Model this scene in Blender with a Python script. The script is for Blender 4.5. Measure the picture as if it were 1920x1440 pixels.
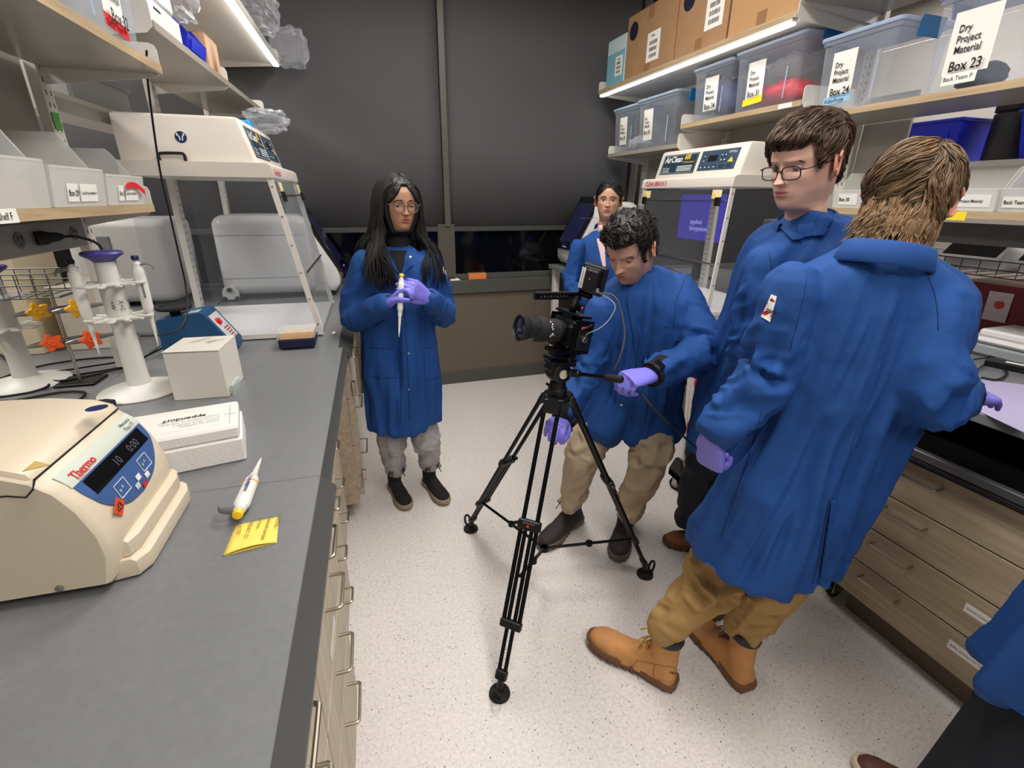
import bpy, bmesh, math, random
import numpy as np
from mathutils import Vector, Matrix
from mathutils.bvhtree import BVHTree
random.seed(7); rng = np.random.default_rng(11)
for o in list(bpy.data.objects): bpy.data.objects.remove(o)
SC = bpy.context.scene
COL = SC.collection

# ------------------------------------------------------------------ camera
FPX = 901.19; HC = 1.55
yaw, pitch, roll = (math.radians(a) for a in (18.390, 21.296, 0.516))
def _cam():
    cy, sy, cp, sp, cr, sr = math.cos(yaw), math.sin(yaw), math.cos(pitch), math.sin(pitch), math.cos(roll), math.sin(roll)
    f = np.array([sy*cp, cy*cp, -sp]); r = np.array([cy, -sy, 0]); u = np.cross(r, f)
    return np.array([cr*r+sr*u, -sr*r+cr*u, f])
CM = _cam(); CP = np.array([0, 0, HC])
cd = bpy.data.cameras.new('camera'); cam = bpy.data.objects.new('camera', cd); COL.objects.link(cam)
cd.sensor_width = 36; cd.lens = FPX/1920*36; cd.clip_start = .02
cam.matrix_world = Matrix(((CM[0][0], CM[1][0], -CM[2][0], 0), (CM[0][1], CM[1][1], -CM[2][1], 0), (CM[0][2], CM[1][2], -CM[2][2], HC), (0, 0, 0, 1)))
SC.camera = cam
SC.view_settings.view_transform = 'Standard'; SC.view_settings.look = 'None'
SC.view_settings.gamma = 1; SC.view_settings.exposure = 0.12; SC.view_settings.use_curve_mapping = False
W = bpy.data.worlds.new('world'); SC.world = W; W.use_nodes = True
W.node_tree.nodes['Background'].inputs[0].default_value = (.8, .85, 1, 1)
W.node_tree.nodes['Background'].inputs[1].default_value = .02
def area(name, loc, sx, sy, power, col=(1, .965, .92), rot=(0, 0, 0)):
    l = bpy.data.lights.new(name, 'AREA'); l.shape = 'RECTANGLE'; l.size = sx; l.size_y = sy; l.energy = power; l.color = col
    o = bpy.data.objects.new(name, l); COL.objects.link(o); o.location = loc; o.rotation_euler = rot
    return o
LIGHTS = [(.72, .55), (.72, 2.3), (.72, -1.2), (-2.3, .9), (-2.3, 3.0), (3.8, .7), (3.8, 2.9)]  # panels over the side aisles and the rear aisle one are added for fill
for (lx, ly) in LIGHTS:
    area('unseen_panel_lamp', (lx, ly, 3.03), .56, 1.16, 32)
SC.cycles.transparent_max_bounces = 24

# ------------------------------------------------------------------ measuring helpers (pixel of the photo -> point on a known plane)
def ray(px, py): return CM.T @ np.array([(px-960)/FPX, -(py-720)/FPX, 1.0])
def onz(px, py, z): d = ray(px, py); return CP+(z-HC)/d[2]*d
def onx(px, py, x): d = ray(px, py); return CP+x/d[0]*d
def ony(px, py, y): d = ray(px, py); return CP+y/d[1]*d
def at(px, py, dep): return CP+ray(px, py)*dep
def prj(p):
    c = CM @ (np.array(p, float)-CP); return (960+FPX*c[0]/c[2], 720-FPX*c[1]/c[2])
AL = math.radians(2.714)
ML = np.array([[math.cos(AL), math.sin(AL), 0], [-math.sin(AL), math.cos(AL), 0], [0, 0, 1]])   # left bench frame: world = ML @ (u,v,z)
def onu(px, py, u): d = ray(px, py); n = ML[:, 0]; return ML.T @ (CP+u/(n@d)*d)
def onv(px, py, v): d = ray(px, py); n = ML[:, 1]; return ML.T @ (CP+v/(n@d)*d)
def onzl(px, py, z): return ML.T @ onz(px, py, z)

# ------------------------------------------------------------------ materials
def lin(c): 
    c = c/255; return c/12.92 if c <= .04045 else ((c+.055)/1.055)**2.4
def rgb(r, g, b): return (lin(r), lin(g), lin(b), 1)
_m = {}
def mat(name, col, rough=.5, metal=0, bump=0, bscale=200, var=0, vscale=5, trans=0, alpha=1, emit=0, spec=.5, sheen=0, coat=0, ior=1.45, stretch=(1, 1, 1), sss=0):
    if name in _m: return _m[name]
    m = bpy.data.materials.new(name); m.use_nodes = True; nt = m.node_tree; b = nt.nodes['Principled BSDF']
    c = rgb(*col)
    b.inputs['Base Color'].default_value = c; b.inputs['Roughness'].default_value = rough; b.inputs['Metallic'].default_value = metal
    b.inputs['Specular IOR Level'].default_value = spec; b.inputs['IOR'].default_value = ior
    b.inputs['Transmission Weight'].default_value = trans; b.inputs['Alpha'].default_value = alpha
    b.inputs['Sheen Weight'].default_value = sheen; b.inputs['Coat Weight'].default_value = coat
    if sss: b.inputs['Subsurface Weight'].default_value = sss; b.inputs['Subsurface Radius'].default_value = (.012, .005, .003); b.inputs['Subsurface Scale'].default_value = 1
    if emit: b.inputs['Emission Color'].default_value = c; b.inputs['Emission Strength'].default_value = emit
    tc = nt.nodes.new('ShaderNodeTexCoord'); mp = nt.nodes.new('ShaderNodeMapping'); mp.inputs['Scale'].default_value = stretch
    nt.links.new(tc.outputs['Object'], mp.inputs['Vector'])
    if bump:
        n = nt.nodes.new('ShaderNodeTexNoise'); n.inputs['Scale'].default_value = bscale; n.inputs['Detail'].default_value = 3
        bp = nt.nodes.new('ShaderNodeBump'); bp.inputs['Strength'].default_value = bump; bp.inputs['Distance'].default_value = .002
        nt.links.new(mp.outputs[0], n.inputs['Vector']); nt.links.new(n.outputs['Fac'], bp.inputs['Height']); nt.links.new(bp.outputs[0], b.inputs['Normal'])
    if var:
        n = nt.nodes.new('ShaderNodeTexNoise'); n.inputs['Scale'].default_value = vscale; n.inputs['Detail'].default_value = 4
        r = nt.nodes.new('ShaderNodeValToRGB')
        r.color_ramp.elements[0].position = .3; r.color_ramp.elements[1].position = .7
        r.color_ramp.elements[0].color = tuple(v*(1-var) for v in c[:3])+(1,); r.color_ramp.elements[1].color = tuple(min(1, v*(1+var)) for v in c[:3])+(1,)
        nt.links.new(mp.outputs[0], n.inputs['Vector']); nt.links.new(n.outputs['Fac'], r.inputs[0]); nt.links.new(r.outputs[0], b.inputs['Base Color'])
    _m[name] = m; return m
def wood(name, col, col2, axis='y', rough=.5):
    if name in _m: return _m[name]
    s = {'y': (30, 1.5, 30), 'x': (1.5, 30, 30), 'z': (30, 30, 1.5)}[axis]
    m = mat(name, col, rough); nt = m.node_tree; b = nt.nodes['Principled BSDF']; mp = [n for n in nt.nodes if n.type == 'MAPPING'][0]; mp.inputs['Scale'].default_value = s
    n = nt.nodes.new('ShaderNodeTexNoise'); n.inputs['Scale'].default_value = 1.6; n.inputs['Detail'].default_value = 6; n.inputs['Distortion'].default_value = .6
    r = nt.nodes.new('ShaderNodeValToRGB'); r.color_ramp.elements[0].position = .32; r.color_ramp.elements[1].position = .68
    r.color_ramp.elements[0].color = rgb(*col2); r.color_ramp.elements[1].color = rgb(*col)
    nt.links.new(mp.outputs[0], n.inputs['Vector']); nt.links.new(n.outputs['Fac'], r.inputs[0]); nt.links.new(r.outputs[0], b.inputs['Base Color'])
    return m
def clearplastic(name, col=(235, 240, 245), opac=.25, rough=.15):
    """thin clear sheet: mix of transparent and glossy/diffuse"""
    if name in _m: return _m[name]
    m = bpy.data.materials.new(name); m.use_nodes = True; nt = m.node_tree; nt.nodes.clear()
    out = nt.nodes.new('ShaderNodeOutputMaterial'); mx = nt.nodes.new('ShaderNodeMixShader'); tr = nt.nodes.new('ShaderNodeBsdfTransparent')
    pb = nt.nodes.new('ShaderNodeBsdfPrincipled'); pb.inputs['Base Color'].default_value = rgb(*col); pb.inputs['Roughness'].default_value = rough
    lw = nt.nodes.new('ShaderNodeLayerWeight'); lw.inputs[0].default_value = .5
    fr = nt.nodes.new('ShaderNodeMath'); fr.operation = 'POWER'; fr.inputs[1].default_value = 3.5; nt.links.new(lw.outputs['Facing'], fr.inputs[0])
    ma = nt.nodes.new('ShaderNodeMath'); ma.operation = 'MULTIPLY_ADD'; ma.inputs[1].default_value = .5; ma.inputs[2].default_value = opac; ma.use_clamp = True
    tr.inputs[0].default_value = (.96, .97, .98, 1)
    nt.links.new(fr.outputs[0], ma.inputs[0]); nt.links.new(ma.outputs[0], mx.inputs[0]); nt.links.new(tr.outputs[0], mx.inputs[1]); nt.links.new(pb.outputs[0], mx.inputs[2]); nt.links.new(mx.outputs[0], out.inputs[0])
    _m[name] = m; return m

# ------------------------------------------------------------------ mesh builder
class MB:
    def __init__(s): s.v = []; s.f = []; s.m = []; s.cm = 0
    def add(s, vs, fs):
        n = len(s.v); s.v += [tuple(map(float, p)) for p in vs]; s.f += [tuple(i+n for i in f) for f in fs]; s.m += [s.cm]*len(fs); return s
    def box(s, x0, x1, y0, y1, z0, z1, c=0):
        return s.obox(((x0+x1)/2, (y0+y1)/2, (z0+z1)/2), ((1, 0, 0), (0, 1, 0), (0, 0, 1)), (abs(x1-x0)/2, abs(y1-y0)/2, abs(z1-z0)/2), c)
    def obox(s, ctr, ax, h, c=0):
        ctr = np.array(ctr, float); ax = np.array(ax, float); h = np.array(h, float)
        c = min(c, *(h*.98))
        vs = []; idx = {}
        for sx in (-1, 1):
            for sy in (-1, 1):
                for sz in (-1, 1):
                    sg = np.array([sx, sy, sz])
                    if c <= 0: idx[(sx, sy, sz)] = [len(vs)]*3; vs.append(ctr+(sg*h)@ax); continue
                    ids = []
                    for k in range(3):
                        q = sg*(h-c); q[k] = sg[k]*h[k]; ids.append(len(vs)); vs.append(ctr+q@ax)
                    idx[(sx, sy, sz)] = ids
        fs = []
        def I(a, b, k1, s1, s2, s3, k): pass
        for k in range(3):
            a, b = (k+1) % 3, (k+2) % 3
            for sg in (-1, 1):
                q = []
                for (sa, sb) in ((-1, -1), (1, -1), (1, 1), (-1, 1)):
                    t = [0, 0, 0]; t[k] = sg; t[a] = sa; t[b] = sb; q.append(idx[tuple(t)][k])
                fs.append(tuple(q if sg > 0 else q[::-1]))
        if c > 0:
            for k in range(3):      # edges along axis k
                a, b = (k+1) % 3, (k+2) % 3
                for sa in (-1, 1):
                    for sb in (-1, 1):
                        t0 = [0, 0, 0]; t0[k] = -1; t0[a] = sa; t0[b] = sb; t1 = list(t0); t1[k] = 1
                        q = [idx[tuple(t0)][a], idx[tuple(t0)][b], idx[tuple(t1)][b], idx[tuple(t1)][a]]
                        fs.append(tuple(q[::-1] if sa*sb > 0 else q))
            for kx, ids in idx.items():
                fs.append(tuple(ids if kx[0]*kx[1]*kx[2] > 0 else ids[::-1]))
        return s.add(vs, fs)
    def cyl(s, p0, p1, r0, r1=None, n=16, caps=True):
        return s.tube([p0, p1], [r0, r0 if r1 is None else r1], n, caps)
    def tube(s, pts, rad, n=10, caps=True, flat=1, up=None):
        pts = np.array(pts, float); m = len(pts)
        rad = np.full(m, rad, float) if np.isscalar(rad) else np.array(rad, float)
        t = np.gradient(pts, axis=0); t /= np.linalg.norm(t, axis=1)[:, None]+1e-12
        if up is None:
            a = np.array([0, 0, 1.]) if abs(t[0][2]) < .9 else np.array([1., 0, 0])
        else: a = np.array(up, float)
        x = a-t[0]*(a@t[0]); x /= np.linalg.norm(x)
        vs = []; ang = np.arange(n)*2*math.pi/n
        for i in range(m):
            x = x-t[i]*(x@t[i]); x /= np.linalg.norm(x)+1e-12; y = np.cross(t[i], x)
            for q in ang: vs.append(pts[i]+rad[i]*(math.cos(q)*x*flat+math.sin(q)*y))
        fs = [(i*n+j, i*n+(j+1) % n, (i+1)*n+(j+1) % n, (i+1)*n+j) for i in range(m-1) for j in range(n)]
        if caps: fs += [tuple(range(n))[::-1], tuple((m-1)*n+j for j in range(n))]
        return s.add(vs, fs)
    def lathe(s, prof, o=(0, 0, 0), ax=(0, 0, 1), n=24, sc=(1, 1), ref=None):
        ax = np.array(ax, float); ax /= np.linalg.norm(ax)
        a = np.array(ref if ref is not None else ((1., 0, 0) if abs(ax[0]) < .9 else (0, 1., 0)), float); x = a-ax*(a@ax); x /= np.linalg.norm(x); y = np.cross(ax, x)
        o = np.array(o, float); vs = []
        for (r, h) in prof:
            for j in range(n):
                q = 2*math.pi*j/n; vs.append(o+ax*h+r*(math.cos(q)*x*sc[0]+math.sin(q)*y*sc[1]))
        m = len(prof)
        fs = [(i*n+j, i*n+(j+1) % n, (i+1)*n+(j+1) % n, (i+1)*n+j) for i in range(m-1) for j in range(n)]
        if prof[0][0] > 0: fs.append(tuple(range(n))[::-1])
        if prof[-1][0] > 0: fs.append(tuple((m-1)*n+j for j in range(n)))
        return s.add(vs, fs)
    def ell(s, c, r, n=16, m=10, ax=((1, 0, 0), (0, 1, 0), (0, 0, 1))):
        c = np.array(c, float); ax = np.array(ax, float); vs = [c+np.array([0, 0, r[2]])@ax]
        for i in range(1, m):
            th = math.pi*i/m
            for j in range(n):
                ph = 2*math.pi*j/n
                vs.append(c+np.array([r[0]*math.sin(th)*math.cos(ph), r[1]*math.sin(th)*math.sin(ph), r[2]*math.cos(th)])@ax)
        vs.append(c-np.array([0, 0, r[2]])@ax)
        fs = [(0, 1+j, 1+(j+1) % n) for j in range(n)]
        for i in range(m-2):
            for j in range(n):
                a = 1+i*n+j; b = 1+i*n+(j+1) % n; fs.append((a, a+n, b+n, b))
        L = len(vs)-1; q = 1+(m-2)*n
        fs += [(L, q+(j+1) % n, q+j) for j in range(n)]
        return s.add(vs, fs)
    def prism(s, poly, ext):
        """poly: list of 3d points (planar), extruded by vector ext"""
        p = np.array(poly, float); e = np.array(ext, float); n = len(p)
        nrm = sum(np.cross(p[i], p[(i+1) % n]) for i in range(n))
        if nrm@e > 0: p = p[::-1]
        return s.add(list(p)+list(p+e), [tuple(range(n)), tuple(range(2*n-1, n-1, -1))]+[(i, i+n, (i+1) % n+n, (i+1) % n)[::-1][::-1] for i in range(n)])
    def loft(s, rings, closed=True, caps=True):
        n = len(rings[0]); m = len(rings); vs = [p for r in rings for p in r]
        fs = [(i*n+j, i*n+(j+1) % n, (i+1)*n+(j+1) % n, (i+1)*n+j) for i in range(m-1) for j in range(n if closed else n-1)]
        if caps: fs += [tuple(range(n))[::-1], tuple((m-1)*n+j for j in range(n))]
        return s.add(vs, fs)
    def grid(s, P, thick=0, nrm=None):
        """P: (a,b,3) array"""
        P = np.array(P, float); a, b = P.shape[:2]; vs = P.reshape(-1, 3)
        fs = [(i*b+j, i*b+j+1, (i+1)*b+j+1, (i+1)*b+j) for i in range(a-1) for j in range(b-1)]
        if not thick: return s.add(vs, fs)
        N = np.array(nrm, float)
        if N.ndim == 1: N = np.tile(N, (a*b, 1))
        else: N = N.reshape(-1, 3)
        k = a*b; vs2 = np.vstack([vs+N*thick, vs]); f2 = list(fs)+[tuple(i+k for i in f[::-1]) for f in fs]
        bd = [j for j in range(b)]+[i*b+b-1 for i in range(1, a)]+[(a-1)*b+j for j in range(b-2, -1, -1)]+[i*b for i in range(a-2, 0, -1)]
        for q in range(len(bd)):
            i0, i1 = bd[q], bd[(q+1) % len(bd)]; f2.append((i0, i0+k, i1+k, i1))
        return s.add(vs2, f2)
    def mesh(s, name, frame=None):
        v = np.array(s.v, float)
        if frame is not None: v = v @ np.array(frame).T
        me = bpy.data.meshes.new(name); me.from_pydata([tuple(p) for p in v], [], s.f)
        if s.cm or any(s.m): me.polygons.foreach_set('material_index', s.m)
        bm = bmesh.new(); bm.from_mesh(me); bmesh.ops.recalc_face_normals(bm, faces=bm.faces); bm.to_mesh(me); bm.free()
        return me
def finish(me, ang=35):
    me.polygons.foreach_set('use_smooth', [True]*len(me.polygons))
    if ang < 180: me.set_sharp_from_angle(angle=math.radians(ang))
def newobj(name, me, mats, parent=None, ang=35):
    for m in (mats if isinstance(mats, (list, tuple)) else [mats]): me.materials.append(m)
    finish(me, ang)
    o = bpy.data.objects.new(name, me); COL.objects.link(o)
    if parent is not None: adopt(o, parent)
    return o
def wloc(p):
    """world translation of parent chain (only translations/rotations via matrix)"""
    M = Matrix()
    while p is not None:
        M = Matrix.LocRotScale(p.location, p.rotation_euler, p.scale) @ M if False else (p.matrix_parent_inverse if p.parent else Matrix()) @ Matrix.LocRotScale(p.location, p.rotation_euler, p.scale) @ M
        p = p.parent
        if p is None: break
    return M
def wmat(o):
    L = Matrix.LocRotScale(o.location, o.rotation_euler, o.scale)
    return (wmat(o.parent) @ o.matrix_parent_inverse @ L) if o.parent else L
def adopt(o, parent):
    o.parent = parent; o.matrix_parent_inverse = wmat(parent).inverted()
def tag(o, label=None, cat=None, group=None, kind=None):
    if label: o['label'] = label
    if cat: o['category'] = cat
    if group: o['group'] = group
    if kind: o['kind'] = kind
    return o
def thing(name, label, cat, loc=(0, 0, 0), group=None):
    o = bpy.data.objects.new(name, None); COL.objects.link(o); o.location = Vector([float(q) for q in loc]); o.empty_display_size = .05
    return tag(o, label, cat, group)
LEFT = None
def part(name, mb, m, parent=None, frame=None, ang=35, label=None):
    o = newobj(name, mb.mesh(name, frame), m, parent, ang)
    if label: o['label'] = label
    return o
def struct(name, mb, m, frame=None, ang=35): return tag(part(name, mb, m, None, frame, ang), kind='structure')
def copytree(o, parent=None, first=True):
    c = o.copy(); COL.objects.link(c)
    if parent is not None: c.parent = parent
    for ch in list(o.children): copytree(ch, c, False)
    return c
def text(s, size, org, xd, yd, m, parent, name='lettering', align='LEFT', off=.0006, sx=1.0, bold=0, frame=None, line=1.0):
    cu = bpy.data.curves.new(name, 'FONT'); cu.body = s; cu.size = size; cu.align_x = align; cu.offset = bold*size; cu.space_line = line; cu.resolution_u = 2
    t = bpy.data.objects.new(name, cu); COL.objects.link(t)
    dg = bpy.context.evaluated_depsgraph_get(); me = bpy.data.meshes.new_from_object(t.evaluated_get(dg)); bpy.data.objects.remove(t); bpy.data.curves.remove(cu)
    xd = np.array(xd, float); xd /= np.linalg.norm(xd); yd = np.array(yd, float); yd -= xd*(xd@yd); yd /= np.linalg.norm(yd); zd = np.cross(xd, yd)
    n = len(me.vertices); co = np.empty(n*3); me.vertices.foreach_get('co', co); co = co.reshape(-1, 3)
    w = np.array(org)+co[:, :1]*xd*sx+co[:, 1:2]*yd+zd*off
    if frame is not None: w = w @ np.array(frame).T
    me.vertices.foreach_set('co', w.ravel()); me.name = name
    while len(me.materials): me.materials.pop()
    return newobj(name, me, m, parent, 180)
def smoothpath(pts, n=8):
    """Catmull-Rom"""
    P = np.array(pts, float); P = np.vstack([2*P[0]-P[1], P, 2*P[-1]-P[-2]]); out = []
    for i in range(1, len(P)-2):
        for k in range(n):
            t = k/n; a, b, c, d = P[i-1], P[i], P[i+1], P[i+2]
            out.append(.5*((2*b)+(-a+c)*t+(2*a-5*b+4*c-d)*t*t+(-a+3*b-3*c+d)*t**3))
    out.append(P[-2]); return np.array(out)
def rotm(axis, ang): return np.array(Matrix.Rotation(ang, 3, Vector(axis)))
def unit(v): v = np.array(v, float); return v/(np.linalg.norm(v)+1e-12)

# common materials
M_white = mat('powder_coated_white', (226, 221, 213), .45)
M_equip = mat('moulded_offwhite_plastic', (224, 216, 206), .42, bump=.12, bscale=700)
M_grey = mat('grey_plastic', (120, 121, 122), .5)
M_black = mat('black_plastic', (16, 16, 18), .42)
M_blackm = mat('black_anodised_metal', (22, 22, 24), .32, metal=.7)
M_ink = mat('black_ink', (22, 22, 26), .6)
M_red_ink = mat('red_ink', (196, 30, 48), .6)
M_paper = mat('white_paper', (240, 237, 230), .7)
M_steel = mat('brushed_steel', (186, 178, 164), .28, metal=1)
M_rubber = mat('black_rubber', (20, 20, 21), .75)
M_cable = mat('black_cable_sheath', (14, 14, 16), .45)
M_epoxy = mat('grey_epoxy_worktop', (120, 122, 124), .3, var=.05, vscale=60)
# ================================================================== the room
YB = 3.946           # back wall
def floor_mat():
    m = mat('speckled_vinyl', (222, 214, 207), .42); nt = m.node_tree; b = nt.nodes['Principled BSDF']; tc = [n for n in nt.nodes if n.type == 'TEX_COORD'][0]
    def N(t, **k):
        n = nt.nodes.new(t)
        for a, v in k.items(): setattr(n, a, v)
        return n
    prev = None
    base = N('ShaderNodeTexNoise'); base.inputs['Scale'].default_value = 90; base.inputs['Detail'].default_value = 3
    r0 = N('ShaderNodeValToRGB'); r0.color_ramp.elements[0].color = rgb(214, 207, 202); r0.color_ramp.elements[1].color = rgb(228, 221, 216); r0.color_ramp.elements[0].position = .35; r0.color_ramp.elements[1].position = .6
    nt.links.new(tc.outputs['Object'], base.inputs['Vector']); nt.links.new(base.outputs['Fac'], r0.inputs[0]); prev = r0.outputs[0]
    for (sc, thr, gate, col, st) in ((62, .15, .26, (58, 54, 54), (1, 1.6, 1)), (85, .15, .30, (128, 122, 120), (1.5, 1, 1)), (40, .11, .22, (42, 40, 42), (1.8, 1, 1)), (110, .16, .30, (160, 152, 148), (1, 1, 1))):
        mp = N('ShaderNodeMapping'); mp.inputs['Scale'].default_value = st; mp.inputs['Rotation'].default_value = (0, 0, sc)
        ns = N('ShaderNodeTexNoise'); ns.inputs['Scale'].default_value = 140; mx0 = N('ShaderNodeMixRGB'); mx0.inputs[0].default_value = .006
        nt.links.new(tc.outputs['Object'], mp.inputs['Vector']); nt.links.new(mp.outputs[0], mx0.inputs[1]); nt.links.new(tc.outputs['Object'], ns.inputs['Vector']); nt.links.new(ns.outputs['Color'], mx0.inputs[2])
        v = N('ShaderNodeTexVoronoi'); v.inputs['Scale'].default_value = sc; nt.links.new(mx0.outputs[0], v.inputs['Vector'])
        lt = N('ShaderNodeMath', operation='LESS_THAN'); lt.inputs[1].default_value = thr; nt.links.new(v.outputs['Distance'], lt.inputs[0])
        sp = N('ShaderNodeSeparateColor'); nt.links.new(v.outputs['Color'], sp.inputs[0]); g = N('ShaderNodeMath', operation='LESS_THAN'); g.inputs[1].default_value = gate; nt.links.new(sp.outputs[0], g.inputs[0])
        mu = N('ShaderNodeMath', operation='MULTIPLY'); nt.links.new(lt.outputs[0], mu.inputs[0]); nt.links.new(g.outputs[0], mu.inputs[1])
        mx = N('ShaderNodeMixRGB'); nt.links.new(mu.outputs[0], mx.inputs[0]); nt.links.new(prev, mx.inputs[1]); mx.inputs[2].default_value = rgb(*col); prev = mx.outputs[0]
    nt.links.new(prev, b.inputs['Base Color']); return m
struct('floor', MB().box(-3.2, 4.6, -2.6, YB+.1, -.1, 0), floor_mat())
struct('ceiling', MB().box(-3.2, 4.6, -2.6, YB+.1, 3.05, 3.15), mat('ceiling_tile', (214, 212, 206), .8))
M_wallb = mat('taupe_wall_paint', (104, 94, 82), .6, bump=.05, bscale=300)
M_frame = mat('dark_bronze_frame', (84, 82, 75), .42)
M_frame2 = mat('grey_sill', (82, 83, 78), .4)
# back wall: lower panel, base, sill, windows, blinds
zs0 = ony(930, 546, YB)[2]; zs1 = ony(950, 511, YB)[2]; zbl = ony(950, 424, YB)[2]
struct('wall_back', MB().box(-3.2, 4.6, YB, YB+.1, 0, zs0).box(-3.2, 4.6, YB+.12, YB+.2, 0, 3.05), M_wallb)
struct('wall_left', MB().box(-3.3, -3.2, -2.6, YB+.1, 0, 3.05), mat('left_wall_paint', (150, 142, 132), .7))
struct('wall_right', MB().box(4.6, 4.7, -2.6, YB+.1, 0, 3.05), mat('right_wall_paint', (160, 154, 146), .7))
struct('wall_front', MB().box(-3.2, 4.6, -2.7, -2.6, 0, 3.05), mat('front_wall_paint', (150, 146, 140), .7))
struct('baseboard_back', MB().box(-3.2, 4.6, YB-.012, YB, 0, .108, .002), mat('grey_vinyl_base', (80, 79, 73), .5))
struct('trim_1', MB().box(-3.2, 4.6, YB-.03, YB+.1, zs0, zs1-.045, .003).box(-3.2, 4.6, YB+.01, YB+.1, zs1-.045, zs1, .003), M_frame2)
# glass and mullions
xm0, xm1 = ony(832, 380, YB)[0], ony(843, 380, YB)[0]
xw0, xw1 = ony(822, 480, YB)[0], ony(853, 480, YB)[0]
M_glass_dark = mat('night_window_glass', (9, 10, 14), .06, spec=.6)
segs = [(-3.2, -1.9), (-1.85, xw0), (xw1, 2.35), (2.42, 4.6)]
for i, (a, b) in enumerate(segs):
    w = struct('window_%d' % (i+1), MB().box(a, b, YB+.035, YB+.05, zs1, 3.04), M_glass_dark)
struct('trim_2', MB().box(xw0, xw1, YB-.02, YB+.06, zs1-.02, zbl+.02, .002).box(xm0, xm1, YB-.03, YB+.06, zbl, 3.049, .003), M_frame)
struct('trim_3', MB().box(2.35, 2.42, YB-.02, YB+.06, zs1, 3.049, .003).box(-1.9, -1.85, YB-.02, YB+.06, zs1, 3.049, .003), M_frame)
M_blind = mat('charcoal_roller_shade', (84, 84, 86), .8, bump=.15, bscale=900)
for (a, b, lab) in ((-1.84, xm0-.004, 'charcoal roller shade left of the thin centre mullion'), (xm1+.004, 2.34, 'charcoal roller shade right of the thin centre mullion')):
    t = thing('roller_shade', lab, 'blind', ((a+b)/2, YB, zbl))
    mb = MB(); n = 24; P = []
    for k in range(n+1):
        x = a+(b-a)*k/n; P.append([(x, YB-.004+.0025*math.sin(k*.9), z) for z in (zbl, 1.9, 2.4, 3.04)])
    mb.grid(P, .001, (0, -1, 0)); part('shade_cloth', mb, M_blind, t, ang=180)
    part('hem_bar', MB().box(a, b, YB-.016, YB+.002, zbl-.036, zbl+.001, .003), mat('shade_hem_bar', (68, 68, 66), .5), t)
# unseen ceiling luminaires; side-aisle ones and the rear one are added fill light
for (lx, ly) in LIGHTS:
    t = thing('unseen_ceiling_light', 'white ceiling panel light '+{.72: 'above the aisle between the two benches', -2.3: 'added as fill beyond the left bench', 3.8: 'added as fill beyond the right bench'}[lx]+', out of frame', 'light', (lx, ly, 3.05), 'ceiling panel lights')
    part('light_frame', MB().box(lx-.31, lx-.285, ly-.61, ly+.61, 3.035, 3.0495, .002).box(lx+.285, lx+.31, ly-.61, ly+.61, 3.035, 3.0495, .002).box(lx-.31, lx+.31, ly-.61, ly-.585, 3.035, 3.0495, .002).box(lx-.31, lx+.31, ly+.585, ly+.61, 3.035, 3.0495, .002), M_white, t)
    part('diffuser', MB().box(lx-.285, lx+.285, ly-.585, ly+.585, 3.043, 3.0495), mat('panel_diffuser', (255, 250, 240), .5, emit=2.2), t)
# ================================================================== LEFT bench (local frame u,v,z rotated by AL)
M_cab = wood('pale_laminate', (205, 193, 172), (186, 172, 150), 'z')
M_cabR = wood('greyed_oak_laminate', (186, 168, 142), (160, 142, 118), 'y')
M_woodedge = wood('oak_shelf_edge', (196, 172, 138), (168, 143, 110), 'y')
M_under = mat('grey_laminate_underside', (162, 154, 142), .28, var=.06, vscale=8)
M_panel = mat('grey_back_panel', (150, 143, 134), .5)
M_dark = mat('painted_recess_shade', (24, 24, 25), .7)  # near-black colour paints the dark inside of the open space under the worktop
def worktop_edge(mb, u1, u2, v0, v1, z, ub=-.94, t=.034):
    prof = [(ub, z), (u1, z), (u1+.006, z-.001), (u2, z-.03), (u2, z-.034), (u1-.02, z-.04), (ub, z-.04)]
    mb.prism([(p[0], v0, p[1]) for p in prof], (0, v1-v0, 0))
M_edge = mat('dark_worktop_edge', (74, 74, 72), .4)
def worktop(name, label, v0, v1, u1, u2, z=.93):
    t = thing(name, label, 'worktop', ML@(-.5, (v0+v1)/2, z-.04))
    part('surface', MB().box(-.94, u1, v0, v1, z-.036, z, .002), M_epoxy, t, ML)
    part('front_edge', MB().prism([(u1+.0003, v0, z-.0005), (u2-.004, v0, z-.027), (u2, v0, z-.03), (u2, v0, z-.038), (u1+.0003, v0, z-.038)], (0, v1-v0, 0)), M_edge, t, ML)
    return t
worktop('worktop', 'long grey left-hand worktop in the foreground carrying the centrifuge', -1.6, 1.066, -.17, -.138)
worktop('worktop', 'grey left-hand worktop beside the clean hood, from the pipette to the tip box', 1.067, 2.14, -.17, -.152)
worktop('worktop', 'narrow far end of the left bench top beside the standing woman', 2.142, 3.86, -.19, -.135, .925)
def handle(mb, pu, v0, v1, z, out=.035, r=.0042):
    P = [(pu, v0, z), (pu+out-.008, v0, z), (pu+out-.002, v0+.003, z), (pu+out, v0+.012, z), (pu+out, v1-.012, z), (pu+out-.002, v1-.003, z), (pu+out-.008, v1, z), (pu, v1, z)]
    mb.tube(smoothpath(P, 3), r, 8)
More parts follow.
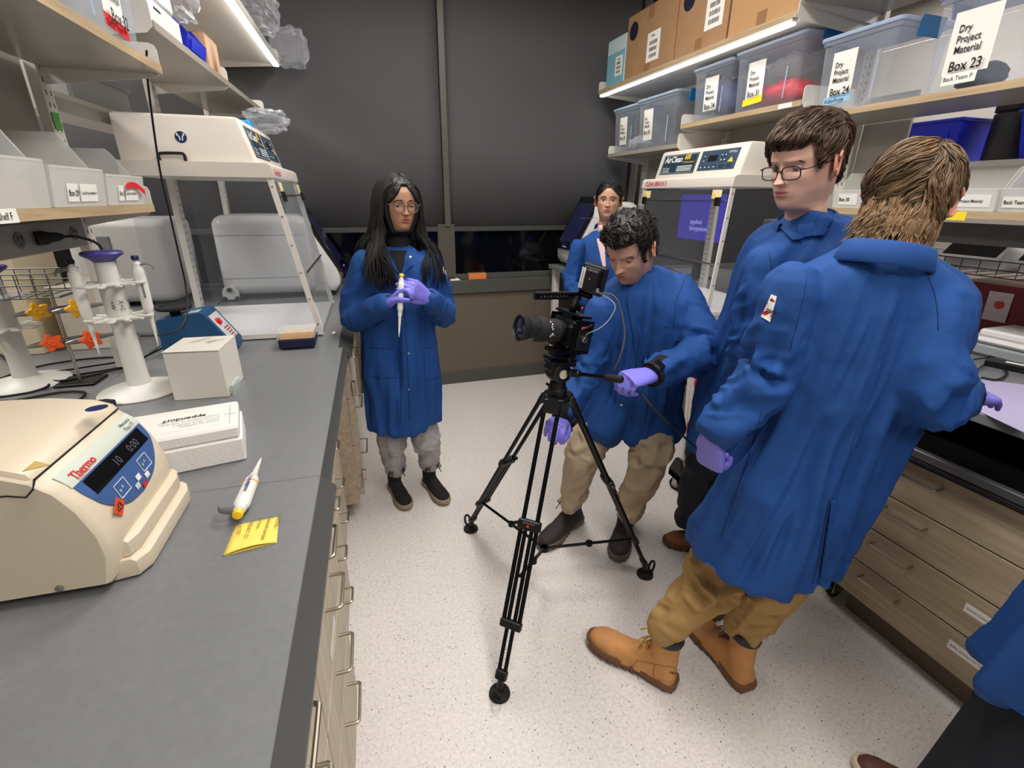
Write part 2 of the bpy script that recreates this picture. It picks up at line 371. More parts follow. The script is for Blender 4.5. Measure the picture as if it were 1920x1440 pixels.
def cabinetL(v0, v1, uf, z0, zs, hv0, hv1, label, caster=False, side=None):
    t = thing('drawer_cabinet', label, 'cabinet', ML@(uf-.25, (v0+v1)/2, 0), 'drawer cabinets under the left bench')
    part('carcass', MB().box(uf-.6, uf-.021, v0+.002, v1-.002, z0, .885, .002), M_cab, t, ML)
    for k in range(len(zs)-1):
        d = part('drawer', MB().box(uf-.02, uf, v0+.003, v1-.003, zs[k+1]+.002, zs[k]-.002, .0015), M_cab, t, ML)
        mb = MB(); handle(mb, uf-.001, hv0, hv1, zs[k]-.05); part('handle', mb, M_steel, d, ML)
        if (k in (1,)) and not caster:
            part('drawer_tag', MB().box(uf, uf+.0006, hv0-.02, hv0+.09, zs[k+1]+.012, zs[k+1]+.04), M_paper, d, ML)
    if caster:
        for v in (v0+.05, v1-.05):
            c = part('caster', MB().cyl((uf-.06, v-.012, .03), (uf-.06, v+.012, .03), .03, n=18), M_rubber, t, ML)
            part('caster_fork', MB().box(uf-.08, uf-.04, v-.018, v-.013, .02, .085).box(uf-.08, uf-.04, v+.013, v+.018, .02, .085).box(uf-.085, uf-.035, v-.02, v+.02, .08, z0), M_steel, c, ML)
    else:
        part('toe_kick', MB().box(uf-.6, uf-.07, v0, v1, 0, z0), mat('dark_toe_kick', (70, 62, 54), .6), t, ML)
zsN = (.875, .74, .56, .375, .09)
zsN = (.765, .565, .385, .19, .09)
zsN = (.885, .745, .55, .37, .09)
cabinetL(.27, .71, -.175, .09, zsN, .43, .56, 'nearest drawer cabinet under the left bench, mostly out of frame')
cabinetL(.715, 1.155, -.175, .09, zsN, .885, .995, 'left bench drawer cabinet with the three largest loop handles in view')
cabinetL(1.17, 1.6, -.21, .09, (.885, .70, .51, .33, .09), 1.33, 1.40, 'left bench drawer cabinet second from the camera, small loop handles', False)
cabinetL(1.62, 2.06, -.235, .09, (.87, .70, .53, .365, .1), 1.73, 1.80, 'pale rolling drawer cabinet on casters under the left bench', True)
cabinetL(-.17, .265, -.175, .09, zsN, 0, .12, 'drawer cabinet under the left bench below the camera, out of frame')
# far cabinet with oak side panel and hinged door
t = thing('base_cabinet', 'oak cabinet with an open hinged door at the far end of the left bench', 'cabinet', ML@(-.45, 2.9, 0))
part('side_panel', MB().box(-.86, -.185, 2.17, 2.195, .1, .885, .001), M_cabR, t, ML)
part('carcass', MB().box(-.86, -.2, 2.197, 3.84, .1, .884, .001), M_cabR, t, ML)
d = part('door', MB().box(-.176, -.155, 2.2, 2.222, .13, .86, .001), M_cabR, t, ML, label='oak door standing ajar')
for z in (.25, .72): part('hinge', MB().box(-.155, -.138, 2.18, 2.2, z-.03, z+.03, .002).cyl((-.145, 2.18, z-.02), (-.145, 2.2, z-.02), .005), M_steel, d, ML)
for k, (z0, z1) in enumerate(((.62, .88), (.36, .615), (.11, .355))):
    dd = part('drawer', MB().box(-.2, -.17, 2.3, 2.85, z0, z1, .002), M_white, t, ML); mb = MB(); handle(mb, -.171, 2.34, 2.5, z1-.06, .04); part('handle', mb, M_steel, dd, ML)

# ================================================================== shelving system (used on both sides)
def bracket(mb, f, b, y, z, up=.06, dn=.035, dnb=.07, t=.003):
    """side plate in plane y=const; f front x, b back x"""
    s = 1 if b > f else -1; r = .018
    pr = [(b, z+up), (f+s*r, z+up), (f+s*r*.3, z+up-r*.3), (f, z+up-r), (f, z-dn*.5), (f+s*.02, z-dn), (b, z-dnb)]
    mb.prism([(p[0], y-t/2, p[1]) for p in pr], (0, t, 0))
def upright(v, x, z0, z1, s, frame, label):
    """slotted channel, two columns of slots facing the aisle (direction s)"""
    t = thing('slotted_upright', label, 'upright', (np.array(frame) if frame is not None else np.eye(3))@(x, v, z0), 'slotted shelf uprights')
    part('channel', MB().box(x-.015, x+.015, v-.028, v+.028, z0, z1, .002), M_white, t, frame)
    mb = MB(); z = z0+.03
    while z < z1-.02:
        for dv in (-.012, .012):
            mb.box(x+s*.0149, x+s*.0156, v+dv-.002, v+dv+.002, z, z+.014)
        z += .034
    part('slots', mb, M_ink, t, frame); tag(t.children[-1], kind='stuff')
def shelf(name, label, v0, v1, f, b, z, frame=None, th=.024, under=None, strip=False, edge=None, lbl=None, brk=(True, True)):
    Fm = np.array(frame) if frame is not None else np.eye(3); s = 1 if b > f else -1
    t = thing(name, label, 'shelf', Fm@((f+b)/2, (v0+v1)/2, z))
    part('board', MB().box(f+s*.002, b, v0+.004, v1-.004, z, z+th, .001), under or M_under, t, frame)
    part('edge_band', MB().box(f, f+s*.0019, v0+.004, v1-.004, z-.0005, z+th+.0005), edge or M_woodedge, t, frame)
    for v, on in ((v0, brk[0]), (v1, brk[1])):
        if on:
            mb = MB(); bracket(mb, f+s*.004, b, v+(.002 if v == v0 else -.002), z+th); part('bracket', mb, M_white, t, frame)
    return t
M_strip = mat('led_strip_diffuser', (255, 252, 245), .4, emit=9)
def light_strip(v0, v1, x, z, frame, label, s):
    Fm = np.array(frame) if frame is not None else np.eye(3)
    t = thing('light_strip', label, 'light', Fm@(x, (v0+v1)/2, z))
    part('housing', MB().box(x-.016, x+.016, v0, v1, z-.012, z, .001), M_white, t, frame)
    part('diffuser', MB().box(x-.0165, x+.0165, v0+.005, v1-.005, z-.022, z-.0122, .003), M_strip, t, frame)
US = -.94
# left shelves
for v in (.2, 1.115, 2.03, 2.95, 3.86):
    upright(v, US, .95, 2.75, 1, ML, {2.03: 'slotted white upright with green tape on the left shelving', 2.95: 'white upright behind the left hood, between the upper shelves'}.get(v, 'slotted white upright of the left shelving, hidden or out of frame' ))
tag(part('green_tape', MB().grid([[(US+.0175, 2.005+.01*i+.002*math.sin(j*2.1), 1.735+.012*j) for i in range(5)] for j in range(5)], .001, (1, 0, 0)), mat('green_tape', (84, 158, 72), .6), bpy.data.objects['slotted_upright.002'], ML), 'green tape wrapped on the upright')
struct('wall_spine_left', MB().box(US-.04, US-.02, -1.6, 2.0, 1.40, 1.92, .001), M_panel, ML)
struct('trim_4', MB().box(US-.0195, US-.008, 2.04, 3.85, 1.80, 1.84), mat('raceway_grey', (176, 172, 166), .4), ML)
shelf('shelf', 'wide upper left shelf with the clear tote of Box 32, nearest the camera', .2, 2.03, -.6, US+.016, 1.905, ML)
shelf('shelf', 'upper left shelf holding the blue bin and the small brown carton', 2.04, 2.945, -.6, US+.016, 2.03, ML, edge=M_under)
shelf('shelf', 'far upper left shelf next to the dark shades', 2.955, 3.85, -.6, US+.016, 2.03, ML, edge=M_under)
shelf('shelf', 'high left shelf carrying the left light strip', 2.04, 3.85, -.47, US+.016, 2.32, ML, edge=M_white, under=M_white)
light_strip(2.06, 3.80, -.487, 2.318, ML, 'glowing light strip under the high left shelf', -1)
shelf('shelf', 'low left shelf with the clear labelled bins, marked Shelf F', .2, 2.03, -.715, US+.016, 1.492, ML)
ls = bpy.data.objects['shelf.004']
ls.name = 'shelf.004'
a = onu(0, 410, -.714); 
part('shelf_tag', MB().box(-.7142, -.7134, a[1]-.02, onu(35, 410, -.714)[1], 1.4905, 1.5185), M_paper, ls, ML)
q = onu(2, 421, -.7132); text('. Shelf F', .021, (-.7132, q[1]-.01, 1.497), (0, 1, 0), (0, 0, 1), M_ink, [c for c in ls.children if c.name.startswith('shelf_tag')][0], frame=ML, sx=.8)
# second row seen through the gap (back side of the double bench)
t = shelf('shelf', 'pale shelf on the far side of the left bench, seen between the uprights', 2.05, 3.84, -1.28, -.97, 1.84, ML, edge=M_white, under=M_white)
b = thing('grey_crate', 'grey crate on the far-side shelf, seen above the left hood', 'crate', ML@(-1.1, 2.6, 1.865)); part('crate_body', MB().box(-1.25, -1.0, 2.35, 2.85, 1.8645, 1.98, .01), mat('crate_grey', (168, 170, 172), .5), b, ML); part('crate_rim', MB().box(-1.26, -.99, 2.34, 2.86, 1.965, 1.985, .005), mat('crate_rim_grey', (150, 152, 156), .5), b, ML)

# ================================================================== RIGHT bench
XS = 2.42
t = thing('worktop', 'raised grey right-hand worktop under the third clean hood', 'worktop', (2.1, 1.8, .9))
part('surface', MB().box(1.80, 2.44, -.3, 3.86, .905, .94, .003), M_epoxy, t)
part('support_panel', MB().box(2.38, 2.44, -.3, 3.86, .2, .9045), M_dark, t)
for y in (3.78, 2.9): part('leg', MB().box(1.84, 1.90, y-.03, y+.03, 0, .9045, .002), M_white, t)
part('apron', MB().box(1.83, 1.85, 2.0, 3.86, .82, .9045, .001), mat('grey_steel_apron', (150, 150, 150), .4, metal=.6), t)
t = thing('lower_bench_top', 'lower black bench top with a grey front rail above the right-hand drawers', 'bench top', (1.9, .9, .78))
part('surface', MB().box(1.70, 2.375, -.5, 1.95, .765, .795, .002), mat('black_epoxy_top', (10, 10, 11), .3), t)
part('front_rail', MB().box(1.675, 1.6995, -.5, 1.95, .770, .799, .003), mat('grey_rail', (92, 93, 94), .35, metal=.5), t)
part('rail_lip', MB().box(1.67, 1.6995, -.5, 1.95, .757, .7695, .001), M_black, t)
for y in (-.4, .9, 1.7): part('bench_leg', MB().box(2.2, 2.25, y-.025, y+.025, 0, .7645, .002), M_white, t)
XD = 1.70
def cabinetR(y0, y1, label, tags=(), hy=None, rows=4, caster=True):
    t = thing('drawer_cabinet', label, 'cabinet', (XD+.25, (y0+y1)/2, 0), 'drawer cabinets under the right bench')
    part('carcass', MB().box(XD+.02, XD+.5, y0+.002, y1-.002, .125, .745, .002), M_cabR, t)
    zs = np.linspace(.742, .13, rows+1)
    for k in range(rows):
        d = part('drawer', MB().box(XD, XD+.0195, y0+.003, y1-.003, zs[k+1]+.0025, zs[k]-.0025, .0015), M_cabR, t)
        mb = MB(); h0, h1 = hy; z = zs[k]-.04; o = .035
        P = [(XD+.001, h0, z), (XD-o+.008, h0, z), (XD-o+.001, h0+.004, z), (XD-o, h0+.014, z), (XD-o, h1-.014, z), (XD-o+.001, h1-.004, z), (XD-o+.008, h1, z), (XD+.001, h1, z)]
        mb.tube(smoothpath(P, 3), .0046, 8); part('handle', mb, M_steel, d)
        part('drawer_tag', MB().box(XD-.0006, XD, y1-.045, y1-.006, zs[k]-.024, zs[k]-.006), M_paper, d)
        for (kk, ya, yb, s) in tags:
            if kk == k:
                tg = part('drawer_label', MB().box(XD-.0007, XD, ya, yb, zs[k]-.075, zs[k]-.043), M_paper, d)
                text(s, .0105, (XD-.0012, yb-.006, zs[k]-.062), (0, -1, 0), (0, 0, 1), M_ink, tg, sx=.9, off=0)
    if caster:
        for y in (y0+.06, y1-.06):
            c = part('caster', MB().cyl((XD+.08, y-.012, .032), (XD+.08, y+.012, .032), .032, n=20), M_rubber, t)
            part('caster_fork', MB().box(XD+.05, XD+.11, y-.019, y-.014, .03, .1).box(XD+.05, XD+.11, y+.014, y+.019, .03, .1).box(XD+.045, XD+.12, y-.022, y+.022, .098, .1245).box(XD+.02, XD+.05, y-.01, y+.01, .05, .062), M_steel, c)
ya = onx(1480, 1080, XD)[1]
y1 = 1.12
cabinetR(.36, y1, 'four-drawer oak cabinet on casters beside the man in the tan boots', [(2, .50, .64, 'Sample Collection Swabs, Qiagen kits'), (3, .50, .64, 'Buffer Solutions for Cleaning, Filters')], (.80, .93))
cabinetR(-.45, .355, 'oak drawer cabinet at the right edge of the picture', (), (.16, .3))
part('toe_panel', MB().box(1.776, 1.79, -.5, 1.0, 0, .1), mat('taupe_toe_panel', (104, 92, 78), .6), t)
# right shelving
for y, l in ((.16, 'slotted white upright on the right, out of frame'), (.80, 'slotted white upright just outside the right edge'), (1.99, 'slotted white upright between the two taller men'), (2.905, 'slotted white upright above the third clean hood'), (3.82, 'slotted white upright of the right shelving nearest the dark shades')):
    upright(y, XS, .94, 2.75, -1, None, l)
struct('wall_spine_right', MB().box(XS+.016, XS+.03, 1.74, 1.96, 1.55, 2.0, .001).box(XS+.016, XS+.03, 2.02, 3.8, 1.62, 2.3, .001), mat('pale_back_panel', (176, 170, 160), .5))
ZT, ZM, ZF, ZN = 2.285, 1.955, 1.85, 1.49
shelf('shelf', 'high right shelf with the light strip and brown cartons', 1.995, 3.815, 1.94, XS-.016, ZT, None, edge=M_woodedge, under=M_white)
shelf('shelf', 'high right shelf above the Box 24 tote', .165, 1.985, 1.94, XS-.016, ZT+.05, None, edge=M_woodedge, under=M_under)
light_strip(2.02, 3.79, 1.957, ZT-.001, None, 'glowing light strip under the high right shelf', 1)
shelf('shelf', 'right shelf above the third clean hood, holding the red-filled tote', 1.995, 2.90, 2.06, XS-.016, ZM, None)
shelf('shelf', 'right shelf nearest the camera, under the two largest clear totes', .165, 1.985, 2.06, XS-.016, 1.885, None)
shelf('shelf', 'lower right shelf beside the dark shades, under two pale blue-lidded totes', 2.91, 3.815, 2.06, XS-.016, ZF, None, edge=M_under)
shelf('shelf', 'low right shelf of labelled clear bins behind the short-haired man', .165, 1.985, 2.17, XS-.016, ZN, None)
# ================================================================== clean hoods (both benches)
M_acr = clearplastic('smoky_acrylic_panel', (150, 152, 156), .07, .05)
M_acr2 = clearplastic('clear_acrylic_sash', (170, 174, 178), .04, .04)
M_plate = mat('dark_teal_plate', (34, 56, 74), .4); M_plate2 = mat('slate_blue_plate', (58, 78, 98), .4)
M_white_ink = mat('white_print', (235, 235, 232), .5); M_yel_ink = mat('yellow_print', (250, 205, 40), .5)
def hood(label, fb, fl, b, v0, v1, z0, zl, zt, frame, bench, facing):
    """fb front at base, fl front of ledge, b back; s=+1 when the front faces +x"""
    Fm = np.array(frame) if frame is not None else np.eye(3); s = 1 if fb > b else -1
    t = thing('clean_hood', label, 'lab hood', Fm@((fb+b)/2, (v0+v1)/2, z0))
    part('base_tray', MB().box(b, fb-s*.01, v0, v1, z0, z0+.012, .002), mat('hood_tray_white', (226, 224, 224), .35), t, frame)
    for v in (v0, v1):
        w = .004 if v == v0 else -.004
        p = part('side_panel', MB().prism([(b, v, z0+.0125), (fb, v, z0+.0125), (fl, v, zl), (b, v, zl)], (0, w, 0)), M_acr, t, frame)
        mb = MB(); w2 = .010 if v == v0 else -.010
        mb.prism([(fb+s*.002, v-w2*.2, z0+.004), (fb-s*.022, v-w2*.2, z0+.004), (fl-s*.022, v-w2*.2, zl), (fl+s*.002, v-w2*.2, zl)], (0, w2, 0))
        part('corner_post', mb, M_white, t, frame)
        mb = MB()
        for q in np.linspace(.08, .95, 6):
            c = np.array([fb+(fl-fb)*q-s*.010, v-w2*.2, z0+(zl-z0)*q]); mb.cyl(c, c-np.array([0, w2*.25, 0]), .004, n=8)
        part('post_screws', mb, M_steel, t, frame)
    part('bottom_flange', MB().box(b, fb-s*.03, v0-.004, v0-.001, z0, z0+.022, .0008), M_white, t, frame)
    # sash: upper fixed strip, hinged lower sash
    d = np.array([fl-fb, 0, zl-z0]); n = unit(np.cross(d, [0, 1, 0])); n = n if n[0]*s > 0 else -n
    A = np.array([fb, 0, z0])
    def SP(q, v, o=0): return A+d*q+n*o+np.array([0, v, 0])
    sash = part('sash', MB().prism([SP(.04, v0+.012, .004), SP(.04, v1-.012, .004), SP(.985, v1-.012, .004), SP(.985, v0+.012, .004)], n*.004), M_acr2, t, frame)
    part('sash_rail', MB().tube([SP(.42, v0+.015, .010), SP(.42, v1-.015, .010)], .005, 8).tube([SP(.90, v0+.015, .010), SP(.90, v1-.015, .010)], .0035, 8), M_steel, sash, frame)
    for v in (v0+.07, v1-.05):
        part('sash_hinge', MB().obox(SP(.89, v, .014), (n, (0, 1, 0), unit(d)), (.006, .02, .022), .003), M_black, sash, frame)
        c = part('caution_sticker', MB().obox(SP(.945, v-.02*(1 if v > v0+.1 else -1), .0095), (n, (0, 1, 0), unit(d)), (.0006, .036, .021)), mat('pale_yellow_sticker', (240, 226, 172), .5), sash, frame)
        k = SP(.945, v-.02*(1 if v > v0+.1 else -1)-s*.018, .0105)
        part('warning_triangle', MB().prism([k-unit(d)*.013-np.array([0, .013, 0]), k-unit(d)*.013+np.array([0, .013, 0]), k+unit(d)*.012], n*.0006), M_yel_ink, c, frame)
    # ledge and head
    led = MB().prism([(b, v0-.012, zl), (fl+s*.006, v0-.012, zl), (fl+s*.008, v0-.012, zl+.008), (fl+s*.002, v0-.012, zl+.046), (fl-s*.012, v0-.012, zl+.055), (b, v0-.012, zl+.055)], (0, v1-v0+.024, 0))
    part('canopy_ledge', led, M_equip, t, frame)
    # head with rounded edges
    fbm, ftp = fl-s*.055, fl-s*.10
    zz = [zl+.0555, zl+.066, zt-.012, zt-.003, zt]; ff = [fbm, fbm, ftp+s*.004, ftp-s*.004, ftp-s*.014]; ii = [0, 0, 0, .004, .013]
    rings = []
    for z, f_, i in zip(zz, ff, ii):
        a0, a1 = v0+.03+i, v1-.03-i; bb = b-s*.0+s*i; r = .012
        rings.append([(bb, a0, z), (f_-s*r, a0, z), (f_-s*r*.3, a0+r*.3, z), (f_, a0+r, z), (f_, a1-r, z), (f_-s*r*.3, a1-r*.3, z), (f_-s*r, a1, z), (bb, a1, z)])
    hd = part('fan_head', MB().loft(rings), M_equip, t, frame, ang=50)
    # inclined front face frame for plates
    dz = zt-.012-(zl+.066); up = unit((ftp+s*.004-fbm, 0, dz)); rt = np.array([0, 1, 0])*(1 if s > 0 else -1); nn = unit(np.cross(rt, up)); 
    base = np.array([fbm, v0+.03 if s > 0 else v1-.03, zl+.066]); Wd = v1-v0-.06; Hh = np.linalg.norm([ftp+s*.004-fbm, dz])
    def FP(x, y, o=0): return base+rt*x*Wd+up*y*Hh+nn*o
    def plate(name, x0, x1, y0, y1, m, par): 
        return part(name, MB().prism([FP(x0, y0, .0004), FP(x1, y0, .0004), FP(x1, y1, .0004), FP(x0, y1, .0004)], nn*.0022), m, par, frame)
    p1 = plate('name_plate', .06, .50, .10, .90, M_plate, hd)
    part('plate_border', MB().tube([FP(.07, .14, .0027), FP(.49, .14, .0027), FP(.49, .86, .0027), FP(.07, .86, .0027), FP(.07, .14, .0027)], .0008, 4), M_white_ink, p1, frame)
    K = dict(frame=frame)
    text('AirClean', .052, FP(.09, .58, .003), rt, up, M_white_ink, p1, off=0, bold=.02, sx=.9, **K)
    text('600', .045, FP(.34, .66, .003), rt, up, M_yel_ink, p1, off=0, bold=.02, sx=.8, **K)
    text('PCR Workstation', .014, FP(.335, .52, .003), rt, up, M_yel_ink, p1, off=0, **K)
    text('AirClean\nSYSTEMS', .018, FP(.09, .30, .003), rt, up, M_white_ink, p1, off=0, **K)
    for k in range(4): part('fine_print', MB().obox(FP(.37, .40-.06*k, .003), (rt, up, nn), (.07, .0018, .0003)), M_white_ink, p1, frame)
    p2 = plate('control_plate', .54, .93, .16, .90, M_plate2, hd)
    part('display', MB().obox(FP(.68, .60, .0035), (rt, up, nn), (.038, .016, .0012), .0005), M_black, p2, frame)
    text('UVTect', .019, FP(.83, .74, .003), rt, up, M_white_ink, p2, off=0, **K)
    part('warning_triangle', MB().prism([FP(.845, .42, .003), FP(.90, .42, .003), FP(.8725, .60, .003)], nn*.0005), M_yel_ink, p2, frame)
    for (bx, by) in [(.59, .70), (.59, .52), (.775, .70), (.775, .52), (.81, .70), (.81, .52)]+[(.58+.047*k, .28) for k in range(4)]:
        part('key', MB().obox(FP(bx, by, .0034), (rt, up, nn), (.009, .0095, .0011), .0006), M_plate, p2, frame)
        part('key_mark', MB().prism([FP(bx-.008, by-.03, .0047), FP(bx+.008, by-.03, .0047), FP(bx, by+.03, .0047)], nn*.0003), M_white_ink, p2, frame)
    for k in range(2): part('key', MB().obox(FP(.80+.075*k, .28, .0034), (rt, up, nn), (.018, .0095, .0011), .0006), M_plate, p2, frame)
    # bench name on the ledge
    un = unit((fl+s*.002-(fl+s*.008), 0, .038)); nl = unit(np.cross(rt, un))
    o = np.array([fl+s*.0082, (v0-.0 if s > 0 else v1+.0), zl+.012])+rt*.03
    text(bench, .036, o, rt, un, M_red_ink, t.children[[c.name.split('.')[0] for c in t.children].index('canopy_ledge')], off=.0012, bold=.015, sx=.85, frame=frame)
    return t, FP
h1, _ = hood('white clean hood with smoky clear panels on the left bench', -.266, -.383, -.921, 2.37, 3.12, .93, 1.615, 1.84, ML, 'Clean Bench 1', 1)
# lid handle and round blue emblem on the side of the fan head facing the camera
p = onv(325, 300, 2.40)
hd = [c for c in h1.children if c.name.startswith('fan_head')][0]
mb = MB(); c = np.array([p[0], 2.3995, p[2]]); w = .045
mb.tube(smoothpath([c+(-w, 0, -.012), c+(-w, -.012, .012), c+(-w+.012, -.016, .022), c+(w*.6, -.016, .024), c+(w, -.012, .02), c+(w, -.004, -.012)], 4), [.006]*20+[.010], 8)
part('lid_handle', mb, M_black, hd, ML)
c = onv(339, 257, 2.40); c[1] = 2.3994
e = part('round_emblem', MB().lathe([(0, 0), (.021, 0), (.021, .0008), (0, .0008)], c, (0, -1, 0), 28), mat('navy_emblem', (28, 46, 98), .4), hd, ML)
mb = MB()
for sg in (-1, 1): mb.tube([c+np.array([sg*.014, -.0012, .008]), c+np.array([sg*.006, -.0012, .003]), c+np.array([sg*.004, -.0012, -.012])], .0022, 6).ell(c+np.array([sg*.011, -.0012, .011]), (.003, .0008, .003), 8, 6)
part('emblem_figures', mb, M_white_ink, e, ML)
hood('white clean hood on the right bench, marked Clean Bench 3', 1.838, 1.88, 2.40, 2.15, 2.96, .9405, 1.607, 1.822, None, 'CLEAN BENCH 3', -1)

# ================================================================== instruments at the far end
M_shell = mat('glossy_white_shell', (226, 224, 222), .25); M_glossb = mat('gloss_black_screen', (14, 15, 22), .12)
M_scr = mat('dark_blue_lcd', (26, 28, 60), .15, emit=.25)
def foot(mb, c, r=.016): mb.lathe([(r, 0), (r, .012), (0, .012)], c, (0, 0, 1), 14)
def shellbox(x0, x1, y0, y1, z0, z1, r, n=6, slope=0):
    """rounded box as loft along z of rounded rectangles; slope moves the x1 side inward with height"""
    rings = []
    for k in range(n+1):
        a = k/n*math.pi/2; i = r*(1-math.sin(a)); rings.append((z0+r*(1-math.cos(a)), i))
    prof = rings+[(z1-(z-z0), i) for z, i in rings[::-1]]
    R = []
    for z, i in prof:
        sx = slope*(z-z0)/(z1-z0); X0, X1, Y0, Y1 = x0+i, x1-i-sx, y0+i, y1-i; q = r*1.2; pts = []
        for (cx, cy, a0) in ((X1-q, Y1-q, 0), (X0+q, Y1-q, 90), (X0+q, Y0+q, 180), (X1-q, Y0+q, 270)):
            for k in range(5):
                a = math.radians(a0+k*22.5); pts.append((cx+q*math.cos(a), cy+q*math.sin(a), z))
        R.append(pts)
    return MB().loft(R)
def qpcr(label, x0, x1, y0, y1, z0, frame, scr_s):
    Fm = np.array(frame) if frame is not None else np.eye(3)
    t = thing('benchtop_analyser', label, 'instrument', Fm@((x0+x1)/2, (y0+y1)/2, z0))
    xm = x1-.13 if scr_s > 0 else x0+.13
    part('housing', shellbox(min(x0, xm) if scr_s > 0 else xm, max(x1-.13, x0) if scr_s > 0 else x1, y0, y1, z0+.025, z0+.50, .06), M_shell, t, frame, ang=60)
    s = scr_s; f = x1 if s > 0 else x0
    # nose wedge carrying the tilted touch screen
    pr = [(f-s*.16, z0+.03), (f-s*.03, z0+.03), (f, z0+.07), (f+s*.003, z0+.12), (f-s*.012, z0+.17), (f-s*.17, z0+.46), (f-s*.19, z0+.46)]
    R = []
    for yy, k in ((y0+.02, .9), (y0+.035, 1), (y1-.035, 1), (y1-.02, .9)):
        cx, cz = f-s*.09, z0+.22; R.append([(cx+(a-cx)*k, yy, cz+(b-cz)*k) for a, b in pr])
    part('nose', MB().loft(R), M_shell, t, frame, ang=50)
    a = np.array([f-s*.004, 0, z0+.165]); b = np.array([f-s*.185, 0, z0+.50]); d = unit(b-a); n = unit(np.cross(d, (0, 1, 0))); n = n if n[0]*s > 0 else -n
    c = (a+b)/2+np.array([0, (y0+y1)/2, 0])+n*.014; L = np.linalg.norm(b-a)/2
    sc = part('touch_screen', MB().obox(c, (d, (0, 1, 0), n), (L+.03, (y1-y0)/2-.05, .012), .006), M_glossb, t, frame)
    part('screen_area', MB().obox(c+n*.0125-d*.0, (d, (0, 1, 0), n), (L-.03, (y1-y0)/2-.075, .0008)), M_scr, sc, frame)
    part('status_light', MB().obox(c+n*.0125-d*(L+.012), (d, (0, 1, 0), n), (.003, .035, .0008)), mat('violet_led_bar', (90, 70, 255), .4, emit=2.5), sc, frame)
    mb = MB()
    for (px_, py_) in ((x0+.08, y0+.06), (x1-.2, y0+.06), (x0+.08, y1-.06), (x1-.2, y1-.06)): mb.lathe([(.02, 0), (.02, .03), (0, .03)], (px_, py_, z0), (0, 0, 1), 14)
    part('feet', mb, M_rubber, t, frame)
    part('seam', MB().box(x0-.001 if s > 0 else f+.2, x1-.18 if s > 0 else x1+.001, y0-.001, y0+.0005, z0+.13, z0+.1325).box(x0+.0, x1-.18, y0-.001, y0+.0005, z0+.385, z0+.3875), mat('seam_grey', (120, 118, 116), .6), t, frame)
    return t
qa = qpcr('large white benchtop analyser with a tilted black touch screen, left bench by the shades', -.93, -.235, 3.35, 3.80, .932, ML, 1)
mb = MB(); c = np.array([-.88, 3.33, .98])
mb.prism([c+(-.045, 0, -.04), c+(.045, 0, -.04), c+(.045, 0, .01), c+(.03, 0, .035), c+(-.03, 0, .035), c+(-.045, 0, .01)], (0, .018, 0))
part('foot_clamp', mb, M_shell, qa, ML)
mb = MB()
for dx, dz in ((0, .02), (-.035, -.035), (.035, -.035)): mb.lathe([(.014, 0), (.014, .016), (0, .016)], c+np.array([dx, 0, dz]), (0, -1, 0), 14)
part('clamp_knobs', mb, M_black, qa, ML)
t = thing('benchtop_analyser', 'greyish white analyser on the far side of the left bench, seen through the hood panel', 'instrument', ML@(-1.35, 3.5, .93))
part('housing', shellbox(-1.62, -1.12, 3.25, 3.7, .955, 1.42, .05), mat('greyed_white_shell', (196, 194, 192), .35), t, ML, ang=60)
mb = MB()
for x in (-1.55, -1.2):
    for y in (3.32, 3.62): mb.lathe([(.02, 0), (.02, .03), (0, .03)], (x, y, .93), (0, 0, 1), 12)
part('feet', mb, M_rubber, t, ML)
part('side_recess', MB().box(-1.50, -1.40, 3.243, 3.2495, 1.18, 1.33, .01), M_grey, t, ML)
# far side of the double bench
t = thing('worktop', 'worktop on the far side of the left double bench, seen under the low shelf', 'worktop', ML@(-1.35, 2.2, .9))
part('surface', MB().box(-1.75, -.941, .2, 3.86, .894, .93, .002), M_epoxy, t, ML)
for v in (.4, 3.7): part('leg', MB().box(-1.7, -1.65, v-.03, v+.03, 0, .8935, .002), M_white, t, ML)
t = thing('power_raceway', 'grey power raceway with outlets along the left bench spine', 'raceway', ML@(US, 1.1, 1.4))
part('raceway_box', MB().box(US-.012, US+.016, .2, 1.995, 1.385, 1.47, .003), mat('raceway_grey_box', (150, 146, 141), .45), t, ML)
for k, v in enumerate((1.66, 1.93)):
    o_ = part('outlet', MB().lathe([(0, 0), (.021, 0), (.021, .003), (0, .003)], (US+.016, v, 1.428), (1, 0, 0), 24, sc=(1, 1)), mat('outlet_grey', (104, 100, 98), .5), t, ML)
    part('outlet_slots', MB().box(US+.019, US+.0198, v-.009, v-.006, 1.43, 1.44).box(US+.019, US+.0198, v+.006, v+.009, 1.43, 1.44).cyl((US+.019, v, 1.418), (US+.0198, v, 1.418), .003, n=8), M_ink, o_, ML)
t = thing('beige_carton', 'tall beige carton standing on the far side of the left bench', 'box', ML@(-1.4, 2.45, .93))
part('carton_body', MB().box(-1.56, -1.34, 2.33, 2.6, .9305, 1.385, .003), mat('beige_card', (222, 206, 176), .6), t, ML)
part('carton_flap', MB().box(-1.565, -1.335, 2.325, 2.605, 1.3855, 1.392, .002), mat('beige_card_lid', (228, 214, 186), .6), t, ML)
t = thing('beige_carton', 'low pale carton beside the tall beige one beyond the bench spine', 'box', ML@(-1.2, 2.45, .93))
part('carton_body', MB().box(-1.28, -1.12, 2.36, 2.62, .9305, 1.19, .003), mat('pale_card', (206, 196, 180), .6), t, ML)
part('carton_flap', MB().box(-1.285, -1.115, 2.355, 2.625, 1.1905, 1.197, .002), mat('pale_card_lid', (212, 202, 186), .6), t, ML)

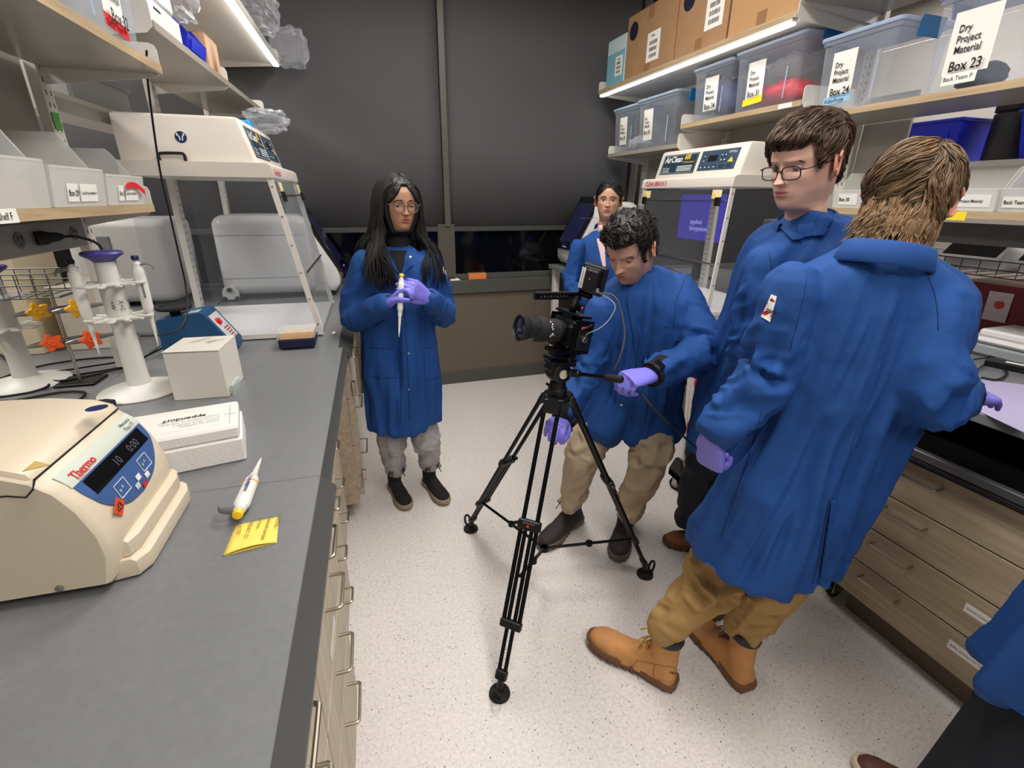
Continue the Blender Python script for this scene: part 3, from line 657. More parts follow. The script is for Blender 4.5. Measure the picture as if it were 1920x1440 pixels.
# ================================================================== centrifuge
M_cent = mat('beige_enamel', (222, 208, 184), .38, bump=.10, bscale=500)
t = thing('centrifuge', 'large beige benchtop centrifuge with a blue control panel', 'centrifuge', ML@(-.75, .92, .93))
V0, V1 = .77, 1.06
prof = [(-.465, .952), (-.452, 1.003), (-.455, 1.045), (-.470, 1.094), (-.490, 1.130), (-.515, 1.153), (-.548, 1.168), (-.62, 1.180), (-.80, 1.186), (-1.0, 1.18), (-1.04, 1.16), (-1.045, .952)]
def crings(prof, ys):
    R = []
    cx, cz = -.75, 1.03
    for y, k in ys: R.append([(cx+(a-cx)*k if a > -.62 or a < -.95 else a, y, cz+(b-cz)*(k if b > 1.0 else 1)) for a, b in prof])
    return R
body = MB().loft(crings(prof, ((V0, .972), (V0+.004, .988), (V0+.014, 1), (V1-.05, 1), (V1-.015, .985), (V1, .95))))
body.box(-1.03, -.475, V0+.02, V1-.02, .934, .953, .004)
part('housing', body, M_cent, t, ML, ang=40)
# stepped bumper ledges at the front foot
for (o, za, zb, va, nm) in ((.012, .972, 1.004, V0+.02, 'upper_bumper'), (.024, .936, .970, V0+.012, 'lower_bumper')):
    mb = MB(); P = [(-.70, va-.006+.02), (-.475, va-.006+.02), (-.455+o*.6, va+.02), (-.452+o, va+.045), (-.452+o, V1-.04), (-.462+o, V1-.012), (-.49, V1+.002), (-.70, V1+.002)]
    mb.loft([[(x, y, za) for x, y in P], [(x+.002, y, za+.006) for x, y in P], [(x+.001, y, zb-.006) for x, y in P], [(x-.006, y, zb) for x, y in P]])
    part(nm, mb, M_cent, t, ML, ang=40)
# lid: seam groove and raised lid shell
lid = MB(); lp = [(-.517, 1.153), (-.524, 1.166), (-.552, 1.178), (-.62, 1.1885), (-.80, 1.195), (-1.0, 1.188), (-1.03, 1.175), (-1.03, 1.165)]
lid.loft([[(a, y, b+dz) for a, b in lp] for y, dz in ((V0+.004, -.012), (V0+.008, -.003), (V0+.02, 0), (V1-.03, 0), (V1-.012, -.004), (V1-.006, -.014))])
part('lid', lid, M_cent, t, ML, ang=40)
# side lid band and seam
part('lid_seam', MB().tube([(-1.03, V0-.0005, 1.146), (-.55, V0-.0005, 1.136), (-.528, V0-.0005, 1.130), (-.516, V0-.0005, 1.142), (-.5145, V0+.006, 1.153)], .0013, 6).tube([(-.5145, V0+.006, 1.1542), (-.5145, V1-.02, 1.1542)], .0016, 6), M_ink, t, ML)
# control panel wraps on the front slope
def CP_(w, y, o=0.001):
    """w 0..1 along the front slope (bottom to top)"""
    Q = [(-.4535, 1.022), (-.4555, 1.047), (-.470, 1.094), (-.490, 1.130), (-.513, 1.1515)]; L = [0]
    for i in range(4): L.append(L[-1]+math.dist(Q[i], Q[i+1]))
    s = w*L[-1]; i = max(k for k in range(4) if L[k] <= s+1e-9); f = (s-L[i])/(L[i+1]-L[i]); a = np.array(Q[i]); b = np.array(Q[i+1]); p = a+(b-a)*f
    d = unit(b-a); n = np.array([-d[1], d[0]]); n = n if n[0] > 0 or n[1] > 0 else -n
    return np.array([p[0]+abs(n[0])*o, y, p[1]+abs(n[1])*o])
def cpatch(name, outline_fn, m, par, o=.001, n=14, k=8, w0=0, w1=1, th=.0008):
    P = []
    for i in range(n+1):
        w = w0+(w1-w0)*i/n; y0, y1 = outline_fn(w); P.append([CP_(w, y0+(y1-y0)*j/k, o) for j in range(k+1)])
    return part(name, MB().grid(P, th, (.7, 0, .7)), m, par, ML, ang=60)
ym = (V0+V1)/2
def half_round(w):      # wide at top, round at bottom
    r = .118; t_ = min(1, max(0, (w-.08)/.62)); hw = r*math.sqrt(max(0, 1-(1-t_)**2)); return ym-hw, ym+hw
pl = cpatch('control_panel', half_round, mat('blue_control_panel', (64, 96, 150), .35), t, .0012, 18, 14, .08, .72)
cpatch('brand_strip', lambda w: (ym-.122, ym+.122), mat('pale_green_strip', (206, 212, 200), .4), pl, .0012, 4, 8, .72, .92)
cpatch('display', lambda w: (ym-.098, ym+.10), mat('black_glass_display', (12, 12, 14), .15), pl, .0024, 5, 8, .50, .70)
def ctext(s, size, w, y, m, par, bold=0):
    p = CP_(w, y, .0036); q = CP_(min(1, w+.08), y, .0036); text(s, size, p, (0, 1, 0), q-p, m, par, off=0, frame=ML, bold=bold)
ctext('Thermo', .020, .755, ym-.105, mat('red_print', (206, 40, 40), .5), pl, .02); ctext('SCIENTIFIC', .007, .735, ym-.10, mat('red_print', (206, 40, 40), .5), pl)
ctext('Heraeus\nPico 17', .011, .82, ym+.07, M_ink, pl)
ctext('10     0:00', .022, .54, ym-.02, mat('amber_digits', (90, 96, 104), .5), pl)
for (y, w) in ((ym-.045, .34), (ym+.045, .34)):
    a = MB(); C0 = [CP_(w-.085, y-.017, .0034), CP_(w-.085, y+.017, .0034), CP_(w+.085, y+.017, .0034), CP_(w+.085, y-.017, .0034)]; a.tube(C0+[C0[0]], .0008, 4)
    part('key_frame', a, M_white_ink, pl, ML); ctext('v ^', .013, w-.03, y-.011, M_white_ink, pl)
for (y, w, m) in ((ym+.005, .27, M_white_ink), (ym+.03, .2, M_white_ink), (ym-.01, .2, mat('start_key_grey', (206, 206, 204), .5)), (ym+.01, .14, mat('stop_key_red', (214, 36, 40), .5))):
    cpatch('key', lambda ww: (y-.007, y+.007), m, pl, .003, 2, 2, w-.035, w+.035)
# stickers
c = onv(211, 770, 1.0); c = np.array([-.60, 1.0, 1.1905])
q = onzl(182, 767, 1.19)
part('oval_emblem', MB().lathe([(0, 0), (.017, 0), (.017, .0012), (0, .0012)], (q[0], min(q[1], V1-.045), 1.1915), (-.05, 0, 1), 24, sc=(1, .8)), mat('navy_emblem', (28, 46, 98), .4), t, ML)
q = onzl(74, 873, 1.19)
e = part('hazard_triangle', MB().prism([(q[0]-.013, q[1]-.013, 1.1895), (q[0]-.013, q[1]+.016, 1.1895), (q[0]+.012, q[1], 1.1885)], (0, 0, .0012)), mat('tan_hazard', (208, 176, 110), .5), t, ML)
bs = np.array(CP_(.04, V0+.045, .0012)); q2 = onu(223, 950, -.4525)
bh = part('biohazard_sticker', MB().obox((q2[0]+.0006, q2[1], q2[2]), ((0, .707, .707), (0, -.707, .707), (1, 0, .05)), (.0135, .0135, .0006), .0003), mat('orange_sticker', (232, 84, 48), .5), t, ML)
mb = MB()
for k in range(3):
    a = math.radians(90+120*k); cc = np.array([q2[0]+.0016, q2[1]+.004*math.cos(a), q2[2]+.004*math.sin(a)])
    mb.tube([cc+np.array([0, .004*math.cos(b), .004*math.sin(b)]) for b in np.linspace(a-2.4, a+2.4, 10)], .0008, 4)
part('biohazard_mark', mb, M_ink, bh, ML)
part('side_bolt', MB().lathe([(0, 0), (.006, 0), (.006, .002), (.004, .0035), (0, .0035)], onv(117, 1113, V0)*np.array([1, 0, 1])+np.array([0, V0-.0005, .012]), (0, -1, 0), 16), M_steel, t, ML)

# ================================================================== pipette stands
M_stand = mat('grey_white_stand_plastic', (214, 212, 206), .4)
def pipette(name, label, top, tip, cap, cat='pipette', L=.24, frame=ML, group=None, hook=1, sideref=(0, 1, 0), accent=None):
    """air-displacement pipette lying along top->tip"""
    Fm = np.array(frame) if frame is not None else np.eye(3)
    top = np.array(top, float); tip = np.array(tip, float); d = unit(tip-top); sd = np.array(sideref, float); sd = unit(sd-d*(sd@d)); S = np.linalg.norm(tip-top)/.24
    t = thing(name, label, cat, Fm@tip, group)
    def A(h): return top+d*h*S
    part('barrel', MB().lathe([(.0085, .014*S), (.012, .016*S), (.012, .026*S), (.0155, .030*S), (.0165, .045*S), (.0155, .10*S), (.0150, .130*S), (.0125, .139*S), (.0095, .145*S)], top, d, 20, (1, .82), sd), mat('pipette_grip_white', (228, 226, 220), .35), t, frame)
    part('nose_cone', MB().lathe([(.0092, .1455*S), (.0095, .150*S), (.0062, .162*S), (.0055, .185*S), (.0042, .20*S)], top, d, 16), M_white, t, frame)
    part('tip', MB().lathe([(.0042, .197*S), (.0036, .215*S), (.0009, .24*S)], top, d, 12), mat('tip_white', (236, 236, 232), .3), t, frame)
    b = part('plunger', MB().lathe([(.0065, 0.003*S), (.0065, .022*S)], top, d, 12), M_white, t, frame)
    part('plunger_cap', MB().lathe([(.0, -.004*S), (.0085, -.003*S), (.0102, 0), (.0102, .006*S), (.0075, .009*S)], top, d, 18), cap, b, frame)
    if hook:
        hk = [A(.020)+sd*.008, A(.018)+sd*.022, A(.022)+sd*.036, A(.036)+sd*.042]
        part('finger_hook', MB().tube(smoothpath(hk, 4), [.009, .009, .009, .009, .0085, .008, .0075, .007, .007, .006, .006, .005, .004], 10, flat=.45, up=d), M_grey, t, frame)
    part('scale_window', MB().obox(A(.085)+np.cross(d, sd)*.0130, (d, sd, np.cross(d, sd)), (.02*S, .003, .0012), .0005), M_grey, t, frame)
    if accent: part('volume_ring', MB().lathe([(.0150, .112*S), (.0160, .113*S), (.0158, .118*S), (.0148, .119*S)], top, d, 18, (1, .82), sd), accent, t, frame)
    return t
def stand(label, c, z0, h, ring, frame=ML):
    t = thing('pipette_stand', label, 'pipette stand', np.array(frame)@(c[0], c[1], z0))
    part('base', MB().lathe([(.0, 0), (.118, 0), (.12, .004), (.115, .009), (.06, .022), (.036, .03), (0, .031)], (c[0], c[1], z0), (0, 0, 1), 40), M_stand, t, frame, ang=50)
    part('column', MB().lathe([(.034, .026), (.031, .06), (.029, .2), (.0285, h-.20), (.032, h-.198), (.032, h-.1), (.028, h-.098), (.026, h-.03), (.0, h-.03)], (c[0], c[1], z0), (0, 0, 1), 32), M_stand, t, frame)
    part('top_knob', MB().lathe([(.0, h-.0295), (.027, h-.0295), (.034, h-.022), (.052, h-.010), (.054, h-.005), (.050, h), (.02, h+.002), (0, h+.002)], (c[0], c[1], z0), (0, 0, 1), 32), mat('purple_knob', (72, 62, 140), .35), t, frame)
    for zz, nm in ((h-.10, 'upper_carousel'), (h-.205, 'lower_carousel')):
        mb = MB(); mb.lathe([(.032, 0), (.045, .001), (.045, .006), (.032, .008)], (c[0], c[1], z0+zz), (0, 0, 1), 32)
        for k in range(6):
            a = ring+k*math.pi/3; dr = np.array([math.cos(a), math.sin(a), 0]); pr = np.array([-math.sin(a), math.cos(a), 0]); o = np.array([c[0], c[1], z0+zz+.003])
            for sg in (-1, 1):
                P = smoothpath([o+dr*.042+pr*sg*.006, o+dr*.058+pr*sg*.014, o+dr*.072+pr*sg*.020, o+dr*.088+pr*sg*.017+np.array([0, 0, .002])], 3)
                mb.tube(P, [.010, .010, .0098, .0095, .009, .009, .0085, .008, .0065, .0045][:len(P)], 6, flat=.55, up=(0, 0, 1))
        part(nm, mb, M_stand, t, frame)
    return t
cx, cy = -.795, 1.775
st1 = stand('white pipette stand with a purple top knob and two hanging pipettes', (cx, cy), .9305, .455, .35)
p = st1.children[1]
for k, (s, dx) in enumerate((('X+C', -.15), ('X+C', -.95), ('+W', -1.6))):
    dr = np.array([math.cos(dx), math.sin(dx), 0]); rt_ = np.array([-math.sin(dx), math.cos(dx), 0]); text(s, .017, np.array([cx, cy, .9305+.31])+dr*.0328-np.array([0, 0, 0]), (0, 0, -1), rt_, M_ink, p, frame=ML, sx=1)
navy = mat('navy_cap', (36, 34, 84), .4)
def hang(ang, cap, label, zt=1.365):
    dr = np.array([math.cos(ang), math.sin(ang), 0]); c = np.array([cx, cy, 0])+dr*.077
    return pipette('pipette', label, c+np.array([0, 0, zt]), c+np.array([0, 0, zt-.29])+dr*.0, cap, group='pipettes hanging on the stand', sideref=dr)
hang(.35-math.pi/3*2+math.pi*.0-.9, M_black, 'white pipette with a black cap hanging at the left of the pipette stand')
hang(.35, navy, 'white pipette with a navy cap hanging at the right of the pipette stand')
st2 = stand('second pipette stand at the left edge, on the far side of the bench spine', (-1.20, 1.95), .9305, .40, .1)
# aluminium clamps with star knobs
M_cast = mat('cast_aluminium', (150, 148, 146), .3, metal=.9)
def starknob(name, label, c, m, ax):
    t = thing('bosshead_clamp', label, 'clamp', ML@np.array(c), 'clamps with star knobs')
    ax = unit(ax); c = np.array(c, float); x = unit(np.cross(ax, (0, 0, 1))); y = np.cross(ax, x); P = []
    for k in range(30):
        a = k*2*math.pi/30; r = .026+.006*math.cos(5*a); P.append(c+r*(math.cos(a)*x+math.sin(a)*y))
    kn = MB().loft([[q for q in P], [q+ax*.004+(c-q)*-.03 for q in P], [q+ax*.012 for q in P], [q+ax*.018+(c-q)*.2 for q in P]])
    k_ = part('star_knob', kn, m, t, ML); part('knob_hub', MB().lathe([(.011, .0), (.011, .006), (.007, .007), (0, .004)], c+ax*.0185, ax, 18), m, k_, ML)
    part('clamp_body', MB().cyl(c-ax*.0005, c-ax*.03, .010, .013, 14).ell(c-ax*.045, (.02, .02, .016), 14, 10), M_cast, t, ML)
    e = c-ax*.045; part('clamp_rod', MB().tube(smoothpath([e+x*.06-np.array([0, 0, .004]), e, e-x*.09+np.array([0, 0, .006])], 4), [.004, .007, .009, .010, .010, .010, .008, .006, .005], 10), M_cast, t, ML)
yel, ora = mat('yellow_knob', (240, 180, 26), .4), mat('orange_knob', (240, 92, 24), .4)
axk = unit(ML.T@(CP-np.array([-1.0, 1.8, 1.2])))
for (px_, py_, m, lab) in ((72, 584, yel, 'clamp with a yellow star knob, the left one of the upper pair'), (144, 578, yel, 'clamp with a yellow star knob beside the hanging pipette'), (98, 643, ora, 'clamp with an orange star knob, the left one of the lower pair'), (170, 636, ora, 'clamp with an orange star knob beside the stand column')):
    starknob('clamp', lab, onv(px_, py_, 1.86), m, axk)
t = thing('retort_stand', 'thin steel retort rod holding the star-knob clamps behind the pipette stand', 'stand', ML@(-1.0, 1.93, .93))
part('rod', MB().cyl((-1.03, 1.915, .94), (-1.03, 1.915, 1.26), .005, n=12), M_steel, t, ML); part('foot_plate', MB().box(-1.09, -.97, 1.87, 1.97, .9305, .9395, .002), M_blackm, t, ML)

# ================================================================== boxes on the left bench
def frame_box(org, xd, w, d, h):
    xd = unit(xd); yd = np.array([-xd[1], xd[0], 0]); return np.array(org, float), xd, yd, w, d, h
M_carton = mat('white_carton', (226, 220, 210), .6)
a0, a1, a2 = np.array([-.659, 1.652]), np.array([-.501, 1.648]), np.array([-.495, 1.83])
t = thing('white_carton', 'white cube carton between the pipette stand and the foam box', 'box', ML@(-.58, 1.74, .93))
xd = unit(np.append(a1-a0, 0)); yd = np.array([-xd[1], xd[0], 0]); o = np.append((a0), .9305); H_ = .158
part('carton_body', MB().obox(o+xd*.079+yd*.09+np.array([0, 0, H_/2]), (xd, yd, (0, 0, 1)), (.079, .09, H_/2), .0015), M_carton, t, ML)
part('lid_flap', MB().prism([o+yd*.001+np.array([-.001, -.003, H_+.0035]), o+xd*.159+np.array([0, -.003, H_+.0008]), o+xd*.159+yd*.178+np.array([0, 0, H_+.0008]), o+yd*.178+np.array([0, 0, H_+.0008])], (0, 0, .0015)), M_carton, t, ML)
lf = t.children[1]
text('Catalog # 4346907\nMicroAmp Fast', .010, o+xd*.045+yd*.10+np.array([0, 0, H_+.0055]), (xd*.8+yd*.9), (yd*.8-xd*.9), M_ink, lf, frame=ML, off=0)
text('Applied\nBiosystems', .013, o+xd*.095+yd*.09+np.array([0, 0, H_+.0055]), (xd*.8+yd*.9), (yd*.8-xd*.9), M_ink, lf, frame=ML, off=0)
t = thing('tube_strip', 'small clear tube strip leaning against the white carton', 'tube strip', ML@(-.49, 1.70, .93), None)
for k in range(4):
    c = np.array([-.487, 1.655+.022*k, .9305]); tb = part('tube', MB().lathe([(.003, 0), (.005, .012), (.0062, .03), (.0062, .034)], c, (0, 0, 1), 12), clearplastic('clear_tube', (210, 226, 216), .35), t, ML)
    part('tube_cap', MB().lathe([(.0066, .0342), (.0066, .04), (0, .0405)], c, (0, 0, 1), 12), clearplastic('clear_cap', (226, 236, 230), .5), tb, ML)
# styrofoam box
M_foam = mat('white_styrofoam', (236, 232, 228), .8, bump=.5, bscale=160)
t = thing('foam_box', 'white styrofoam box with lid between centrifuge and carton', 'box', ML@(-.49, 1.26, .93))
A0 = np.array([-.353, 1.19, 0]); xd = unit((-.353+.51, 1.19-1.155, 0)); yd = np.array([-xd[1], xd[0], 0]); W_, D_ = .26, .185
cc = A0-xd*W_/2+yd*D_/2
part('foam_base', MB().obox(cc+np.array([0, 0, .9305+.031]), (xd, yd, (0, 0, 1)), (W_/2, D_/2, .031), .004), M_foam, t, ML)
fl = part('foam_lid', MB().obox(cc+np.array([0, 0, .9305+.078]), (xd, yd, (0, 0, 1)), (W_/2-.004, D_/2-.004, .0155), .005), M_foam, t, ML)
tl = part('paper_label', MB().obox(cc-xd*.005+np.array([0, 0, .9305+.0940]), (xd, yd, (0, 0, 1)), (.095, .055, .0004)), M_paper, fl, ML)
o = cc+np.array([0, 0, .9305+.0948])
text('eppendorf', .022, o+xd*.055+yd*.022, -xd, -yd, M_ink, tl, frame=ML, off=0, bold=.03)
for k, (w_, r_) in enumerate(((.15, 6), (.17, 6), (.16, 6), (.12, 6))): text(('Transferpettor pipette, adjustable volume', 'For in vitro diagnostic use. Keep upright', 'Serial No. 302156  100-1000 ul', 'Research plus 3123000063')[k], .0078, o+xd*.085+yd*(.006-.013*k), -xd, -yd, M_ink, tl, frame=ML, off=0)
part('lid_cross', MB().obox(cc+xd*.108+np.array([0, 0, .9305+.094]), (xd, yd, (0, 0, 1)), (.001, .06, .0006)).obox(cc+xd*.108+np.array([0, 0, .9305+.094]), (xd, yd, (0, 0, 1)), (.012, .001, .0006)), mat('foam_mark', (196, 198, 190), .8), fl, ML)
# tip box
t = thing('tip_box', 'navy pipette tip box with yellow tips by the clean hood', 'tip box', ML@(-.355, 2.24, .93))
x0, x1, y0, y1 = -.43, -.285, 2.165, 2.31
part('rack', MB().box(x0, x1, y0, y1, .9305, .972, .006), mat('navy_rack', (30, 28, 62), .4), t, ML)
part('deck', MB().box(x0+.006, x1-.006, y0+.006, y1-.006, .9725, .9765, .001), yel, t, ML)
mb = MB()
for i in range(12):
    for j in range(8): mb.lathe([(.0045, 0), (.0045, .009), (.003, .0095)], (x0+.014+i*.0105, y0+.016+j*.0155, .977), (0, 0, 1), 6)
tag(part('tips', mb, mat('amber_tips', (248, 190, 60), .4), t, ML), kind='stuff')
part('lid', MB().box(x0-.002, x1+.002, y0-.002, y0+.0, .974, 1.0).box(x0-.002, x0, y0, y1, .974, 1.0).box(x1, x1+.002, y0, y1, .974, 1.0).box(x0-.002, x1+.002, y1, y1+.002, .974, 1.0).box(x0-.002, x1+.002, y0-.002, y1+.002, 1.0, 1.002), clearplastic('clear_lid', (240, 240, 236), .18), t, ML)
# vortex mixer
t = thing('vortex_mixer', 'blue vortex mixer with a black cup head and a dial plate', 'mixer', ML@(-.74, 2.24, .93))
M_blu = mat('mixer_blue_enamel', (28, 78, 120), .4)
u0 = -.855; y0, y1 = 2.16, 2.31
pf = [(u0, .936), (-.60, .936), (-.60, .965), (-.685, 1.10), (-.70, 1.105), (u0+.004, 1.083), (u0, 1.075)]
part('housing', MB().loft([[(a, y, b) for a, b in pf] for y in (y0, y1)]), M_blu, t, ML)
d = unit((-.085, 0, .135)); n = unit((.135, 0, .085)); c = np.array([-.6425, (y0+y1)/2, 1.0325])
dp = part('dial_plate', MB().obox(c+n*.0015, (d, (0, 1, 0), n), (.062, .055, .0012)), mat('silver_dial_plate', (206, 208, 206), .4), t, ML)
part('dial', MB().lathe([(.016, 0), (.014, .010), (0, .011)], c+n*.003+d*.025+np.array([0, -.02, 0]), n, 18), mat('red_dial', (214, 40, 60), .4), dp, ML)
mb = MB()
for k in range(5): mb.obox(c+n*.0034+d*(-.01-.012*k)+np.array([0, .01, 0]), (d, (0, 1, 0), n), (.0025, .03-.003*k, .0003))
part('dial_print', mb, mat('crimson_print', (170, 40, 60), .5), dp, ML)
part('type_plate', MB().obox((-.735, y0+.05, 1.1018), ((1, 0, .14), (0, 1, 0), (-.14, 0, 1)), (.026, .028, .0008)), mat('pale_plate', (196, 214, 212), .4), t, ML)
c = np.array([-.80, (y0+y1)/2-.02, 1.09])
part('cup_head', MB().lathe([(.018, 0), (.02, .022), (.062, .026), (.066, .032), (.064, .039), (.05, .040), (.046, .034), (0, .030)], c, (0, 0, 1), 32), M_rubber, t, ML)
mb = MB()
for a in (u0+.02, -.62):
    for y in (y0+.02, y1-.02): mb.lathe([(.012, 0), (.012, .0055), (0, .0055)], (a, y, .9305), (0, 0, 1), 12)
part('feet', mb, M_rubber, t, ML)
# loose pipette on the bench and sticky note
tipp = onzl(490, 858, .940); topp = onzl(437, 985, .957); d = unit(topp-tipp)
pipette('pipette', 'white pipette with a yellow plunger lying beside the centrifuge', tipp+d*.262+np.array([0, 0, .0]), tipp, mat('yellow_plunger', (250, 206, 40), .4), hook=1, sideref=(-1, -.25, .1), accent=mat('orange_ring', (240, 170, 80), .4))
pp = bpy.data.objects['pipette.002']
mid = tipp+d*.17; sd_ = unit(np.cross(d, (0, 0, 1)))
text('eppendorf', .0115, mid+np.array([0, 0, .0150])+sd_*.002, d*-1, sd_*-1, mat('blue_print', (50, 70, 150), .5), pp, frame=ML, bold=.02)
M_note = mat('yellow_sticky_note', (246, 222, 104), .7)
t = thing('sticky_note', 'folded yellow sticky note with handwriting under the pipette', 'note', ML@(-.28, .87, .931))
Q = [onzl(*q_, .931) for q_ in ((418, 1043), (517, 1018), (521, 970), (443, 985))]
P = []
for i in range(7):
    a = i/6; P.append([Q[0]*(1-a)*(1-b)+Q[1]*(1-a)*b+Q[3]*a*(1-b)+Q[2]*a*b+np.array([0, 0, .0008+.006*math.sin(b*3.1)*(1-a)**2]) for b in np.linspace(0, 1, 9)])
nt_ = part('note_sheet', MB().grid(P, .0005, (0, 0, 1)), M_note, t, ML, ang=180)
part('note_underleaf', MB().prism([q_+(Q[1]-Q[0])*.02+np.array([0, 0, -.0004]) for q_ in Q], (0, 0, .0006)), M_note, t, ML)
dx = unit(Q[3]-Q[0])*-1; dy = unit(Q[1]-Q[0])
for k, s_ in enumerate(('PARTIAL', 'Inverted sample', 'for me', 'FRIDAY -D', 'not 200')): text(s_, .0115, Q[3]*.93+Q[0]*.07+dy*(.078-.017*k)+np.array([0, 0, .0075]), dx, dy, mat('brown_ink', (120, 92, 30), .6), nt_, frame=ML, off=0)
part('bench_tag', MB().box(-.168+.0, -.1665, 0, 0, 0, 0) if False else MB().obox(onzl(626, 624, .9306), ((1, 0, 0), (0, 1, 0), (0, 0, 1)), (.006, .02, .0005)), M_paper, bpy.data.objects['worktop.001'], ML)

# ================================================================== cables on the left bench
def cable(label, pts, r=.0035, frame=ML, name='cable', m=None, group=None, n=8):
    Fm = np.array(frame) if frame is not None else np.eye(3)
    o = part(name, MB().tube(smoothpath(pts, 8), r, 8), m or M_cable, None, frame, ang=180); return tag(o, label, 'cable', group)
zc = .9345
cable('long black cord hanging from the upper left shelf past the hood panel', [onv(275, 95, 2.0), onv(275, 130, 2.05), onv(284, 210, 2.08), onv(300, 320, 2.1), onv(318, 400, 2.12), onv(335, 475, 2.13), onv(349, 540, 2.12), onv(350, 590, 2.05), onv(335, 618, 1.98), onv(300, 628, 1.95), onv(262, 630, 1.92)], .0034)
cable('black power cord looping down from the raceway plug behind the stand', [(US+.06, 1.77, 1.43), (US+.09, 1.80, 1.425), (US+.10, 1.88, 1.39), (US+.07, 1.95, 1.30), (US+.06, 2.0, 1.2), (US+.05, 2.0, 1.0), (US+.08, 1.95, zc)], .004)
t = thing('power_plug', 'black ridged power plug in the grey raceway', 'plug', ML@(US+.03, 1.72, 1.43))
part('plug_body', MB().lathe([(0, 0), (.019, 0), (.02, .02), (.015, .03), (.012, .05), (.006, .062)], (US+.0205, 1.725, 1.428), (.75, .6, .05), 16), M_rubber, t, ML)
pts = []
for k, (px_, py_) in enumerate(((0, 664), (30, 690), (70, 712), (92, 722), (60, 735), (0, 745))): pts.append(onzl(px_, py_, zc+.004))
cable('black cable crossing the left edge of the bench behind the centrifuge', pts, .0042)
cable('black cable coil nearest the pipette stand base', [onzl(x, y, zc+.002*(i % 3)) for i, (x, y) in enumerate(((0, 710), (60, 690), (130, 677), (200, 670), (232, 672), (225, 688), (160, 700), (80, 712), (30, 724), (0, 735)))], .004)
cable('black cable loop lying across the coil behind the centrifuge', [onzl(x, y, zc+.006+.002*(i % 2)) for i, (x, y) in enumerate(((330, 640), (300, 655), (262, 672), (215, 680), (150, 690), (90, 700), (78, 708), (110, 714), (170, 704), (230, 690)))], .0036)
cable('black cable bend in front of the second pipette stand', [onzl(x, y, zc+.003) for x, y in ((0, 757), (60, 745), (120, 735), (155, 735), (158, 742), (140, 752), (90, 757), (20, 752), (0, 752))], .0042)
t = thing('cord_end', 'short black rubber connector at the foot of the pipette stand', 'connector', ML@(-.8, 1.6, .93)); q = onzl(200, 756, .945)
part('connector_body', MB().lathe([(0, 0), (.013, 0), (.014, .02), (.009, .04), (0, .042)], (q[0]-.02, q[1], .9445), (1, .1, 0), 14), M_rubber, t, ML)
# wire rack over the far bench edge
t = thing('wire_rack', 'grey wire rack beyond the bench spine at the left edge', 'rack', ML@(-1.25, 1.95, 1.22))
mb = MB(); M_wire = mat('grey_wire', (104, 108, 106), .4, metal=.4)
for z in (1.235, 1.275, 1.31): mb.tube([(-1.36, 1.86, z), (-.99, 1.88, z), (-.985, 2.02, z), (-1.36, 2.03, z)], .0022, 6)
for x in np.linspace(-1.34, -1.0, 9): mb.tube([(x, 1.865, 1.31), (x, 1.865, 1.235), (x, 2.025, 1.235), (x, 2.025, 1.31)], .0018, 6)
part('wires', mb, M_wire, t, ML)
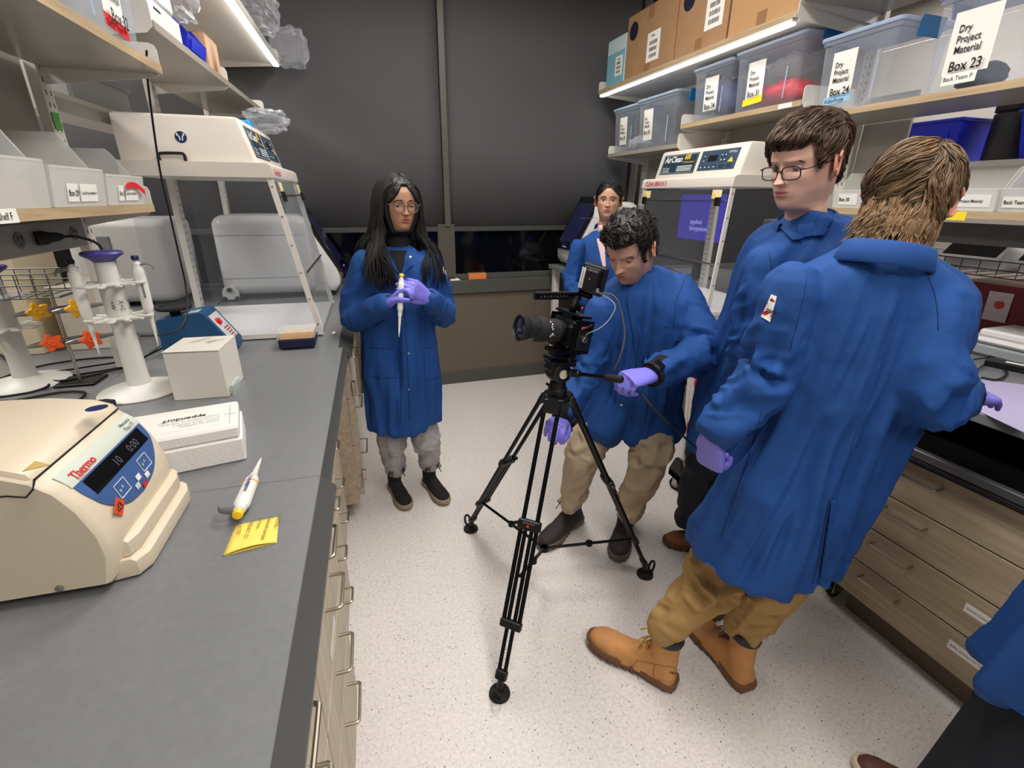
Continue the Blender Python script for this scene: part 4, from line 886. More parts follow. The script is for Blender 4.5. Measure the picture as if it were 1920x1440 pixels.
# ================================================================== totes, cartons and shelf contents
M_tote = clearplastic('clear_tote_plastic', (214, 220, 232), .17, .25)
M_lid = clearplastic('pale_blue_lid', (196, 214, 240), .62, .3)
M_latch = mat('blue_latch', (20, 112, 176), .4); M_latch2 = mat('bright_blue_latch', (18, 140, 222), .4)
def tote(label, xf, y0, y1, z0, h, d=.30, name='storage_tote', lab=None, latch=M_latch, lidded=True, lx=(.35, .75), frame=None, s=-1, tape=None, lsz=1.0, yflip=False):
    """clear tote; front plane at xf facing direction s; y0<y1"""
    Fm = np.array(frame) if frame is not None else np.eye(3)
    t = thing(name, label, 'storage box', Fm@(xf-s*d/2, (y0+y1)/2, z0), 'labelled clear totes')
    def ring(i, z, r=.02):
        X0, X1 = sorted((xf-s*i, xf-s*(d-i))); Y0, Y1 = y0+i, y1-i; P = []
        for (cx, cy, a0) in ((X1-r, Y1-r, 0), (X0+r, Y1-r, 90), (X0+r, Y0+r, 180), (X1-r, Y0+r, 270)):
            for k in range(4):
                a = math.radians(a0+k*30); P.append((cx+r*math.cos(a), cy+r*math.sin(a), z))
        return P
    ht = h-.022
    part('tub', MB().loft([ring(.022, z0+.001), ring(.018, z0+.008), ring(.006, z0+ht*.93), ring(.0, z0+ht*.94), ring(0, z0+ht)][0:5], caps=False).loft([ring(.022, z0+.001), ring(.0225, z0+.0015)][:1]*2, caps=True), M_tote, t, frame, ang=50)
    part('rib', MB().box(xf-s*.006, xf-s*.001, y0+(y1-y0)*.18, y0+(y1-y0)*.19, z0+.03, z0+h*.55, .001), M_lid, t, frame)
    if lidded:
        ld = part('lid', MB().loft([ring(-.006, z0+ht+.0005, .024), ring(-.008, z0+ht+.004, .024), ring(-.008, z0+ht+.014, .024), ring(.004, z0+ht+.018, .024), ring(.016, z0+ht+.019, .02), ring(.02, z0+ht+.012, .02)]), M_lid, t, frame, ang=50)
        cx = xf-s*d/2
        for yy, sg in ((y0, -1), (y1, 1)):
            part('latch', MB().prism([(cx-.06, yy+sg*.0005, z0+ht-.045), (cx+.06, yy+sg*.0005, z0+ht-.045), (cx+.062, yy+sg*.010, z0+ht+.020), (cx-.062, yy+sg*.010, z0+ht+.020)], (0, sg*.006, 0)), latch, t, frame)
    if lab:
        ya, yb = y1-(y1-y0)*lx[0], y1-(y1-y0)*lx[1]; a_, b_ = max(ya, yb), min(ya, yb); zt, zb = z0+h*.76, z0+h*.17; wd = a_-b_
        def fx(z): return xf-s*(.018-.012*(z-z0)/(ht*.93))+s*.0012
        lb = part('paper_label', MB().prism([(fx(zb), a_, zb), (fx(zb), b_, zb), (fx(zt), b_, zt), (fx(zt), a_, zt)], (s*.0004, 0, 0)), M_paper, t, frame)
        org = (fx(zt)+s*.001, a_-wd*.16 if s < 0 else b_+wd*.16, zt-(zt-zb)*.33); up = np.array([fx(zt)-fx(zb), 0, zt-zb]); rt = (0, -1, 0) if s < 0 else (0, 1, 0)
        text('Dry\nProject\nMaterial', .030*lsz, org, rt, up, M_ink, lb, frame=frame, sx=.8, off=.0003, bold=.012)
        text(lab, .042*lsz, np.array(org)-np.array([0, 0, .112*lsz]), rt, up, M_ink, lb, frame=frame, sx=.8, off=.0003, bold=.02)
        if tape:
            col, txt, m_ = tape; wt = wd*1.15
            tp = part('tape_strip', MB().prism([(fx(zb)+s*.0012, a_+wd*.12, zb-.022), (fx(zb)+s*.0012, a_+wd*.12-wt, zb-.014), (fx(zb)+s*.0012, a_+wd*.12-wt, zb+.018), (fx(zb)+s*.0012, a_+wd*.12, zb+.010)], (s*.0004, 0, 0)), col, lb, frame)
            text(txt, .026*lsz, (fx(zb)+s*.0022, a_+wd*.06 if s < 0 else b_+.004, zb-.014), rt, (0, 0, 1), m_, lb, frame=frame, off=.0002, sx=.8)
    return t
def crumple(name, c, r, m, parent, seed, frame=None, amp=.35, n=18, mm=12):
    rg = np.random.default_rng(seed); ph = rg.uniform(0, 6.28, (6,)); mb = MB().ell((0, 0, 0), (1, 1, 1), n, mm); V = np.array(mb.v)
    q = 1+amp*(np.sin(V[:, 0]*4+ph[0])*np.sin(V[:, 1]*5+ph[1])+.6*np.sin(V[:, 2]*7+V[:, 0]*5+ph[2])*np.sin(V[:, 1]*9+ph[3]))*.7
    V = V*q[:, None]*np.array(r)+np.array(c); V[:, 2] = np.maximum(V[:, 2], c[2]-r[2]*.8); mb.v = [tuple(p) for p in V]
    return part(name, mb, m, parent, frame, ang=60)
zA, zB, zC = ZM+.0245, 1.885+.0245, ZF+.0245
blue_tape = mat('pale_blue_tape', (150, 194, 226), .6); yel_tape = mat('yellow_tape', (248, 220, 40), .6); red_tape = mat('red_tape', (224, 34, 44), .6)
t25 = tote('clear tote labelled Box 25, farthest on the lower right shelf by the shades', 2.075, 3.455, 3.79, zC, .315, lab='Box 25', lx=(.30, .60), latch=M_latch, lsz=.8)
t33 = tote('clear tote labelled Box 33 with a bright blue latch, on the lower right shelf', 2.075, 2.985, 3.445, zC, .325, lab='Box 33', lx=(.18, .42), latch=M_latch2, lsz=.8)
t34 = tote('clear tote labelled Box 34 holding navy items', 2.08, 2.525, 2.85, zA, .29, lab='Box 34', lx=(.33, .68), lsz=.95)
t31 = tote('clear tote labelled Box 31 with red contents and a yellow tape strip', 2.08, 2.06, 2.50, zA, .297, lab='Box 31', lx=(.22, .48), tape=(yel_tape, '', M_ink), lsz=.9)
t24 = tote('clear tote labelled Box 24 with a blue handwritten tape strip', 2.08, 1.62, 1.965, zB, .30, lab='Box 24', lx=(.20, .52), tape=(blue_tape, 'AidenForge', M_ink), lsz=.95)
t23 = tote('largest clear tote, labelled Box 23, at the upper right', 2.08, .98, 1.50, zB, .32, lab='Box 23', lx=(.13, .40), lsz=1.05)
lb = [c for c in t23.children if c.name.startswith('paper_label')][0]
tg = part('name_sticker', MB().prism([(2.063, 1.405, zB+.018), (2.063, 1.30, zB+.018), (2.063, 1.30, zB+.052), (2.063, 1.405, zB+.052)], (-.0004, 0, 0)), M_paper, lb)
text('Back Team P', .019, (2.0622, 1.40, zB+.03), (0, -1, 0), (0, 0, 1), M_ink, lb, sx=.9)
# tote contents (things inside are things)
def content(label, name, cat, c, r, m, seed): 
    t = crumple(name, c, r, m, None, seed); tag(t, label, cat)
content('red plastic bags folded inside the Box 31 tote', 'folded_bags', 'bags', (2.22, 2.26, zA+.075), (.10, .16, .06), mat('red_bag_film', (216, 24, 48), .45), 3)
content('clear film bag on top of the red bags in the Box 31 tote', 'film_bag', 'bag', (2.22, 2.25, zA+.19), (.08, .12, .05), clearplastic('clear_film', (240, 240, 244), .12, .12), 5)
content('navy cloth bundle inside the Box 34 tote', 'cloth_bundle', 'cloth', (2.23, 2.69, zA+.12), (.10, .10, .10), mat('navy_cloth', (70, 82, 130), .8), 8)
content('dark blue bundle at the back corner of the Box 23 tote', 'cloth_bundle', 'cloth', (2.2, 1.36, zB+.05), (.08, .07, .04), mat('slate_cloth', (44, 58, 82), .8), 9)
content('grey wrapped parts inside the Box 23 tote', 'wrapped_parts', 'parts', (2.24, 1.14, zB+.09), (.08, .10, .08), mat('grey_wrap', (130, 134, 140), .6), 12)
content('pale wrapped items in the Box 25 tote', 'wrapped_parts', 'parts', (2.22, 3.62, zC+.06), (.08, .10, .05), mat('pale_wrap', (196, 200, 206), .6), 13)
# cartons on the high right shelf
M_card = mat('brown_cardboard', (166, 128, 92), .7, var=.06, vscale=14); M_card2 = mat('brown_packing_tape', (150, 112, 76), .35)
zH = ZT+.0245
def carton(label, y0, y1, h, xf=1.955, d=.33, m=M_card, z=zH, tapey=True, name='cardboard_carton', frame=None, s=-1, open_flap=False):
    Fm = np.array(frame) if frame is not None else np.eye(3)
    t = thing(name, label, 'box', Fm@(xf-s*d/2, (y0+y1)/2, z)); xa, xb = sorted((xf, xf-s*d))
    part('carton_body', MB().box(xa, xb, y0, y1, z, z+h, .003), m, t, frame)
    part('lid_flap', MB().box(xa+.002, (xa+xb)/2-.001, y0+.002, y1-.002, z+h+.0003, z+h+.004, .001), m, t, frame); part('lid_flap', MB().box((xa+xb)/2+.001, xb-.002, y0+.002, y1-.002, z+h+.0003, z+h+.004, .001), m, t, frame)
    if tapey: part('packing_tape', MB().box(xf+s*.0008, xf, (y0+y1)/2-.03, (y0+y1)/2+.03, z+h-.07, z+h-.002), M_card2, t, frame); part('packing_tape', MB().box(xf+s*.0008, xf, (y0+y1)/2-.03, (y0+y1)/2+.03, z+.002, z+.06), M_card2, t, frame)
    return t
def barcode(par, x, ya, yb, za, zb, code=True, s=-1, frame=None, seed=1):
    lb = part('shipping_label', MB().box(x, x+s*.0006, min(ya, yb), max(ya, yb), za, zb), M_paper, par, frame); rg = np.random.default_rng(seed); mb = MB(); w = abs(ya-yb); y1_ = max(ya, yb)
    for rr in range(3):
        z1 = zb-(zb-za)*(.30+.22*rr); y = y1_-w*.2
        while y > min(ya, yb)+w*.25:
            a = rg.uniform(.002, .006); mb.box(x+s*.0008, x+s*.0011, y-a, y, z1-(zb-za)*.13, z1); y -= a+rg.uniform(.002, .004)
    tag(part('barcode', mb, M_ink, lb, frame), kind='stuff'); text('P-66', .02, (x+s*.001, y1_-w*.3, zb-.028), (0, s, 0), (0, 0, 1), M_ink, lb, frame=frame, bold=.02)
M_bw = mat('aqua_white_carton', (196, 216, 220), .6)
c1 = carton('small aqua and white carton at the far end of the high right shelf', 3.475, 3.725, .285, m=M_bw, tapey=False)
part('aqua_band', MB().box(1.9543, 1.955, 3.478, 3.722, zH+.003, zH+.20), mat('aqua_print', (122, 180, 196), .6), c1); barcode(c1, 1.954, 3.50, 3.60, zH+.05, zH+.17, seed=4)
c2 = carton('brown carton with a dark round sticker, beside the aqua and white carton', 2.905, 3.46, .36)
barcode(c2, 1.9545, 3.20, 3.06, zH+.05, zH+.21, seed=5)
part('round_sticker', MB().lathe([(0, 0), (.052, 0), (.052, .0008), (0, .0008)], (1.9545, 3.38, zH+.27), (-1, 0, 0), 28), mat('dark_navy_sticker', (26, 30, 52), .5), c2)
text('Thermo', .085, (2.0, 2.9045, zH+.13), (1, 0, 0), (0, 0, 1), M_ink, c2, bold=.02); text('SCIENTIFIC', .035, (2.0, 2.9045, zH+.09), (1, 0, 0), (0, 0, 1), M_ink, c2)
c3 = carton('tall brown carton with a barcode label, second from the aqua and white carton', 2.46, 2.895, .42)
barcode(c3, 1.9545, 2.64, 2.50, zH+.08, zH+.25, seed=6); part('round_sticker', MB().lathe([(0, 0), (.052, 0), (.052, .0008), (0, .0008)], (1.9545, 2.80, zH+.27), (-1, 0, 0), 28), mat('dark_navy_sticker', (26, 30, 52), .5), c3)
c4 = carton('light brown carton nearest the camera on the high right shelf', 2.0, 2.445, .36, m=mat('light_cardboard', (184, 142, 98), .7)); barcode(c4, 1.9545, 2.20, 2.08, zH+.14, zH+.26, seed=7)
carton('white carton on the nearest high right shelf, at the top edge of the picture', 1.35, 1.95, .2, xf=1.99, m=M_carton, z=ZT+.0745, tapey=False)
sh_ = bpy.data.objects['shelf.007']; part('shelf_tag', MB().box(2.0585, 2.0598, 2.05, 2.13, ZM+.001, ZM+.021), M_paper, bpy.data.objects['shelf.007'] ) if 'shelf.007' in bpy.data.objects else None

# low right shelf: clear stacking bins
M_bin = clearplastic('frosted_bin_plastic', (236, 234, 228), .36, .35)
def openbin(label, xf, y0, y1, z0, h, d, frame=None, s=-1, labels=(), lip=.5, group='clear stacking bins'):
    Fm = np.array(frame) if frame is not None else np.eye(3); t = thing('stacking_bin', label, 'bin', Fm@(xf-s*d/2, (y0+y1)/2, z0), group)
    w = .003; f = xf; b = xf-s*d
    def P(x, z): return (x, z)
    side = [P(f, z0+.001), P(f+s*.012, z0+h*lip), P(f-s*.02, z0+h*lip+.004), P(f-s*d*.32, z0+h-.01), P(f-s*d*.38, z0+h), P(b, z0+h), P(b, z0+.001)]
    for y, sg in ((y0, 1), (y1, -1)): part('side_wall', MB().prism([(a, y, c) for a, c in side], (0, sg*w, 0)), M_bin, t, frame)
    mb = MB(); mb.prism([(f, y0+w, z0+.001), (f, y1-w, z0+.001), (f+s*.012, y1-w, z0+h*lip), (f+s*.012, y0+w, z0+h*lip)], (-s*w, 0, 0)); part('front_wall', mb, M_bin, t, frame)
    part('front_rim', MB().box(min(f+s*.012, f+s*.012-s*.018), max(f+s*.012, f+s*.012-s*.018), y0+w, y1-w, z0+h*lip-.004, z0+h*lip+.002, .001), M_bin, t, frame)
    part('floor_and_back', MB().box(min(f, b), max(f, b), y0+w, y1-w, z0, z0+.003).box(min(b, b+s*.003), max(b, b+s*.003), y0+w, y1-w, z0, z0+h), M_bin, t, frame)
    for (ya, yb, za, zb, txt, sz) in labels:
        x = lambda z: f+s*(.012*(z-z0)/(h*lip)+.0012)
        lb = part('paper_label', MB().prism([(x(za), ya, za), (x(za), yb, za), (x(zb), yb, zb), (x(zb), ya, zb)], (s*.0004, 0, 0)), M_paper, t, frame)
        st = max(ya, yb) if s < 0 else min(ya, yb)
        text(txt, sz, (x((za+zb)/2-sz*.35)+s*.0014, st+s*.004, (za+zb)/2-sz*.35), (0, s, 0), (x(zb)-x(za), 0, zb-za), M_ink, lb, frame=frame, sx=.8, bold=.015)
    return t
zL = ZN+.0245
openbin('clear bin with a liquid project label on the low right shelf behind the short-haired man', 2.185, 1.185, 1.50, zL, .15, .2, labels=((1.33, 1.20, zL+.014, zL+.056, 'Liquid Project Material', .014),))
openbin('clear bin with a team label at the right edge of the low right shelf', 2.185, .86, 1.175, zL, .15, .2, labels=((1.165, 1.06, zL+.014, zL+.05, 'Back Team P', .017),))
openbin('clear bin at the far end of the low right shelf between the two taller men', 2.185, 1.51, 1.82, zL, .15, .2, labels=((1.79, 1.70, zL+.014, zL+.06, 'Box 30', .022), (1.68, 1.56, zL+.014, zL+.06, 'Liquid Project', .014)))
part('yellow_tag', MB().box(2.1688, 2.1697, 1.255, 1.315, ZN-.008, ZN+.022), yel_tape, bpy.data.objects['shelf.011'] if 'shelf.011' in bpy.data.objects else None)
# squeeze bottle with dark teal lid
t = thing('media_bottle', 'clear square bottle with purple contents and a dark teal lid in the right-hand bin', 'bottle', (2.30, 1.245, zL))
part('bottle_body', MB().lathe([(0, 0), (.048, 0), (.05, .01), (.05, .11), (.042, .15), (.022, .178), (.021, .19)], (2.30, 1.10, zL+.004), (0, 0, 1), 8), clearplastic('pet_bottle', (220, 218, 232), .25, .1), t)
part('contents', MB().lathe([(0, .008), (.044, .009), (.045, .10), (.038, .145), (0, .15)], (2.30, 1.10, zL+.004), (0, 0, 1), 8), mat('violet_contents', (110, 96, 170), .5), t)
part('cap', MB().lathe([(.027, .1905), (.028, .225), (0, .226)], (2.30, 1.10, zL+.004), (0, 0, 1), 20), mat('dark_teal_cap', (12, 42, 54), .5), t)
# raceway on the right
t = thing('power_raceway', 'dark grey power raceway under the low right shelf', 'raceway', (XS, .9, 1.40)); part('raceway_box', MB().box(XS-.016, XS+.02, -.4, 1.96, 1.385, 1.465, .003), mat('raceway_dark', (112, 110, 106), .5), t)
# far side of the right double bench
t = thing('worktop', 'worktop on the far side of the right double bench', 'worktop', (2.9, 1.7, .9))
part('surface', MB().box(2.4405, 3.3, -.3, 3.86, .905, .94, .003), M_epoxy, t)
for y in (-.2, 3.8): part('leg', MB().box(3.2, 3.25, y-.025, y+.025, 0, .9045, .002), M_white, t)
t = thing('wire_basket', 'grey wire basket shelf on the far side of the right bench', 'basket', (2.75, 1.4, 1.25)); mb = MB()
for z in (1.245, 1.275, 1.31): mb.tube([(2.62, .6, z), (2.62, 1.85, z), (3.0, 1.85, z), (3.0, .6, z), (2.62, .6, z)], .0024, 6)
for y in np.linspace(.64, 1.82, 18): mb.tube([(2.62, y, 1.31), (2.62, y, 1.245), (3.0, y, 1.245), (3.0, y, 1.31)], .0018, 6)
for y in (.6, 1.85): mb.cyl((2.99, y, .942), (2.99, y, 1.3), .006).cyl((2.64, y, .942), (2.64, y, 1.3), .006)
part('wires', mb, mat('dark_wire', (66, 66, 68), .4, metal=.5), t)
def tablet_inst(label, y0, y1):
    t = thing('bench_instrument', label, 'instrument', (2.85, (y0+y1)/2, 1.25), 'white instruments with tilted screens')
    part('housing', shellbox(2.72, 2.98, y0, y1, 1.252, 1.36, .025), M_shell, t, ang=60)
    d = unit((.12, 0, .10)); n = unit((-.10, 0, .12)); c = np.array([2.74, (y0+y1)/2, 1.345])
    f = part('screen_frame', MB().obox(c+n*.01, (d, (0, 1, 0), n), (.075, (y1-y0)/2-.015, .010), .006), M_shell, t)
    g = part('touch_screen', MB().obox(c+n*.0208, (d, (0, 1, 0), n), (.066, (y1-y0)/2-.024, .001)), M_glossb, f)
    part('vent', MB().box(2.90, 2.96, y0+.03, (y0+y1)/2-.01, 1.3605, 1.368, .002).box(2.90, 2.96, (y0+y1)/2+.01, y1-.03, 1.3605, 1.368, .002), M_grey, t)
tablet_inst('white instrument with a tilted dark screen in the wire basket, nearer the short-haired man', 1.36, 1.62)
tablet_inst('white instrument with a tilted dark screen in the wire basket, at the right edge', 1.06, 1.33)
for k, (y, lab) in enumerate(((1.70, 'white spray bottle head in the wire basket, nearest the short-haired man'), (1.77, 'second white spray bottle in the wire basket, half hidden'))):
    t = thing('spray_bottle', lab, 'bottle', (2.70, y, 1.25))
    part('bottle_body', MB().lathe([(0, 0), (.027, 0), (.028, .06), (.016, .085), (.012, .095)], (2.70, y, 1.25), (0, 0, 1), 18), mat('navy_bottle', (30, 34, 90), .4), t)
    part('trigger_head', MB().cyl((2.70, y, 1.344), (2.70, y, 1.368), .013).obox((2.68, y, 1.379), ((1, 0, .15), (0, 1, 0), (-.15, 0, 1)), (.032, .012, .012), .004).obox((2.655, y, 1.35), ((.3, 0, 1), (0, 1, 0), (1, 0, -.3)), (.022, .006, .004), .002), mat('sprayer_white', (232, 230, 226), .4), t)
t = thing('sharps_container', 'dark red sharps container with a white hazard label on the far right worktop', 'container', (2.9, 1.4, .94))
part('tub', MB().loft([[(2.78, 1.22, .942), (2.98, 1.22, .942), (2.98, 1.50, .942), (2.78, 1.50, .942)], [(2.75, 1.19, 1.20), (3.0, 1.19, 1.20), (3.0, 1.53, 1.20), (2.75, 1.53, 1.20)]]), mat('dark_red_plastic', (112, 14, 22), .35), t)
lb = part('hazard_label', MB().prism([(2.762, 1.40, 1.04), (2.762, 1.31, 1.04), (2.752, 1.31, 1.17), (2.752, 1.40, 1.17)], (-.001, 0, 0)), mat('pale_label', (206, 196, 194), .6), t)
part('hazard_ring', MB().lathe([(0, 0), (.019, 0), (.019, .001), (0, .001)], (2.755, 1.35, 1.115), (-1, 0, 0), 24), mat('red_ring', (196, 60, 44), .5), lb)
t = thing('sharps_bin', 'bright red bin with an orange rim beside the sharps container', 'container', (2.7, 1.6, .94))
part('tub', MB().lathe([(0, 0), (.065, 0), (.085, .22), (.09, .25)], (2.70, 1.60, .942), (0, 0, 1), 24, (.9, 1.1)), mat('bright_red_plastic', (206, 22, 36), .35), t)
part('rim', MB().lathe([(.088, .2505), (.102, .252), (.104, .268), (.085, .270), (.085, .2505)], (2.70, 1.60, .942), (0, 0, 1), 24, (.9, 1.1)), mat('orange_rim', (244, 104, 40), .4), t)
t = thing('lidded_tub', 'white lidded tub with a grey base at the right edge of the far worktop', 'tub', (2.70, 1.25, .94))
part('base', MB().box(2.48, 2.735, .90, 1.285, .942, .995, .012), mat('tub_grey', (150, 156, 158), .4), t); part('lid', MB().box(2.475, 2.74, .895, 1.29, .9955, 1.02, .01), M_shell, t); part('tray', MB().box(2.50, 2.72, .92, 1.26, 1.0205, 1.05, .008), M_shell, t)
# blue bins on a far-side shelf
shelf('shelf', 'pale far-side shelf of blue bins seen above the low right shelf', .3, 1.97, 3.0, 2.60, 1.685, None, edge=M_white, under=M_white, brk=(False, False))
M_blue = mat('royal_blue_bin', (20, 38, 190), .4)
for (y0, y1, z, lab) in ((1.66, 1.95, 1.71, 'royal blue bin on the far-side shelf, left of the dark cylinder'), (1.18, 1.45, 1.71, 'royal blue bin on the far-side shelf, behind the clear bottle')):
    t = thing('blue_bin', lab, 'bin', (2.8, (y0+y1)/2, z), 'royal blue storage bins')
    part('bin_body', MB().loft([[(2.68, y0+.02, z), (2.94, y0+.02, z), (2.94, y1-.02, z), (2.68, y1-.02, z)], [(2.64, y0, z+.17), (2.98, y0, z+.17), (2.98, y1, z+.17), (2.64, y1, z+.17)]]), M_blue, t)
    part('rim', MB().box(2.63, 2.99, y0-.01, y1+.01, z+.1705, z+.185, .004), M_blue, t)
    part('rib', MB().box(2.648, 2.655, y0+.05, y0+.06, z+.03, z+.165).box(2.648, 2.655, y1-.06, y1-.05, z+.03, z+.165), M_blue, t)
t = thing('dark_canister', 'dark grey cylinder between the two royal blue bins', 'canister', (2.8, 1.55, 1.71)); part('canister_body', MB().lathe([(0, 0), (.075, 0), (.078, .01), (.078, .19), (.07, .2), (0, .2)], (2.80, 1.55, 1.7105), (0, 0, 1), 28), mat('charcoal_canister', (48, 46, 46), .4), t)
part('canister_lid', MB().lathe([(.08, .2005), (.08, .225), (0, .226)], (2.80, 1.55, 1.7105), (0, 0, 1), 28), M_black, t)
# things on the right worktop close to the hand
t = thing('black_device', 'flat black device with a white serial label on the right worktop', 'device', (1.98, .95, .94)); q = onz(1895, 690, .95)
part('body', MB().obox((q[0]+.02, q[1]-.03, .954), (unit((.3, -1, 0)), unit((1, .3, 0)), (0, 0, 1)), (.11, .025, .013), .004), M_black, t); part('serial_label', MB().obox((q[0]+.015, q[1]-.01, .9677), (unit((.3, -1, 0)), unit((1, .3, 0)), (0, 0, 1)), (.035, .010, .0006)), M_paper, t)
part('bright_edge', MB().obox((q[0]+.045, q[1]-.03, .9677), (unit((.3, -1, 0)), unit((1, .3, 0)), (0, 0, 1)), (.10, .003, .001)), M_steel, t)
for i, P in enumerate((((1826, 628), (1860, 628), (1890, 615), (1925, 590)), ((1826, 660), (1850, 665), (1875, 685), (1888, 700), (1870, 712), (1840, 708)), ((1830, 695), (1850, 680), (1856, 672), (1840, 672), (1826, 674)))):
    cable(('thick black cable curving past the white lidded tub', 'thin black cable looped over the black device', 'short black cable bend beside the short-haired man')[i], [onz(x, y, .945+.002*i) for x, y in P], .005-.001*i, None)
t = thing('lilac_reflection', 'lilac monitor reflection, painted as a patch on the right worktop under the gloved hand', 'sheet', (1.98, .8, .94)); Q = [onz(*q_, .9405) for q_ in ((1840, 712), (1920, 722), (1920, 812), (1836, 772))]  # purple reflection of the monitors in the worktop, painted as a thin patch
part('sheet', MB().prism([q_+np.array([0, 0, .0008]) for q_ in Q], (0, 0, .001)), mat('painted_lilac_reflection', (190, 182, 220), .35), t)
# items inside / behind the right hood
t = thing('control_monitor', 'purple monitor behind the third clean hood showing applied biosystems', 'monitor', (2.75, 3.2, 1.0))
part('bezel', MB().box(2.66, 2.69, 3.05, 3.62, 1.22, 1.60, .004), M_black, t); part('stand', MB().box(2.68, 2.72, 3.3, 3.38, .942, 1.25, .004).box(2.6, 2.8, 3.2, 3.48, .9405, .9495, .003), M_black, t)
sc = part('screen', MB().box(2.658, 2.6598, 3.07, 3.60, 1.24, 1.58), mat('violet_screen', (52, 44, 170), .4, emit=.55), t); text('applied\nbiosystems', .05, (2.657, 3.45, 1.36), (0, -1, 0), (0, 0, 1), mat('screen_text', (200, 200, 255), .4, emit=.6), sc)
t = thing('grey_instrument', 'long grey instrument marked 224A2 beyond the right hood', 'instrument', (2.9, 2.3, 1.2)); part('housing', MB().box(2.75, 3.1, 1.98, 2.80, 1.27, 1.42, .01), M_grey, t); text('224A2', .045, (2.749, 2.55, 1.33), (0, -1, 0), (0, 0, 1), M_ink, t.children[0]); part('support_frame', MB().box(2.8, 3.05, 2.0, 2.05, .942, 1.269), M_black, t); part('support_frame', MB().box(2.8, 3.05, 2.73, 2.78, .942, 1.269), M_black, t)
part('round_ports', MB().lathe([(.022, 0), (.022, .003), (0, .003)], (2.7495, 2.2, 1.345), (-1, 0, 0), 16).lathe([(.022, 0), (.022, .003), (0, .003)], (2.7495, 2.12, 1.345), (-1, 0, 0), 16), M_black, t)
t = thing('tip_tub', 'blue violet slatted tub behind the right hood', 'tub', (2.65, 2.4, .94)); part('tub_body', MB().loft([[(2.58, 2.22, .942), (2.78, 2.22, .942), (2.78, 2.58, .942), (2.58, 2.58, .942)], [(2.55, 2.2, 1.12), (2.81, 2.2, 1.12), (2.81, 2.6, 1.12), (2.55, 2.6, 1.12)]]), mat('indigo_tub', (48, 44, 160), .45), t)
part('ribs', MB().box(2.546, 2.551, 2.21, 2.59, 1.09, 1.10).box(2.55, 2.556, 2.215, 2.585, 1.05, 1.06).box(2.555, 2.561, 2.22, 2.58, 1.01, 1.02), mat('indigo_rib', (70, 66, 190), .45), t)
# far right: analyser with touchscreen near the shades + window sill objects
t = thing('side_table', 'white-legged side table with a grey top by the shades, behind the woman with pulled-back hair', 'table', (1.75, 3.6, 0))
part('table_top', MB().box(1.60, 2.16, 3.34, 3.86, .985, 1.02, .003), M_epoxy, t)
for y in (3.38, 3.82): part('leg', MB().box(1.63, 1.68, y-.025, y+.025, 0, .9845, .002), M_white, t)
part('support_block', MB().box(2.0, 2.14, 3.4, 3.8, .9405, .9845, .002), M_grey, t)
qb = qpcr('white analyser with tilted black screen behind the woman with pulled-back hair', 1.64, 2.15, 3.38, 3.80, 1.0205, None, -1)
t = thing('orange_tip_box', 'small orange lidded box on the window sill', 'box', (0, YB-.05, zs1)); x0, x1 = ony(880, 525, YB-.05)[0], ony(914, 525, YB-.05)[0]; zl_ = zs0+.0005
zsl = zs1-.0445
part('box_body', MB().box(x0+.004, x1-.004, YB-.026, YB+.004, zsl+.003, zsl+.046, .003), mat('orange_plastic', (244, 130, 50), .4), t); part('clear_shell', MB().box(x0, x1, YB-.029, YB+.008, zsl+.0006, zsl+.055, .003), clearplastic('orange_shell', (250, 180, 130), .25), t)
xa, xb = ony(845, 530, YB-.03)[0], ony(864, 530, YB-.03)[0]
t = thing('paper_slip', 'white paper slip on the window sill beside the mullion', 'paper', (xa, YB, zs1)); part('slip', MB().prism([(xa, YB-.029, zsl+.001), (xb, YB-.029, zsl+.001), (xb-.02, YB+.008, zsl+.014), (xa, YB+.008, zsl+.014)], (0, 0, .001)), M_paper, t)

# ------------------------------------------------------------------ left shelves
zS = 1.905+.0245
tb = tote('clear tote labelled Box 32 with red tape at the upper left', -.615, 1.60, 1.995, zS, .30, frame=ML, s=1, lab='Box 32', lx=(.58, .28), lidded=True, tape=(red_tape, 'Back Team P', mat('dark_red_ink', (120, 10, 20), .6)), lsz=1.05)
tote('clear tote left of Box 32 on the upper left shelf, cut by the frame', -.615, 1.10, 1.57, zS, .30, frame=ML, s=1)
zS2 = 2.03+.0245
t = thing('blue_bin', 'royal blue bin on the upper left shelf, cut by a plastic bag', 'bin', ML@(-.72, 2.62, zS2), 'royal blue storage bins')
P0 = [(-.63, 2.46), (-.63, 2.70), (-.86, 2.70), (-.86, 2.46)]
part('bin_body', MB().prism([(-.63, 2.46, zS2+.001), (-.615, 2.46, zS2+.075), (-.66, 2.46, zS2+.13), (-.86, 2.46, zS2+.13), (-.86, 2.46, zS2+.001)], (0, .004, 0)).prism([(-.63, 2.70, zS2+.001), (-.615, 2.70, zS2+.075), (-.66, 2.70, zS2+.13), (-.86, 2.70, zS2+.13), (-.86, 2.70, zS2+.001)], (0, -.004, 0)).prism([(-.63, 2.4645, zS2+.001), (-.63, 2.6955, zS2+.001), (-.615, 2.6955, zS2+.075), (-.615, 2.4645, zS2+.075)], (-.004, 0, 0)).box(-.86, -.856, 2.4645, 2.6955, zS2, zS2+.13).box(-.856, -.635, 2.4645, 2.6955, zS2, zS2+.004), M_blue, t, ML)
part('card_window', MB().prism([(-.6235, 2.50, zS2+.025), (-.6235, 2.66, zS2+.025), (-.6155, 2.66, zS2+.062), (-.6155, 2.50, zS2+.062)], (.0015, 0, 0)), mat('blue_bin_frame', (30, 56, 214), .35), t, ML)
c5 = carton('small brown carton on the upper left shelf beside the blue bin', 2.715, 2.90, .135, xf=-.615, d=.2, z=zS2, frame=ML, s=1, m=mat('tan_carton', (206, 166, 130), .7))
